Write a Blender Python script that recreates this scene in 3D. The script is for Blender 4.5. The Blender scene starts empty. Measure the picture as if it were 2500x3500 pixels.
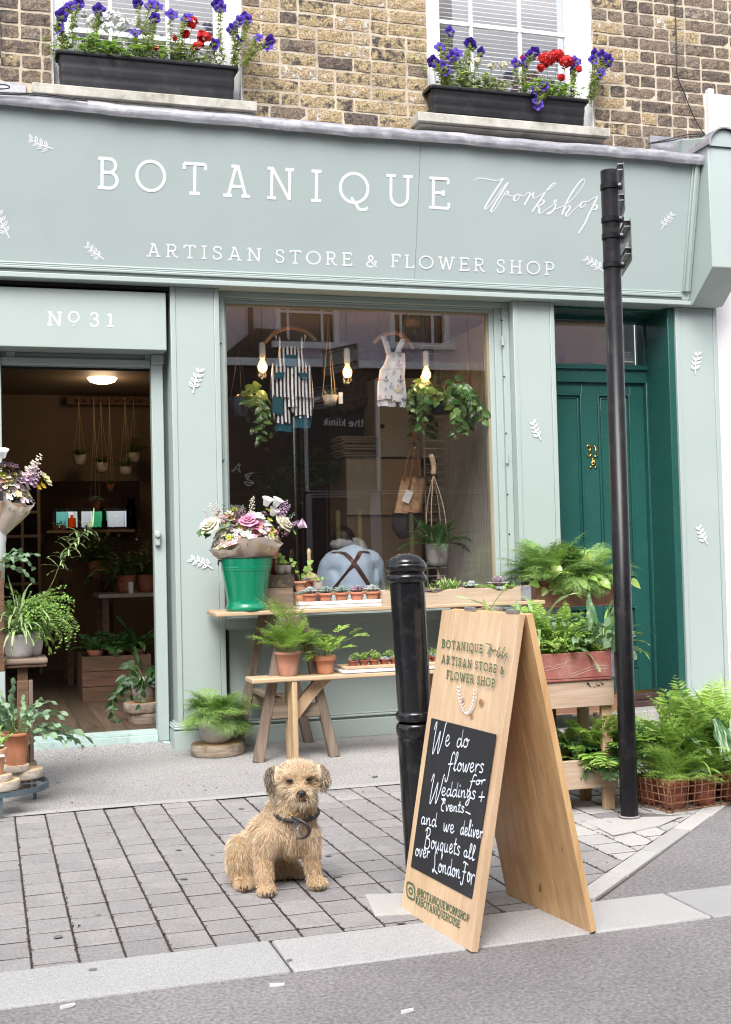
import bpy, math, random
import numpy as np
from mathutils import Vector, Matrix
random.seed(7); rng = np.random.default_rng(7)
sc = bpy.context.scene; col = sc.collection
pi = math.pi; sin = math.sin; cos = math.cos; R = math.radians
# ------------------------------------------------ camera
FPX = 4181.9; IW, IH = 2500, 3500                      # focal length in picture units
yaw, pitch, roll = R(17.298), R(1.906), R(-1.407)
CP = np.array([0.0, -7.328, 1.15])
_f = np.array([sin(yaw), cos(yaw), 0.]); _r = np.array([cos(yaw), -sin(yaw), 0.]); _u = np.array([0, 0, 1.])
cf = _f*cos(pitch)+_u*sin(pitch); cu0 = _u*cos(pitch)-_f*sin(pitch)
cr = _r*cos(roll)+cu0*sin(roll); cu = cu0*cos(roll)-_r*sin(roll)
cam = bpy.data.cameras.new('camera'); camo = bpy.data.objects.new('camera', cam); col.objects.link(camo)
cam.sensor_fit = 'VERTICAL'; cam.sensor_height = 36; cam.lens = 36*FPX/IH; cam.clip_end = 400
camo.matrix_world = Matrix([[cr[0], cu[0], -cf[0], CP[0]], [cr[1], cu[1], -cf[1], CP[1]], [cr[2], cu[2], -cf[2], CP[2]], [0, 0, 0, 1]])
sc.camera = camo
# ------------------------------------------------ light
SUN_EL, SUN_AZ = R(50), R(205)                          # azimuth measured from +y clockwise: sun high, behind the camera, to its left
w = bpy.data.worlds.new('World'); sc.world = w; w.use_nodes = True
nt = w.node_tree; nt.nodes.clear()
sky = nt.nodes.new('ShaderNodeTexSky'); sky.sky_type = 'NISHITA'; sky.sun_disc = False
sky.sun_elevation = SUN_EL; sky.sun_rotation = SUN_AZ; sky.air_density = .7; sky.dust_density = 3.5; sky.ozone_density = .6
hs = nt.nodes.new('ShaderNodeHueSaturation'); hs.inputs['Saturation'].default_value = .32
bg = nt.nodes.new('ShaderNodeBackground'); bg.inputs[1].default_value = .15
wo = nt.nodes.new('ShaderNodeOutputWorld')
nt.links.new(sky.outputs[0], hs.inputs['Color']); nt.links.new(hs.outputs[0], bg.inputs[0]); nt.links.new(bg.outputs[0], wo.inputs[0])
sl = bpy.data.lights.new('sun', 'SUN'); sl.energy = 1.5; sl.angle = R(35); sl.color = (1, .98, .955)
so = bpy.data.objects.new('sun', sl); col.objects.link(so)
sd = Vector((sin(SUN_AZ)*cos(SUN_EL), cos(SUN_AZ)*cos(SUN_EL), sin(SUN_EL)))
so.rotation_euler = sd.to_track_quat('Z', 'Y').to_euler(); so.location = (0, -6, 14)
sc.view_settings.view_transform = 'Standard'; sc.view_settings.look = 'None'; sc.view_settings.gamma = 1
sc.view_settings.exposure = 1.3
sc.cycles.pixel_filter_type = 'BLACKMAN_HARRIS'; sc.cycles.filter_width = 1.15; sc.cycles.max_bounces = 8; sc.cycles.transparent_max_bounces = 12; sc.cycles.glossy_bounces = 3; sc.cycles.caustics_reflective = False; sc.cycles.caustics_refractive = False

# ------------------------------------------------ placing
def ray(x, y): return (x-1250)/FPX*cr-(y-1750)/FPX*cu+cf
def PY(x, y, Y):                                        # the spot of the place seen at (x, y) on the upright plane y = Y
    d = ray(x, y); return CP+d*(Y-CP[1])/d[1]
def PZ(x, y, Z=0.):
    d = ray(x, y); return CP+d*(Z-CP[2])/d[2]
def PP(x, y, p0, n):
    d = ray(x, y); p0 = np.array(p0, float); n = np.array(n, float); return CP+d*((p0-CP)@n)/(d@n)

# ------------------------------------------------ mesh builder
roots = {}
class MB:
    def __init__(s): s.V = []; s.F = []; s.n = 0
    def add(s, v, f, m=0):
        v = np.asarray(v, float).reshape(-1, 3)
        if isinstance(f, np.ndarray): s.F.append((f+s.n, m))
        else:
            by = {}
            for q in f: by.setdefault(len(q), []).append(q)
            for k in by: s.F.append((np.array(by[k], int)+s.n, m))
        s.V.append(v); s.n += len(v)
    def box(s, x0, x1, y0, y1, z0, z1, m=0):
        v = [(x, y, z) for x in (x0, x1) for y in (y0, y1) for z in (z0, z1)]
        s.add(v, [(0, 1, 3, 2), (4, 6, 7, 5), (0, 4, 5, 1), (2, 3, 7, 6), (0, 2, 6, 4), (1, 5, 7, 3)], m)
    def hexa(s, b, t, m=0):                             # b, t: four corners of bottom and top, counter-clockwise seen from above
        s.add(list(b)+list(t), [(3, 2, 1, 0), (4, 5, 6, 7), (0, 1, 5, 4), (1, 2, 6, 5), (2, 3, 7, 6), (3, 0, 4, 7)], m)
    def beam(s, a, b, w, d, m=0, side=(0, 1, 0), taper=1.):    # squared bar from a to b
        a = np.array(a, float); b = np.array(b, float); t = b-a; t /= np.linalg.norm(t)
        y = np.array(side, float); y -= t*(y@t); y /= np.linalg.norm(y); x = np.cross(t, y)
        q = []
        for p, k in ((a, 1.), (b, taper)):
            q.append([p+x*(i*w*k/2)+y*(j*d*k/2) for i, j in ((-1, -1), (1, -1), (1, 1), (-1, 1))])
        s.hexa(q[0], q[1], m)
    def tube(s, pts, r, n=8, m=0, cap=True, closed=False):
        P = np.array(pts, float); k = len(P); r = np.broadcast_to(np.array(r, float), (k,))
        T = np.gradient(P, axis=0) if not closed else np.roll(P, -1, 0)-np.roll(P, 1, 0)
        T /= np.linalg.norm(T, axis=1)[:, None]+1e-12
        u = np.cross(T[0], [0, 0, 1.]);
        if np.linalg.norm(u) < .1: u = np.cross(T[0], [1., 0, 0])
        u /= np.linalg.norm(u); a = np.linspace(0, 2*pi, n, endpoint=False); vs = []
        for i in range(k):
            u = u-T[i]*(u@T[i]); u /= np.linalg.norm(u)+1e-12; v = np.cross(T[i], u)
            vs.append(P[i]+r[i]*(np.cos(a)[:, None]*u+np.sin(a)[:, None]*v))
        f = []
        for i in range(k if closed else k-1):
            for j in range(n):
                i2 = (i+1) % k; f.append((i*n+j, i*n+(j+1) % n, i2*n+(j+1) % n, i2*n+j))
        if cap and not closed: f += [tuple(range(n-1, -1, -1)), tuple((k-1)*n+j for j in range(n))]
        s.add(np.concatenate(vs), f, m)
    def lathe(s, prof, n=32, c=(0, 0, 0), m=0, M=None):
        a = np.linspace(0, 2*pi, n, endpoint=False); vs = []
        for r, z in prof: vs.append(np.stack([r*np.cos(a), r*np.sin(a), np.full(n, z)], 1))
        v = np.concatenate(vs)
        if M is not None: v = v@np.array(M).T
        k = len(prof); f = [(i*n+j, i*n+(j+1) % n, (i+1)*n+(j+1) % n, (i+1)*n+j) for i in range(k-1) for j in range(n)]
        s.add(v+np.array(c, float), f, m)
    def prism(s, poly, y0, y1, m=0, ax='y'):            # poly of (x, z); extruded along y  (ax='z': poly of (x, y), 'x': poly of (y, z))
        k = len(poly)
        def q(p, h): return (p[0], h, p[1]) if ax == 'y' else (p[0], p[1], h) if ax == 'z' else (h, p[0], p[1])
        v = [q(p, y0) for p in poly]+[q(p, y1) for p in poly]
        f = [tuple(range(k)), tuple(range(2*k-1, k-1, -1))]+[((i+1) % k, i, i+k, (i+1) % k+k) for i in range(k)]
        s.add(v, f, m)
    def sheet(s, fn, nu, nv, m=0, wrap=False):
        v = [fn(i/nu, j/nv) for i in range(nu+1) for j in range(nv+1)]
        s.add(v, [(i*(nv+1)+j, (i+1)*(nv+1)+j, (i+1)*(nv+1)+j+1, i*(nv+1)+j+1) for i in range(nu) for j in range(nv)], m)
    def inst(s, tv, tf, Rm, T, m=0):                    # template instanced by (n,3,3) and (n,3)
        tv = np.asarray(tv, float); Rm = np.asarray(Rm); T = np.asarray(T)
        v = np.einsum('nij,kj->nki', Rm, tv)+T[:, None, :]; n = len(T); k = len(tv)
        by = {}
        for q in tf: by.setdefault(len(q), []).append(q)
        for kk in by:
            f = np.array(by[kk], int)[None]+(np.arange(n)*k)[:, None, None]; s.F.append((f.reshape(-1, kk)+s.n, m))
        s.V.append(v.reshape(-1, 3)); s.n += n*k
    def mesh(s, name, mats, smooth=False, off=None):
        me = bpy.data.meshes.new(name)
        V = np.concatenate(s.V) if s.V else np.zeros((0, 3))
        if off is not None: V = V-np.array(off)
        me.vertices.add(len(V)); me.vertices.foreach_set('co', V.ravel())
        nf = sum(len(f) for f, m in s.F); nl = sum(f.size for f, m in s.F)
        me.loops.add(nl); me.polygons.add(nf)
        me.loops.foreach_set('vertex_index', np.concatenate([f.ravel() for f, m in s.F]).astype(np.int32))
        tot = np.concatenate([np.full(len(f), f.shape[1]) for f, m in s.F]); st = np.concatenate([[0], np.cumsum(tot)[:-1]])
        me.polygons.foreach_set('loop_start', st.astype(np.int32))
        me.polygons.foreach_set('material_index', np.concatenate([np.full(len(f), m) for f, m in s.F]).astype(np.int32))
        me.polygons.foreach_set('use_smooth', np.full(nf, bool(smooth)))
        for m in (mats if isinstance(mats, (list, tuple)) else [mats]): me.materials.append(m)
        me.update(calc_edges=True); me.validate()
        return me
    def build(s, name, mats, parent=None, smooth=False, bevel=0, label=None, kind=None, local=False, bseg=2, auto=None, rec=True):
        off = None if (local or parent is None) else roots.get(parent.name, (0, 0, 0))
        me = s.mesh(name, mats, smooth or bool(auto), off)
        o = bpy.data.objects.new(name, me); col.objects.link(o)
        if rec and not smooth or auto: me.set_sharp_from_angle(angle=R(auto or 40))
        if parent is not None: o.parent = parent; roots[o.name] = off if off is not None else (0, 0, 0)
        if bevel:
            b = o.modifiers.new('bevel', 'BEVEL'); b.width = bevel; b.segments = bseg; b.limit_method = 'ANGLE'; b.angle_limit = R(40)
        if label: o['label'] = label
        if kind: o['kind'] = kind
        return o
def thing(name, label, cat, loc=(0, 0, 0), rz=0, group=None):
    o = bpy.data.objects.new(name, None); col.objects.link(o); o.empty_display_size = .05
    o.location = tuple(float(q) for q in loc); o.rotation_euler[2] = rz; o['label'] = label; o['category'] = cat
    if group: o['group'] = group
    roots[o.name] = tuple(float(q) for q in loc) if rz == 0 else (0, 0, 0)
    return o
def tag(o, label, cat, group=None):
    o['label'] = label; o['category'] = cat
    if group: o['group'] = group
    return o

# ------------------------------------------------ materials
def mat(name, c1, c2=None, rough=.6, scale=6., bump=0., bscale=60., detail=5., spec=.5, metal=0., stretch=(1, 1, 1), rnd=0., trans=0., island=False,
        coat=0., dirt=None, dscale=2.5, damt=.5, ramp=(.3, .7), alpha=None, emit=None, rvar=.12, sheen=0.):
    m = bpy.data.materials.new(name); m.use_nodes = True; t = m.node_tree; N = t.nodes; L = t.links
    b = N['Principled BSDF']; b.inputs['Roughness'].default_value = rough; b.inputs['Metallic'].default_value = metal
    b.inputs['Specular IOR Level'].default_value = spec; b.inputs['Coat Weight'].default_value = coat
    if sheen: b.inputs['Sheen Weight'].default_value = sheen
    tc = N.new('ShaderNodeTexCoord'); mp = N.new('ShaderNodeMapping'); mp.inputs['Scale'].default_value = stretch
    L.new(tc.outputs['Object'], mp.inputs[0])
    nz = N.new('ShaderNodeTexNoise'); nz.inputs['Scale'].default_value = scale; nz.inputs['Detail'].default_value = detail; nz.inputs['Roughness'].default_value = .62
    L.new(mp.outputs[0], nz.inputs['Vector'])
    rp = N.new('ShaderNodeValToRGB'); e = rp.color_ramp.elements
    c2 = c2 or tuple(x*.82 for x in c1); e[0].position = ramp[0]; e[1].position = ramp[1]; e[0].color = (*c2, 1); e[1].color = (*c1, 1)
    L.new(nz.outputs[0], rp.inputs[0]); out = rp.outputs[0]
    if dirt:
        n2 = N.new('ShaderNodeTexNoise'); n2.inputs['Scale'].default_value = dscale; n2.inputs['Detail'].default_value = 8; n2.inputs['Roughness'].default_value = .7; L.new(tc.outputs['Object'], n2.inputs['Vector'])
        r2 = N.new('ShaderNodeValToRGB'); r2.color_ramp.elements[0].position = .52; r2.color_ramp.elements[1].position = .72
        L.new(n2.outputs[0], r2.inputs[0]); mu = N.new('ShaderNodeMath'); mu.operation = 'MULTIPLY'; mu.inputs[1].default_value = damt; L.new(r2.outputs[0], mu.inputs[0])
        mx = N.new('ShaderNodeMix'); mx.data_type = 'RGBA'; L.new(mu.outputs[0], mx.inputs[0]); L.new(out, mx.inputs[6]); mx.inputs[7].default_value = (*dirt, 1); out = mx.outputs[2]
    if rnd:
        g = N.new('ShaderNodeNewGeometry' if island else 'ShaderNodeObjectInfo'); src = g.outputs['Random Per Island' if island else 'Random']
        mr = N.new('ShaderNodeMapRange'); mr.inputs[3].default_value = 1-rnd; mr.inputs[4].default_value = 1+rnd; L.new(src, mr.inputs[0])
        hv = N.new('ShaderNodeHueSaturation'); L.new(mr.outputs[0], hv.inputs['Value']); L.new(out, hv.inputs['Color'])
        m2 = N.new('ShaderNodeMath'); m2.operation = 'MULTIPLY_ADD'; m2.inputs[1].default_value = 7.31; m2.inputs[2].default_value = 0; L.new(src, m2.inputs[0])
        fr = N.new('ShaderNodeMath'); fr.operation = 'FRACT'; L.new(m2.outputs[0], fr.inputs[0])
        mh = N.new('ShaderNodeMapRange'); mh.inputs[3].default_value = .5-rnd*.06; mh.inputs[4].default_value = .5+rnd*.06; L.new(fr.outputs[0], mh.inputs[0]); L.new(mh.outputs[0], hv.inputs['Hue'])
        out = hv.outputs[0]
    L.new(out, b.inputs['Base Color'])
    if rvar:
        rr = N.new('ShaderNodeMapRange'); rr.inputs[3].default_value = max(0, rough-rvar); rr.inputs[4].default_value = min(1, rough+rvar); L.new(nz.outputs[0], rr.inputs[0]); L.new(rr.outputs[0], b.inputs['Roughness'])
    if bump:
        n3 = N.new('ShaderNodeTexNoise'); n3.inputs['Scale'].default_value = bscale; n3.inputs['Detail'].default_value = 6; L.new(mp.outputs[0], n3.inputs['Vector'])
        bp = N.new('ShaderNodeBump'); bp.inputs['Strength'].default_value = bump; bp.inputs['Distance'].default_value = .004; L.new(n3.outputs[0], bp.inputs['Height']); L.new(bp.outputs[0], b.inputs['Normal'])
    if emit: b.inputs['Emission Color'].default_value = (*emit[0], 1); b.inputs['Emission Strength'].default_value = emit[1]
    if trans:
        tr = N.new('ShaderNodeBsdfTranslucent'); L.new(out, tr.inputs[0]); ms = N.new('ShaderNodeMixShader'); ms.inputs[0].default_value = trans
        L.new(b.outputs[0], ms.inputs[1]); L.new(tr.outputs[0], ms.inputs[2]); L.new(ms.outputs[0], N['Material Output'].inputs[0])
    if alpha is not None: b.inputs['Alpha'].default_value = alpha
    return m
def multi(name, cols, scale=4., rough=.85, bump=.5, bscale=70., fine=.25, stretch=(1, 1, 1), speck=None, objrnd=True, amp=1.6, orn=1.):   # colour picked per object, blotched by noise
    m = bpy.data.materials.new(name); m.use_nodes = True; t = m.node_tree; N = t.nodes; L = t.links; b = N['Principled BSDF']; b.inputs['Roughness'].default_value = rough; b.inputs['Specular IOR Level'].default_value = .3
    tc = N.new('ShaderNodeTexCoord'); oi = N.new('ShaderNodeObjectInfo'); ad = N.new('ShaderNodeVectorMath'); ad.operation = 'ADD'
    cb = N.new('ShaderNodeCombineXYZ'); mm = N.new('ShaderNodeMath'); mm.operation = 'MULTIPLY'; mm.inputs[1].default_value = 37.
    L.new(oi.outputs['Random'], mm.inputs[0]); L.new(mm.outputs[0], cb.inputs[0]); L.new(mm.outputs[0], cb.inputs[2])
    L.new(tc.outputs['Object'], ad.inputs[0]); L.new(cb.outputs[0], ad.inputs[1])
    mp = N.new('ShaderNodeMapping'); mp.inputs['Scale'].default_value = stretch; L.new(ad.outputs[0], mp.inputs[0])
    nz = N.new('ShaderNodeTexNoise'); nz.inputs['Scale'].default_value = scale; nz.inputs['Detail'].default_value = 9; nz.inputs['Roughness'].default_value = .7; L.new(mp.outputs[0], nz.inputs['Vector'])
    a = N.new('ShaderNodeMath'); a.operation = 'MULTIPLY_ADD'; a.inputs[1].default_value = amp; a.inputs[2].default_value = -amp/2+(1-orn)/2; L.new(nz.outputs[0], a.inputs[0])
    s = N.new('ShaderNodeMath'); s.operation = 'ADD'; s.use_clamp = True; L.new(a.outputs[0], s.inputs[0])
    if objrnd: om = N.new('ShaderNodeMath'); om.operation = 'MULTIPLY'; om.inputs[1].default_value = orn; L.new(oi.outputs['Random'], om.inputs[0]); L.new(om.outputs[0], s.inputs[1])
    else: s.inputs[1].default_value = .5
    rp = N.new('ShaderNodeValToRGB'); el = rp.color_ramp.elements
    for i, c in enumerate(cols):
        p = i/(len(cols)-1)
        if i == 0: e = el[0]; e.position = 0
        elif i == len(cols)-1: e = el[-1]; e.position = 1
        else: e = el.new(p)
        e.color = (*c, 1)
    L.new(s.outputs[0], rp.inputs[0]); out = rp.outputs[0]
    n2 = N.new('ShaderNodeTexNoise'); n2.inputs['Scale'].default_value = bscale; n2.inputs['Detail'].default_value = 6; L.new(mp.outputs[0], n2.inputs['Vector'])
    mr = N.new('ShaderNodeMapRange'); mr.inputs[1].default_value = .3; mr.inputs[2].default_value = .7; mr.inputs[3].default_value = 1-fine; mr.inputs[4].default_value = 1+fine; L.new(n2.outputs[0], mr.inputs[0])
    hv = N.new('ShaderNodeHueSaturation'); L.new(mr.outputs[0], hv.inputs['Value']); L.new(out, hv.inputs['Color']); out = hv.outputs[0]
    if speck:
        vo = N.new('ShaderNodeTexVoronoi'); vo.inputs['Scale'].default_value = speck[1]; L.new(mp.outputs[0], vo.inputs['Vector'])
        lt = N.new('ShaderNodeMath'); lt.operation = 'LESS_THAN'; lt.inputs[1].default_value = speck[2]; L.new(vo.outputs['Distance'], lt.inputs[0])
        mx = N.new('ShaderNodeMix'); mx.data_type = 'RGBA'; L.new(lt.outputs[0], mx.inputs[0]); L.new(out, mx.inputs[6]); mx.inputs[7].default_value = (*speck[0], 1); out = mx.outputs[2]
    L.new(out, b.inputs['Base Color'])
    bp = N.new('ShaderNodeBump'); bp.inputs['Strength'].default_value = bump; bp.inputs['Distance'].default_value = .006; L.new(n2.outputs[0], bp.inputs['Height']); L.new(bp.outputs[0], b.inputs['Normal'])
    return m
def wood(name, c1, c2, scale=1., axis='x', rough=.6, knots=0., rnd=0., bump=.25, coat=0.):     # grain running along axis
    st = {'x': (2.2, 26, 26), 'y': (26, 2.2, 26), 'z': (26, 26, 2.2)}[axis]
    return mat(name, c1, c2, rough=rough, scale=1.4*scale, stretch=st, bump=bump, bscale=3., detail=8, rnd=rnd, ramp=(.33, .66), coat=coat)
def glassmat(name, tint=(1, 1, 1), rough=0., refl=1.):     # thin pane: part clear, part mirror
    m = bpy.data.materials.new(name); m.use_nodes = True; t = m.node_tree; N = t.nodes; L = t.links; N.remove(N['Principled BSDF'])
    tr = N.new('ShaderNodeBsdfTransparent'); tr.inputs[0].default_value = (*tint, 1); gl = N.new('ShaderNodeBsdfGlossy'); gl.inputs['Roughness'].default_value = rough
    fr = N.new('ShaderNodeLayerWeight'); fr.inputs[0].default_value = .5; pw = N.new('ShaderNodeMath'); pw.operation = 'POWER'; pw.inputs[1].default_value = 5.; mu = N.new('ShaderNodeMath'); mu.operation = 'MULTIPLY_ADD'; mu.inputs[1].default_value = .9; mu.inputs[2].default_value = .042*refl; mu.use_clamp = True
    L.new(fr.outputs['Facing'], pw.inputs[0]); L.new(pw.outputs[0], mu.inputs[0]); ms = N.new('ShaderNodeMixShader'); L.new(mu.outputs[0], ms.inputs[0]); L.new(tr.outputs[0], ms.inputs[1]); L.new(gl.outputs[0], ms.inputs[2]); L.new(ms.outputs[0], N['Material Output'].inputs[0])
    return m
def catmull(pts, n=6):
    P = [np.array(p, float) for p in pts]; P = [2*P[0]-P[1]]+P+[2*P[-1]-P[-2]]; out = []
    for i in range(1, len(P)-2):
        for k in range(n):
            t = k/n; out.append(.5*((2*P[i])+(-P[i-1]+P[i+1])*t+(2*P[i-1]-5*P[i]+4*P[i+1]-P[i+2])*t*t+(-P[i-1]+3*P[i]-3*P[i+1]+P[i+2])*t**3))
    out.append(P[-2]); return out
MINT = mat('mint_paint', (.36, .42, .405), (.34, .40, .385), rough=.42, scale=1.2, bump=.06, bscale=22, dirt=(.32, .37, .36), dscale=4, damt=.35)
FASC = mat('fascia_paint', (.36, .425, .415), (.345, .41, .40), rough=.5, scale=.8, bump=.07, bscale=14, dirt=(.32, .375, .37), dscale=2.4, damt=.45)
LETT = mat('white_lettering', (.72, .73, .76), (.69, .70, .73), rough=.5, rvar=.05)
GREEN = mat('dark_green_gloss', (.018, .085, .073), (.015, .075, .064), rough=.26, scale=2, bump=.05, bscale=25, dirt=(.03, .13, .11), dscale=9, damt=.2)
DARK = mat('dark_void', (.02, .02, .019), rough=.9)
MORT = mat('lime_mortar', (.52, .455, .355), (.37, .31, .24), rough=.95, scale=9, bump=.8, bscale=90, dirt=(.12, .10, .08), dscale=5, damt=.8)
BRICK = multi('stock_brick', [(.06, .05, .045), (.13, .10, .075), (.25, .20, .12), (.35, .28, .15), (.25, .16, .105), (.41, .335, .20), (.20, .15, .12), (.47, .43, .37)], scale=17, bump=1., bscale=75, fine=.5, speck=((.05, .04, .03), 46, .13), amp=3.4, orn=.6)
BRICKD = multi('sooty_brick', [(.045, .04, .038), (.12, .09, .07), (.075, .065, .062), (.20, .145, .095), (.13, .105, .09), (.22, .17, .12), (.08, .07, .068), (.25, .21, .17)], scale=15, bump=1., bscale=75, fine=.5, speck=((.03, .025, .022), 50, .12), amp=2.6, orn=.7)
STONE = mat('sill_stone', (.50, .48, .44), (.32, .31, .26), rough=.9, scale=12, bump=.5, bscale=120, dirt=(.13, .13, .09), dscale=7, damt=.75)
LEAD = mat('lead', (.40, .40, .44), (.17, .17, .19), rough=.5, scale=7, stretch=(1, 1, 4), bump=.3, bscale=18, metal=.35, dirt=(.62, .60, .60), dscale=9, damt=.6)
WHITE = mat('white_gloss_paint', (.80, .80, .82), (.74, .74, .76), rough=.35, bump=.05, bscale=20)
RENDERW = mat('white_render', (.74, .73, .74), (.70, .69, .70), rough=.85, bump=.25, bscale=90)
GLASS = glassmat('window_glass', refl=3.9)
GLASS2 = glassmat('upper_glass', refl=3)
BLK = mat('black_gloss_paint', (.012, .012, .014), (.009, .009, .010), rough=.13, scale=3, bump=.35, bscale=16, rvar=.06, dirt=(.05, .05, .055), dscale=22, damt=.35)
BLKP = mat('black_satin_steel', (.008, .0075, .009), (.005, .005, .006), rough=.30, scale=5, stretch=(1, 1, .3), bump=.2, bscale=30, dirt=(.06, .052, .045), dscale=18, damt=.3, spec=.28)
BLKPL = mat('black_plastic', (.018, .018, .021), (.013, .013, .016), rough=.42, bump=.1, bscale=30, dirt=(.09, .09, .095), dscale=9, damt=.35)
STEEL = mat('zinc_steel', (.42, .42, .44), (.30, .30, .32), rough=.38, metal=.8, scale=12)
GALV = mat('galvanised_sheet', (.46, .47, .50), (.30, .31, .34), rough=.45, metal=.55, scale=18, bump=.1)
BRASS = mat('brass', (.62, .42, .13), (.48, .31, .09), rough=.25, metal=.95)
COPPER = mat('aged_copper', (.36, .19, .115), (.22, .11, .07), rough=.45, metal=.35, scale=6, dirt=(.12, .08, .07), dscale=8, damt=.6)
PINE = wood('lacquered_pine', (.72, .47, .24), (.54, .31, .135), axis='z', rough=.42, coat=.25, rnd=.07, bump=.12)
PINEL = wood('pale_lacquered_pine', (.66, .48, .31), (.56, .375, .22), axis='z', rough=.4, coat=.25, rnd=.04, bump=.1)
KNOT = mat('pine_knot', (.36, .18, .075), (.24, .11, .045), rough=.45, scale=30, coat=.3)
PLANKX = wood('pale_old_plank', (.56, .41, .27), (.40, .28, .17), axis='x', rough=.7, rnd=.1)
PLANKZ = wood('pale_old_board', (.50, .35, .21), (.34, .22, .125), axis='z', rough=.7, rnd=.1)
OLDZ = wood('weathered_leg_wood', (.25, .19, .145), (.11, .08, .058), axis='z', rough=.85, rnd=.15, bump=.6)
OLDX = wood('weathered_rail_wood', (.26, .20, .15), (.13, .095, .065), axis='x', rough=.85, rnd=.15, bump=.6)
CRATEX = wood('crate_wood', (.52, .40, .29), (.38, .28, .19), axis='x', rough=.75, rnd=.1, bump=.5)
REDX = mat('worn_red_paint', (.36, .13, .105), (.27, .075, .06), rough=.7, scale=5, stretch=(1, 6, 6), bump=.4, bscale=25, dirt=(.42, .24, .19), dscale=7, damt=.8)
BROWNX = wood('dark_brown_wood', (.16, .085, .045), (.075, .04, .024), axis='x', rough=.75, rnd=.15, bump=.6)
TERRA = mat('terracotta', (.50, .21, .115), (.40, .15, .08), rough=.8, scale=9, bump=.15, bscale=60, dirt=(.56, .36, .28), dscale=9, damt=.55, rnd=.14)
TERRAD = mat('weathered_terracotta', (.50, .25, .17), (.42, .19, .12), rough=.85, scale=8, bump=.2, bscale=70, dirt=(.60, .46, .40), dscale=11, damt=.7)
PLPOT = mat('brown_plastic_pot', (.34, .10, .065), (.29, .08, .05), rough=.5, rnd=.08)
CONC = mat('concrete_pot', (.56, .53, .53), (.44, .41, .40), rough=.85, scale=8, bump=.25, bscale=70, dirt=(.22, .20, .17), dscale=12, damt=.5)
GREYPOT = mat('stoneware_pot', (.42, .37, .33), (.33, .28, .25), rough=.8, scale=9, bump=.15)
SOIL2 = mat('joint_grit', (.075, .055, .04), (.03, .022, .016), rough=1, scale=9)
SOIL = mat('potting_soil', (.035, .024, .016), (.015, .010, .007), rough=1, scale=60, bump=1, bscale=120)
PAPER = mat('kraft_wrap', (.72, .55, .42), (.64, .47, .35), rough=.55, scale=5, bump=.15, bscale=15, trans=.25)
TISSUE = mat('pale_tissue_wrap', (.86, .77, .71), (.80, .70, .63), rough=.4, scale=4, bump=.15, bscale=12, trans=.35)
CARD = mat('white_card', (.78, .77, .75), rough=.6)
CHALKB = mat('chalkboard', (.018, .018, .022), (.012, .012, .015), rough=.5, scale=3, dirt=(.04, .04, .045), dscale=5, damt=.5)
CHALK = mat('chalk_pen', (.74, .79, .86), (.62, .68, .74), rough=.7, scale=60)
GINK = mat('green_print', (.05, .13, .06), (.04, .10, .05), rough=.6)
GREENEN = mat('green_enamel', (.004, .20, .105), (.003, .175, .09), rough=.16, scale=3, bump=.08, bscale=9, coat=.4, dirt=(.01, .16, .08), dscale=14, damt=.3)
WHEN = mat('white_enamel', (.78, .78, .80), (.72, .72, .74), rough=.25)
BLUEM = mat('chipped_blue_iron', (.06, .10, .13), (.10, .13, .15), rough=.6, scale=12, metal=.2, dirt=(.22, .15, .10), dscale=16, damt=.6)
RUST = mat('rusted_wire', (.36, .20, .11), (.17, .075, .035), rough=.9, scale=40, bump=.6, dirt=(.42, .33, .26), dscale=30, damt=.7)
ROPE = mat('jute_rope', (.52, .40, .27), (.38, .28, .18), rough=.95, scale=80, bump=.8, bscale=150)
BARKW = mat('birch_bark', (.44, .37, .30), (.17, .12, .085), rough=.9, scale=6, stretch=(1, 1, 5), bump=.6, bscale=20, dirt=(.09, .06, .04), dscale=14, damt=.85)
BARKL = mat('pale_birch_bark', (.66, .60, .53), (.36, .28, .21), rough=.9, scale=6, stretch=(1, 1, 4), bump=.5, bscale=20, dirt=(.14, .09, .06), dscale=9, damt=.7)
ENDG = mat('sawn_end_grain', (.50, .34, .19), (.33, .20, .11), rough=.85, scale=9, bump=.3)
ENDL = mat('pale_sawn_end_grain', (.68, .50, .33), (.56, .38, .23), rough=.8, scale=8, bump=.3)
LEATHER = mat('brown_leather', (.36, .15, .07), (.26, .10, .045), rough=.5)

PAVER = multi('concrete_paver', [(.222, .213, .214), (.25, .24, .24), (.267, .257, .256), (.24, .23, .231), (.288, .275, .268)], scale=4, bump=.6, bscale=110, fine=.20, speck=((.42, .41, .40), 160, .13))
PAVERL = multi('pale_concrete_slab', [(.36, .35, .345), (.41, .40, .385), (.45, .43, .41)], scale=2.2, bump=.5, bscale=160, fine=.10, speck=((.25, .25, .25), 240, .15))
GRAN = multi('granite_kerb', [(.33, .33, .335), (.37, .37, .37), (.41, .405, .40)], scale=1.3, bump=.5, bscale=210, fine=.24, speck=((.18, .18, .19), 260, .2))
GROUT = mat('joint_dirt', (.09, .07, .055), (.035, .027, .02), rough=1, scale=35, bump=1, bscale=150, dirt=(.13, .055, .03), dscale=6, damt=.6)
ASPH = multi('worn_asphalt', [(.165, .156, .160), (.205, .194, .198), (.245, .232, .232)], scale=.9, bump=1.0, bscale=80, fine=.34, speck=((.34, .33, .33), 70, .15), objrnd=False, amp=2.8)
APRON = multi('washed_concrete', [(.25, .245, .24), (.30, .29, .285), (.345, .335, .325)], scale=1.1, bump=1., bscale=95, fine=.42, speck=((.55, .52, .48), 120, .17), objrnd=False, amp=2.4)
STRIP = multi('trowelled_cement', [(.31, .30, .29), (.36, .35, .34)], scale=2, bump=.3, bscale=60, fine=.12, objrnd=False)
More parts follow.
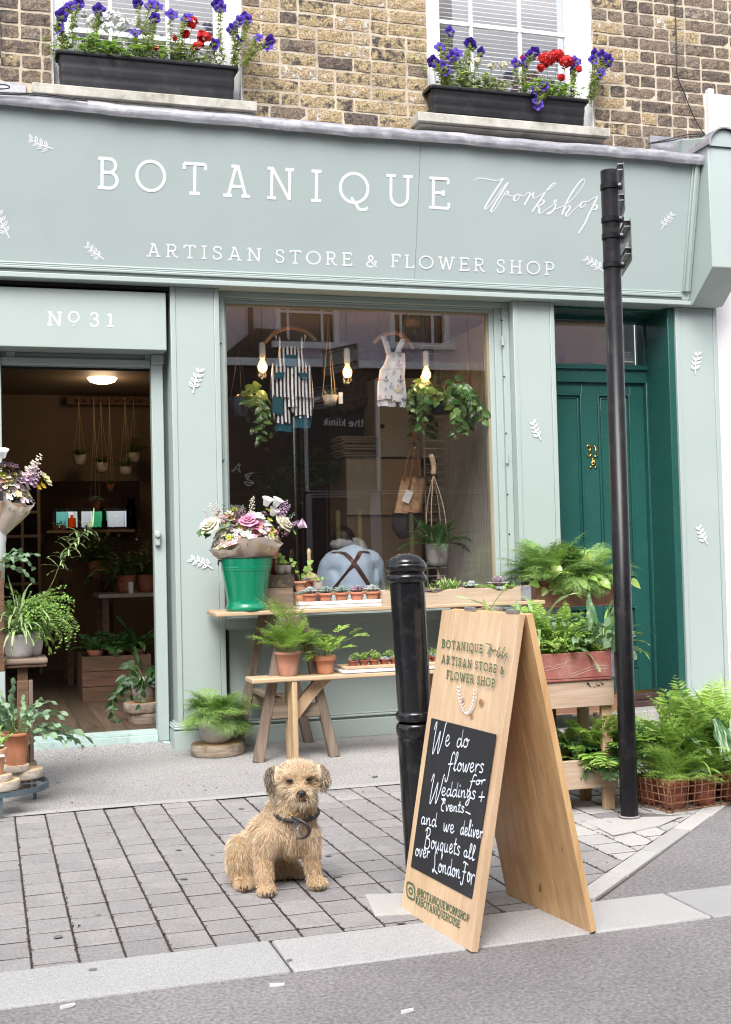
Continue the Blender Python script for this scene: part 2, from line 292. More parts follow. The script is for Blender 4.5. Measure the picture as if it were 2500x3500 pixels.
def arc(cx, cy, rx, ry, a0, a1, n=14): return [(cx+rx*cos(R(a0+(a1-a0)*i/n)), cy+ry*sin(R(a0+(a1-a0)*i/n))) for i in range(n+1)]
_s = .055
def hs_(x, y, w=.17): return [(x-w, y), (x+w, y)]
t_, b_ = 1-.04, .04                                     # serif centre lines
G = {
'B': (.66, [[(.13, 0), (.13, 1)], [(0, t_), (.36, t_)]+arc(.36, .745, .2, .215, 90, -90)[1:]+[(.13, .53)], [(.36, .53)]+arc(.37, .285, .24, .245, 90, -90)+[(0, b_)]]),
'O': (.98, [arc(.49, .5, .44, .46, 0, 360, 36)]),
'T': (.76, [[(.04, .78), (.04, t_), (.72, t_), (.72, .78)], [(.38, t_), (.38, 0)], hs_(.38, b_)]),
'A': (.86, [[(.15, 0), (.41, 1)], [(.45, 1), (.73, 0)], [(.22, .33), (.64, .33)], hs_(.14, b_, .14), hs_(.72, b_, .14), [(.25, t_), (.46, t_)]]),
'N': (.86, [[(.15, 0), (.15, 1)], [(.15, 1), (.72, 0)], [(.72, 0), (.72, 1)], hs_(.15, b_, .14), [(.01, t_), (.2, t_)], hs_(.72, t_, .14)]),
'I': (.36, [[(.18, 0), (.18, 1)], hs_(.18, b_, .16), hs_(.18, t_, .16)]),
'Q': (.98, [arc(.49, .5, .44, .46, 0, 360, 36), [(.40, .20), (.54, .02), (.66, -.17), (.86, -.15), (.93, -.08)]]),
'U': (.84, [[(.15, 1), (.15, .33)]+arc(.42, .33, .27, .29, 180, 360)+[(.69, 1)], hs_(.15, t_, .15), hs_(.69, t_, .15)]),
'E': (.68, [[(.13, 0), (.13, 1)], [(0, t_), (.6, t_), (.6, .79)], [(0, b_), (.63, b_), (.63, .22)], [(.13, .51), (.45, .51)], [(.45, .60), (.45, .42)]]),
'R': (.74, [[(.13, 0), (.13, 1)], [(0, t_), (.36, t_)]+arc(.36, .72, .22, .24, 90, -90)[1:]+[(.13, .48)], [(.34, .48), (.58, .04), (.73, .04)], hs_(.13, b_, .13)]),
'S': (.60, [[(.51, .72), (.51, .86), (.38, .955), (.27, .96), (.12, .90), (.07, .76), (.13, .62), (.30, .53), (.46, .44), (.53, .28), (.47, .12), (.31, .035), (.17, .05), (.06, .16), (.06, .30)]]),
'F': (.64, [[(.13, 0), (.13, 1)], [(0, t_), (.6, t_), (.6, .79)], hs_(.13, b_, .13), [(.13, .50), (.43, .50)], [(.43, .59), (.43, .41)]]),
'L': (.62, [[(.13, 0), (.13, 1)], hs_(.13, t_, .13), [(0, b_), (.58, b_), (.58, .24)]]),
'W': (1.14, [[(.12, 1), (.33, 0)], [(.33, 0), (.55, .96)], [(.55, .96), (.78, 0)], [(.78, 0), (1.0, 1)], hs_(.12, t_, .13), hs_(1.01, t_, .13)]),
'H': (.86, [[(.15, 0), (.15, 1)], [(.72, 0), (.72, 1)], [(.15, .52), (.72, .52)], hs_(.15, b_, .14), hs_(.72, b_, .14), hs_(.15, t_, .14), hs_(.72, t_, .14)]),
'P': (.66, [[(.13, 0), (.13, 1)], [(0, t_), (.38, t_)]+arc(.38, .70, .22, .26, 90, -90)[1:]+[(.13, .44)], hs_(.13, b_, .15)]),
'K': (.78, [[(.13, 0), (.13, 1)], [(.15, .42), (.58, .95)], [(.33, .62), (.63, .04)], hs_(.13, b_, .13), hs_(.13, t_, .13), hs_(.6, t_, .12), hs_(.65, b_, .12)]),
'&': (.86, [[(.82, .50), (.60, .50)], [(.74, .50), (.68, .24), (.48, .05), (.28, .03), (.10, .12), (.07, .28), (.16, .43), (.34, .55), (.48, .68), (.49, .85), (.36, .96), (.22, .90), (.20, .76), (.30, .58), (.78, .02)]]),
'3': (.58, [[(.05, .80), (.12, .93), (.28, .96), (.44, .90), (.49, .75), (.42, .59), (.25, .53)], [(.25, .53), (.45, .46), (.53, .28), (.46, .10), (.27, .03), (.10, .08), (.04, .22)]]),
'1': (.50, [[(.06, .82), (.27, .95), (.27, 0)], hs_(.27, b_, .2)]),
'2': (.56, [[(.06, .76), (.12, .92), (.28, .97), (.45, .9), (.48, .73), (.38, .5), (.06, .04), (.52, .04)]]),
'8': (.56, [arc(.28, .74, .18, .21, 0, 360, 20), arc(.28, .27, .22, .25, 0, 360, 20)]),
'5': (.56, [[(.46, .96), (.12, .96), (.09, .55), (.26, .6), (.44, .52), (.49, .3), (.4, .1), (.22, .03), (.05, .12)]]),
'9': (.56, [arc(.28, .68, .2, .27, 0, 360, 20), [(.48, .68), (.46, .3), (.34, .05), (.14, .04)]]),
'@': (.98, [arc(.48, .42, .17, .22, 0, 360, 18), [(.65, .62), (.66, .27), (.80, .24), (.90, .42), (.86, .72), (.66, .92), (.42, .92), (.16, .76), (.06, .44), (.14, .12), (.38, -.06), (.66, -.04)]]),
'#': (.74, [[(.18, 0), (.30, 1)], [(.44, 0), (.56, 1)], [(.05, .66), (.70, .66)], [(.02, .34), (.67, .34)]]),
' ': (.45, []), '.': (.3, [[(.12, .03), (.15, .03)]]),
# plain sans, lower case (x height .7)
't_': (.36, [[(.16, 1), (.16, .14), (.24, .02), (.33, .03)], [(.02, .70), (.32, .70)]]), 'h_': (.60, [[(.1, 1), (.1, 0)], [(.1, .5), (.22, .68), (.4, .68), (.49, .55), (.49, 0)]]),
'e_': (.60, [[(.08, .36), (.52, .36), (.48, .58), (.30, .69), (.12, .58), (.07, .35), (.14, .1), (.32, .01), (.50, .10)]]), 'k_': (.56, [[(.1, 1), (.1, 0)], [(.48, .68), (.12, .30)], [(.22, .42), (.50, 0)]]),
'l_': (.24, [[(.1, 1), (.1, 0)]]), 'i_': (.24, [[(.1, .68), (.1, 0)], [(.1, .9), (.1, 1)]]), 'n_': (.60, [[(.1, .7), (.1, 0)], [(.1, .5), (.22, .68), (.4, .68), (.49, .55), (.49, 0)]]),
}
# loose handwriting, already smoothed into runs; x height .5
HW = {
'W': (1.2, [[(.02, .85), (.14, 1.2), (.22, 1.1), (.16, .4), (.14, -.32), (.24, -.34), (.48, .3), (.64, .75), (.64, .2), (.62, -.28), (.72, -.34), (.95, .4), (1.08, 1.1), (1.16, 1.18)]]),
'e': (.5, [[(.05, .22), (.3, .3), (.34, .48), (.2, .55), (.08, .35), (.1, .08), (.28, .0), (.46, .16)]]),
'd': (.55, [[(.36, .42), (.2, .5), (.06, .3), (.08, .04), (.24, .02), (.38, .3), (.45, 1.0), (.40, .3), (.44, .02), (.54, .1)]]),
'o': (.5, [[(.24, .5), (.08, .4), (.06, .1), (.22, 0), (.38, .15), (.36, .42), (.22, .5), (.3, .36), (.5, .42)]]),
'f': (.5, [[(.5, 1.0), (.36, 1.15), (.22, .9), (.16, .2), (.06, -.6), (-.1, -.7), (-.16, -.5)], [(-.02, .38), (.42, .42)]]),
'F': (.62, [[(.0, 1.12), (.1, 1.22), (.6, 1.1)], [(.28, 1.12), (.2, .4), (.06, -.5), (-.12, -.62), (-.2, -.45)], [(.0, .42), (.42, .48)]]),
'l': (.34, [[(.02, .1), (.24, .8), (.26, 1.1), (.14, 1.1), (.08, .5), (.12, .0), (.3, .1)]]),
'w': (.66, [[(.04, .5), (.08, .05), (.2, .02), (.32, .45), (.34, .05), (.46, .02), (.58, .5), (.66, .46)]]),
'r': (.44, [[(.06, .5), (.1, .0), (.12, .3), (.26, .5), (.4, .44)]]),
's': (.42, [[(.36, .46), (.22, .55), (.08, .44), (.18, .30), (.33, .16), (.24, .0), (.03, .03)]]),
'n': (.55, [[(.04, .48), (.08, .0), (.12, .32), (.28, .5), (.36, .36), (.36, .04), (.52, .06)]]),
'i': (.26, [[(.08, .5), (.08, .04), (.22, .06)], [(.12, .76), (.13, .84)]]),
'g': (.5, [[(.34, .44), (.16, .5), (.06, .26), (.16, .04), (.34, .34), (.38, .45), (.34, -.2), (.18, -.5), (.02, -.4), (.2, -.14), (.5, .08)]]),
'E': (.62, [[(.52, 1.02), (.3, 1.1), (.2, .9), (.36, .72), (.52, .7), (.26, .66), (.1, .35), (.16, .02), (.4, -.05)], [(.04, 1.06), (.5, .9)]]),
'v': (.46, [[(.04, .5), (.16, .02), (.24, .1), (.36, .52), (.46, .46)]]),
't': (.40, [[(.2, .95), (.14, .3), (.16, .02), (.34, .06)], [(.02, .6), (.36, .64)]]),
'a': (.52, [[(.36, .42), (.2, .5), (.06, .28), (.12, .02), (.28, .06), (.38, .44), (.36, .04), (.5, .08)]]),
'u': (.54, [[(.06, .5), (.08, .08), (.22, .0), (.36, .3), (.38, .5), (.38, .04), (.52, .06)]]),
'B': (.78, [[(.2, 1.15), (.12, .4), (.06, -.1)], [(.0, 1.0), (.2, 1.2), (.5, 1.12), (.5, .8), (.2, .6), (.55, .5), (.62, .14), (.4, -.1), (.06, -.02)]]),
'q': (.5, [[(.36, .42), (.18, .5), (.06, .26), (.14, .02), (.3, .08), (.38, .45), (.34, -.5), (.44, -.2)]]),
'L': (.70, [[(.42, 1.05), (.28, 1.2), (.18, .9), (.24, .3), (.12, -.1), (.0, .0), (.2, .04), (.62, -.14)]]),
'+': (.5, [[(.24, .7), (.2, .0)], [(.02, .3), (.44, .36)]]), '-': (.4, [[(.0, .34), (.34, .3)]]), ' ': (.36, []),
}
_lift = [0]
def ribbon(mb, P, wd, nrm, lift, m=0, wvar=None):       # flat painted stroke lying on a surface of normal nrm
    P = np.array(P, float)
    if len(P) < 2: return
    T = np.gradient(P, axis=0); T /= np.linalg.norm(T, axis=1)[:, None]+1e-12
    S = np.cross(T, nrm); S /= np.linalg.norm(S, axis=1)[:, None]+1e-12
    k = np.ones(len(P))
    # mitre sharp corners by splitting the run there
    wv = wd/2*(wvar if wvar is not None else k)
    wv = np.asarray(wv)[:, None]; q = P+np.array(nrm)*lift
    v = np.concatenate([q+S*wv, q-S*wv]); n = len(P)
    mb.add(v, [(i, i+1, n+i+1, n+i) for i in range(n-1)], m)
def stroke(mb, pts, to3, wd, nrm, smooth=False, round_=False, m=0, prs=None):
    runs = [pts]
    if smooth: runs = [catmull(pts, 5)] if len(pts) > 2 else [pts]
    else:
        runs = []; cur = [pts[0]]
        for i in range(1, len(pts)):
            cur.append(pts[i])
            if i < len(pts)-1:
                a = np.subtract(pts[i], pts[i-1]); b = np.subtract(pts[i+1], pts[i])
                c = (a@b)/(np.linalg.norm(a)*np.linalg.norm(b)+1e-9)
                if c < .72: runs.append(cur); cur = [pts[i]]
        runs.append(cur)
    for r in runs:
        P = np.array([to3(*p) for p in r])
        _lift[0] = (_lift[0]+1) % 14
        wv = None
        if prs is not None:
            d = np.gradient(P, axis=0); d = d/(np.linalg.norm(d, axis=1)[:, None]+1e-9); wv = prs(d)
        ribbon(mb, P, wd, nrm, .0008+.0001*_lift[0], m, wv)
        if round_:
            for e in (P[0], P[-1]):
                u = np.cross(nrm, [0.3, 0.2, 1.]); u /= np.linalg.norm(u); v2 = np.cross(nrm, u); aa = np.linspace(0, 2*pi, 9)[:-1]
                c = e+np.array(nrm)*(.0008+.0001*_lift[0]+.00005)
                mb.add(c+wd/2*(np.cos(aa)[:, None]*u+np.sin(aa)[:, None]*v2), [tuple(range(8))] if True else [], m)
def text(mb, s, p0, p1, up, on, nrm, wd, font='caps', track=.16, m=0, each=None):
    """s runs from picture spot p0 to p1 along its foot; up = cap height as a picture vector; on(px,py) -> spot on the surface."""
    if font == 'sans': gl = [G[c+'_'] if c != ' ' else G[' '] for c in s]
    elif font == 'hand': gl = [HW[c] for c in s]
    else: gl = [G[c] for c in s]
    tot = sum(g[0] for g in gl)+track*(len(gl)-1); x = 0.
    p0 = np.array(p0, float); U = (np.array(p1, float)-p0)/tot; V = np.array(up, float)
    for g in gl:
        if each is not None: mb = MB()
        for st in g[1]:
            x0 = x
            def to3(a, b): q = p0+U*(x0+a)+V*b; return on(q[0], q[1])
            stroke(mb, st, to3, wd, nrm, smooth=(font == 'hand' or g in (G['S'], G['3'], G['&'], G['@'], G['2'], G['5'], G['9'])), round_=(font == 'hand'), m=m)
        x += g[0]+track
        if each is not None and g[1]: each(mb)
def sprig(name, px, py, size, ang, on, nrm, parent, wd=.006, flip=1, n=4, mt=None):     # painted leaf sprig; ang = picture angle of the stem, size in picture units
    mb = MB(); ca, sa = cos(R(ang)), sin(R(ang))
    def t3(a, b):
        a, b = (a-.5)*size, b*size*flip; return on(px+a*ca-b*sa, py-(a*sa+b*ca))
    stem = [(.0, -.05), (.3, .0), (.6, .05), (.82, .02)]
    stroke(mb, stem, t3, wd*1.25, nrm, smooth=True)
    for k in range(n):
        for sd_ in (1, -1):
            x0 = .2+.62*k/(n-1)+(.06 if sd_ < 0 else 0); y0 = .03; L = .30-.03*k/(n-1); a = R(sd_*52 if k < n-1 else sd_*38)
            def lf(t, q): return (x0+L*(t*cos(a)-q*sin(a)), y0+L*(t*sin(a)+q*cos(a)))
            o1 = [lf(t, .23*sin(pi*t**.8)) for t in np.linspace(0, 1, 7)]; o2 = [lf(t, -.23*sin(pi*t**.8)) for t in np.linspace(0, 1, 7)]
            _lift[0] = (_lift[0]+1) % 14; l = .0008+.0001*_lift[0]
            # petal: two pale halves with the ground colour showing in a slit between them
            for oo in (o1, o2):
                inn = [lf(t, (.05 if oo is o1 else -.05)*sin(pi*t)) for t in np.linspace(0, 1, 7)]
                A = np.array([t3(*p) for p in oo])+np.array(nrm)*l; B = np.array([t3(*p) for p in inn])+np.array(nrm)*l
                f = [(i, i+1, 8+i, 7+i) for i in range(6)]
                mb.add(np.concatenate([A, B]), f)
    return mb.build(name, mt or LETT, parent)
# ================================================= GROUND
def st(o): o['kind'] = 'structure'; return o
mb = MB(); mb.sheet(lambda u, v: (-60+u*140, -90+v*(90-3.99), -.0045), 4, 4); st(mb.build('road', ASPH))
mb = MB(); mb.sheet(lambda u, v: (-3+u*9, -4.01+v*4.2, -.0085), 4, 4); st(mb.build('joint_bed', GROUT))
dA = np.array([1.888, -3.654]); dB = np.array([2.92, -2.742]); dv = (dB-dA)/np.linalg.norm(dB-dA); dn = np.array([dv[1], -dv[0]])     # dn points to the asphalt side
def side(p): return (np.array(p)-dA)@dn
def clip(poly, fn):                                     # keep where fn <= 0
    out = []
    for i in range(len(poly)):
        a, b = poly[i], poly[(i+1) % len(poly)]; fa, fb = fn(a), fn(b)
        if fa <= 0: out.append(a)
        if fa*fb < 0: t = fa/(fa-fb); out.append(tuple(np.array(a)+t*(np.array(b)-np.array(a))))
    return out
mb = MB(); P0 = dA-dv*.07; P1 = dB+dv*0
asp = [(P0[0]+.05, -3.705), (80, -3.705), (80, -1.50), (3.45, -1.50), (3.45, -2.30), tuple(dB+dv*.30+dn*.02), tuple(dB+dn*.02)]
mb.add([(x, y, -.004) for x, y in asp], [tuple(range(len(asp)))]); st(mb.build('road_patch', ASPH))
# pale granite kerb stones
kerb = st(bpy.data.objects.new('kerb', None)); col.objects.link(kerb); roots['kerb'] = (0, 0, 0)
xs = [-2.6, -1.7, -.85, PZ(935, 3230)[0], 1.72, 2.13, 2.98, 3.9, 4.8, 5.8]
for a, b in zip(xs[:-1], xs[1:]):
    m_ = MB(); h = .0; m_.box(a+.004, b-.004, -3.992, -3.708, -.10, .002+random.uniform(-.001, .0015)); m_.build('kerb_stone', GRAN, kerb, bevel=.006)
# diagonal edging slabs
u0 = 0
for ln in (.33, .36, .40, .30, .3):
    a = dA+dv*(u0-.02); b = dA+dv*(u0+ln-.03); u0 += ln; q = [tuple(a-dn*.055), tuple(a+dn*.02), tuple(b+dn*.02), tuple(b-dn*.055)]
    m_ = MB(); m_.hexa([(x, y, -.08) for x, y in q][::-1][::-1], [(x, y, .004) for x, y in q]); m_.build('edging_slab', PAVERL, kerb, bevel=.004)
# block paving: every block its own part (the nearest 300), the far rows joined
pav = st(bpy.data.objects.new('pavement', None)); col.objects.link(pav); roots['pavement'] = (0, 0, 0)
CW, RH = .1312, .152; y_lo, y_hi = -3.704, -1.535; X0 = .1115-CW*3
slab1 = [(1.16, -3.60), (1.46, -3.66), (1.50, -3.44), (1.20, -3.36)]
blocks = []
def inpoly(p, poly):
    c = False
    for i in range(len(poly)):
        a, b = poly[i], poly[i-1]
        if (a[1] > p[1]) != (b[1] > p[1]) and p[0] < (b[0]-a[0])*(p[1]-a[1])/(b[1]-a[1])+a[0]: c = not c
    return c
slab2 = [(2.36, -2.94), (2.62, -2.86), (2.80, -2.74), (2.62, -2.50), (2.40, -2.58)]
r2 = random.Random(3)
for c in range(0, 40):
    x0 = X0+c*CW; y = y_lo-r2.choice([0, .5, .25, .8])*RH
    while y < (y_hi if x0 < 2.35 else -1.535):
        a, b = max(y, y_lo), min(y+RH, y_hi); y += RH
        if b-a < .03: continue
        poly = clip([(x0, a), (x0+CW, a), (x0+CW, b), (x0, b)], lambda p: side(p)+.062)
        if len(poly) < 3: continue
        cx, cy = np.mean(poly, 0)
        if cx > 4.9: continue
        if cx > 3.42: continue
        blocks.append((poly, cx, cy))
def shrink(poly, g):
    c = np.mean(poly, 0); return [tuple(np.array(p)-np.sign(np.array(p)-c)*np.array([g, g*1.95])) for p in poly]
blocks.sort(key=lambda q: math.hypot(q[1], q[2]+7.33))
shared = {}; far = MB()
for i, (poly, cx, cy) in enumerate(blocks):
    q = shrink(poly, .0031); full = len(poly) == 4 and abs((poly[2][1]-poly[0][1])-RH) < 1e-4 and abs(poly[1][0]-poly[0][0]-CW) < 1e-6
    z = r2.uniform(-.0010, .0006); tl = [r2.uniform(-.0008, .0008) for _ in range(8)]
    def solid(mbx, q, ox, oy, zz):
        n = len(q); ins = [(p[0]-np.sign(p[0]-cx)*.0025, p[1]-np.sign(p[1]-cy)*.0025) for p in q]
        v = [(p[0]-ox, p[1]-oy, zz-.03) for p in q]+[(p[0]-ox, p[1]-oy, zz-.0025) for p in q]+[(p[0]-ox, p[1]-oy, zz+tl[k % 8]) for k, p in enumerate(ins)]
        mbx.add(v, [tuple(range(2*n, 3*n))]+[(n+k, n+(k+1) % n, 2*n+(k+1) % n, 2*n+k) for k in range(n)]); mbx.F.append((np.array([(k, (k+1) % n, n+(k+1) % n, n+k) for k in range(n)])+mbx.n-3*n, 1))
    if cx-.05 < -.35 or i >= 300:
        if i < 900: solid(far, q, 0, 0, z)
        continue
    light = (cx > 1.95 and r2.random() < .3+.45*(cx > 2.2)) 
    if full:
        k = r2.randrange(5)
        if k not in shared:
            t = MB(); solid(t, q, cx, cy, 0); shared[k] = t.mesh('paver', [PAVER, GROUT])
        o = bpy.data.objects.new('paver', shared[k]); col.objects.link(o); o.parent = pav; o.location = (cx, cy, z); o.rotation_euler[2] = r2.uniform(-.008, .008)
        if light: o.material_slots[0].link = 'OBJECT'; o.material_slots[0].material = PAVERL
    else:
        t = MB(); solid(t, q, cx, cy, 0); me = t.mesh('paver', [PAVERL if light else PAVER, GROUT]); o = bpy.data.objects.new('paver', me); col.objects.link(o); o.parent = pav; o.location = (cx, cy, z)
far.build('paver', [PAVER, GROUT], pav, kind='stuff')
for sl_ in (slab1, slab2):
    t = MB(); t.hexa([(x, y, -.002) for x, y in sl_], [(x, y, .0055) for x, y in sl_]); t.build('concrete_slab', PAVERL, pav, bevel=.002)
# washed concrete apron in front of the shop, with a trowelled strip at its edge
mb = MB(); n = 60
def apz(x, y): return .0 + (max(0, y+.02)*.28 if x < 1.06 else 0)
mb.sheet(lambda u, v: (-3+u*12, -1.46+v*1.59, apz(-3+u*12, -1.46+v*1.59)+.002), 96, 16); st(mb.build('apron', APRON))
mb = MB(); mb.sheet(lambda u, v: (-3+u*8, -1.532+v*.085+.006*sin(u*60), .004-.003*(abs(v-.5)*2)**4), 120, 3); st(mb.build('cement_strip', STRIP))
# loose dirt, crumbs of soil, chips of litter
mb = MB()
for i in range(260):
    if i < 150: x, y = random.uniform(.3, 3), random.uniform(-1.4, .02)
    elif i < 190: x, y = random.gauss(1.95, .16), random.gauss(-2.2, .25)
    else: x, y = random.uniform(0, 3), random.uniform(-3.6, -1.5)
    s_ = random.choice([.003, .004, .005, .0065])*random.uniform(.6, 1); k = [(random.gauss(0, 1), random.gauss(0, 1), random.gauss(0, .6)) for _ in range(4)]
    v = [np.array((x, y, s_*.6+.003))+s_*np.array(q)*.8 for q in k]; mb.add(v, [(0, 1, 2), (0, 2, 3), (0, 3, 1), (1, 3, 2)])
for i in range(5200):
    c_ = random.randrange(0, 26); y = random.uniform(y_lo, y_hi); x = X0+c_*CW+random.gauss(0, .0030)
    if side((x, y)) > -.07 or x < -.2: continue
    s_ = random.uniform(.002, .0058)*(1.4 if random.random() < .1 else 1); v = [(x+random.uniform(-s_, s_), y+random.uniform(-s_, s_)*1.8, random.uniform(-.001, .0022)+(.002 if k == 3 else 0)) for k in range(4)]; mb.add(v, [(0, 1, 3), (1, 2, 3), (2, 0, 3)])
o = mb.build('soil_crumbs', SOIL2); o['kind'] = 'stuff'
mb = MB()
for i in range(26):
    x, y, r_ = random.uniform(.1, 2.6), random.uniform(-3.95, -1.6), random.uniform(.006, .016)
    if side((x, y)) > -.1: continue
    mb.add([(x+r_*cos(a)*random.uniform(.8, 1.15), y+r_*.9*sin(a), .0034+i*.00004) for a in np.linspace(0, 2*pi, 12)[:-1]], [tuple(range(11))])
o = mb.build('gum_spots', mat('trodden_gum', (.17, .165, .17), (.13, .125, .13), rough=.8)); o['kind'] = 'stuff'
for (px, py, ln, a, nm) in ((948, 3372, .04, -.3, 'on the road below the paving'), (1393, 3462, .035, .1, 'at the foot of the picture right of the middle'), (232, 3445, .04, .25, 'at the bottom left of the road')):
    p = PZ(px, py, -.004); m_ = MB(); m_.beam((-ln/2, 0, .004), (ln/2, 0, .005), .010, .0035); m_.box(ln*.3, ln*.5, -.004, .006, .003, .0055)
    o = m_.build('cigarette_end', CARD, local=True, bevel=.002); o.location = p; o.rotation_euler[2] = a; tag(o, 'small flattened white cigarette end '+nm, 'litter')
p = PZ(1285, 2655, .004); m_ = MB(); m_.sheet(lambda u, v: ((u-.5)*.055, (v-.5)*.022*(1-(2*u-1)**2)**.5, .006*sin(u*5)), 6, 2)
o = m_.build('fallen_leaf', mat('fallen_leaf', (.09, .16, .04)), local=True); o.location = p; o.rotation_euler[2] = .5; tag(o, 'single green leaf fallen on the concrete left of the bollard', 'leaf')

# ================================================= THE SHOP BUILDING
bld = thing('shop_building', 'stock brick building with a pale mint shopfront and long painted fascia', 'building', (2.4, 0, 0))
WY = .08                                                # face of the brickwork
w1x = (PY(177, 150, WY)[0], PY(831, 300, WY)[0]); w2x = (PY(1465, 300, WY)[0], PY(2030, 300, WY)[0])
def wallz(x0, x1, z0, z1, y0=WY+.004, y1=.5, name='wall', m=None): m_ = MB(); m_.box(x0, x1, y0, y1, z0, z1); return m_.build(name, m or MORT, bld)
ZT = 5.3; ZS = 3.955
wallz(-3, w1x[0], 3.6, ZT); wallz(w1x[1], w2x[0], 3.6, ZT); wallz(w2x[1], 4.88, 3.6, ZT); wallz(4.88, 5.6, 4.2, ZT); wallz(w1x[0], w1x[1], 3.6, ZS-.0); wallz(w2x[0], w2x[1], 3.6, ZS+.03)
# bricks
def brickmesh(L, H, seed):
    r = random.Random(seed); t = MB(); nx = 6 if L > .15 else 3; D = .03; c = .004
    g = [[(-L/2+L*i/nx, -H/2+H*j/3) for j in range(4)] for i in range(nx+1)]; V = []
    for i in range(nx+1):
        for j in range(4):
            x, z = g[i][j]; e = i in (0, nx) or j in (0, 3); k = (i in (0, nx))+(j in (0, 3))
            x += r.uniform(-.0025, .0025)-(np.sign(x)*r.uniform(0, .003) if k == 2 else 0); z += r.uniform(-.003, .003)-(np.sign(z)*r.uniform(0, .0025) if k == 2 else 0)
            V.append((x, (r.uniform(0, .003) if e else r.uniform(-.004, .0025)) , z))
    nb = len(V); f = [(i*4+j, (i+1)*4+j, (i+1)*4+j+1, i*4+j+1) for i in range(nx) for j in range(3)]
    ring = [i*4 for i in range(nx+1)]+[nx*4+j for j in (1, 2, 3)]+[i*4+3 for i in range(nx-1, -1, -1)]+[2, 1]
    for q in ring: V.append((V[q][0]*1.0, D, V[q][2]))
    n = len(ring); f += [(ring[(k+1) % n], ring[k], nb+k, nb+(k+1) % n) for k in range(n)]
    t.add(V, f); me = t.mesh('brick', [BRICK]); return me
bm_ = {('s', k): brickmesh(.226, .071, k) for k in range(7)}; bm_.update({('h', k): brickmesh(.108, .071, 50+k) for k in range(5)})
r3 = random.Random(11); course = .0872; cut = {}
def putbrick(x0, x1, z, par):
    L = x1-x0
    if L < .03: return
    if abs(L-.226) < .01: me = bm_[('s', r3.randrange(7))]
    elif abs(L-.108) < .01: me = bm_[('h', r3.randrange(5))]
    else:
        kk = round(L, 2)
        if kk not in cut: cut[kk] = brickmesh(kk, .071, int(kk*997))
        me = cut[kk]
    o = bpy.data.objects.new('brick', me); col.objects.link(o); o.parent = par; o.location = ((x0+x1)/2-2.4, WY+r3.uniform(-.003, .002), z+r3.uniform(-.0015, .0015)); o.rotation_euler[1] = r3.uniform(-.012, .012)
    if x1 < .45 and r3.random() < .95 or x0 > 4.1 and r3.random() < .85 or z > 4.75 and x0 > 3.9 and r3.random() < .5 or r3.random() < .13: o.material_slots[0].link = 'OBJECT'; o.material_slots[0].material = BRICKD
for k in range(0, 15):
    z = 3.845+k*course; segs = [(-.12, w1x[0]-.006), (w1x[1]+.006, w2x[0]-.006), (w2x[1]+.006, 4.875)]
    if z > 4.3: segs[2] = (segs[2][0], 5.5)
    if z < ZS-.02: segs = [(.9, 4.875)]
    if z < 3.93: segs = [(1.66, 4.875)]
    for a, b in segs:
        x = a; ph = (k % 2)
        if ph: L0 = .108
        else: L0 = .226
        first = True
        while x < b-.02:
            L = (.108 if ph else .226) if first else (.226 if r3.random() < .62 else .108)
            if b-(x+L) < .05: L = b-x
            first = False; putbrick(x, x+L, z, bld); x += L+.0145
# sills
for a, b, z0, nm in ((PY(111, 284, -.06)[0], PY(880, 348, -.06)[0], 3.935, ''), (PY(1430, 379, -.06)[0], PY(2087, 433, -.06)[0], 3.965, '')):
    m_ = MB(); m_.box(a, b, -.06, .2, z0-.062, z0); m_.box(a+.02, b-.02, -.03, .1, z0-.075, z0-.062); m_.build('sill', STONE, bld, bevel=.006)
# upper sash windows
def sash(x0, x1, z0, bars, zbar, reflect=1):
    m_ = MB(); yf = .17
    m_.box(x0-.005, x0+.075, yf-.02, yf+.08, z0, ZT); m_.box(x1-.11, x1+.005, yf-.02, yf+.08, z0, ZT); m_.box(x0+.075, x1-.11, yf-.02, yf+.08, z0, z0+.06)
    m_.box(x0-.001, x0+.012, WY+.01, yf-.02, z0, ZT); m_.box(x1-.012, x1+.001, WY+.01, yf-.02, z0, ZT)
    fr = m_.build('window_frame', WHITE, bld, bevel=.004)
    m_ = MB(); gx0, gx1 = x0+.075, x1-.11
    m_.box(gx0+.001, gx0+.05, yf+.0, yf+.035, z0+.065, ZT-.002); m_.box(gx1-.05, gx1-.001, yf, yf+.035, z0+.065, ZT-.002); m_.box(gx0+.05, gx1-.05, yf, yf+.035, z0+.065, z0+.15)
    for bx in bars: m_.box(bx-.011, bx+.011, yf+.005, yf+.03, z0+.15, ZT)
    for zb in zbar: m_.box(gx0+.05, gx1-.05, yf+.002, yf+.033, zb-.014, zb+.014)
    m_.build('sash', WHITE, bld, bevel=.002)
    g = MB(); g.box(gx0+.04, gx1-.04, yf+.014, yf+.018, z0+.14, ZT); g.build('pane', GLASS2, fr)
    z = z0+.15
    sl0 = MB(); sl0.hexa([(-(gx1-gx0)/2+.03, -.012, -.008), ((gx1-gx0)/2-.03, -.012, -.008), ((gx1-gx0)/2-.03, .012, .006), (-(gx1-gx0)/2+.03, .012, .006)], [(-(gx1-gx0)/2+.03, -.012, -.006), ((gx1-gx0)/2-.03, -.012, -.006), ((gx1-gx0)/2-.03, .012, .008), (-(gx1-gx0)/2+.03, .012, .008)])
    me = sl0.mesh('blind_slat', [WHITE])
    while z < ZT:
        o = bpy.data.objects.new('blind_slat', me); col.objects.link(o); o.parent = bld; o.location = ((gx0+gx1)/2-2.4, yf+.09, z); z += .030
    m_ = MB(); m_.box(x0, x1, .6, .62, z0-.2, ZT); m_.build('room_back', mat('upper_room', (.30, .29, .29)), bld)
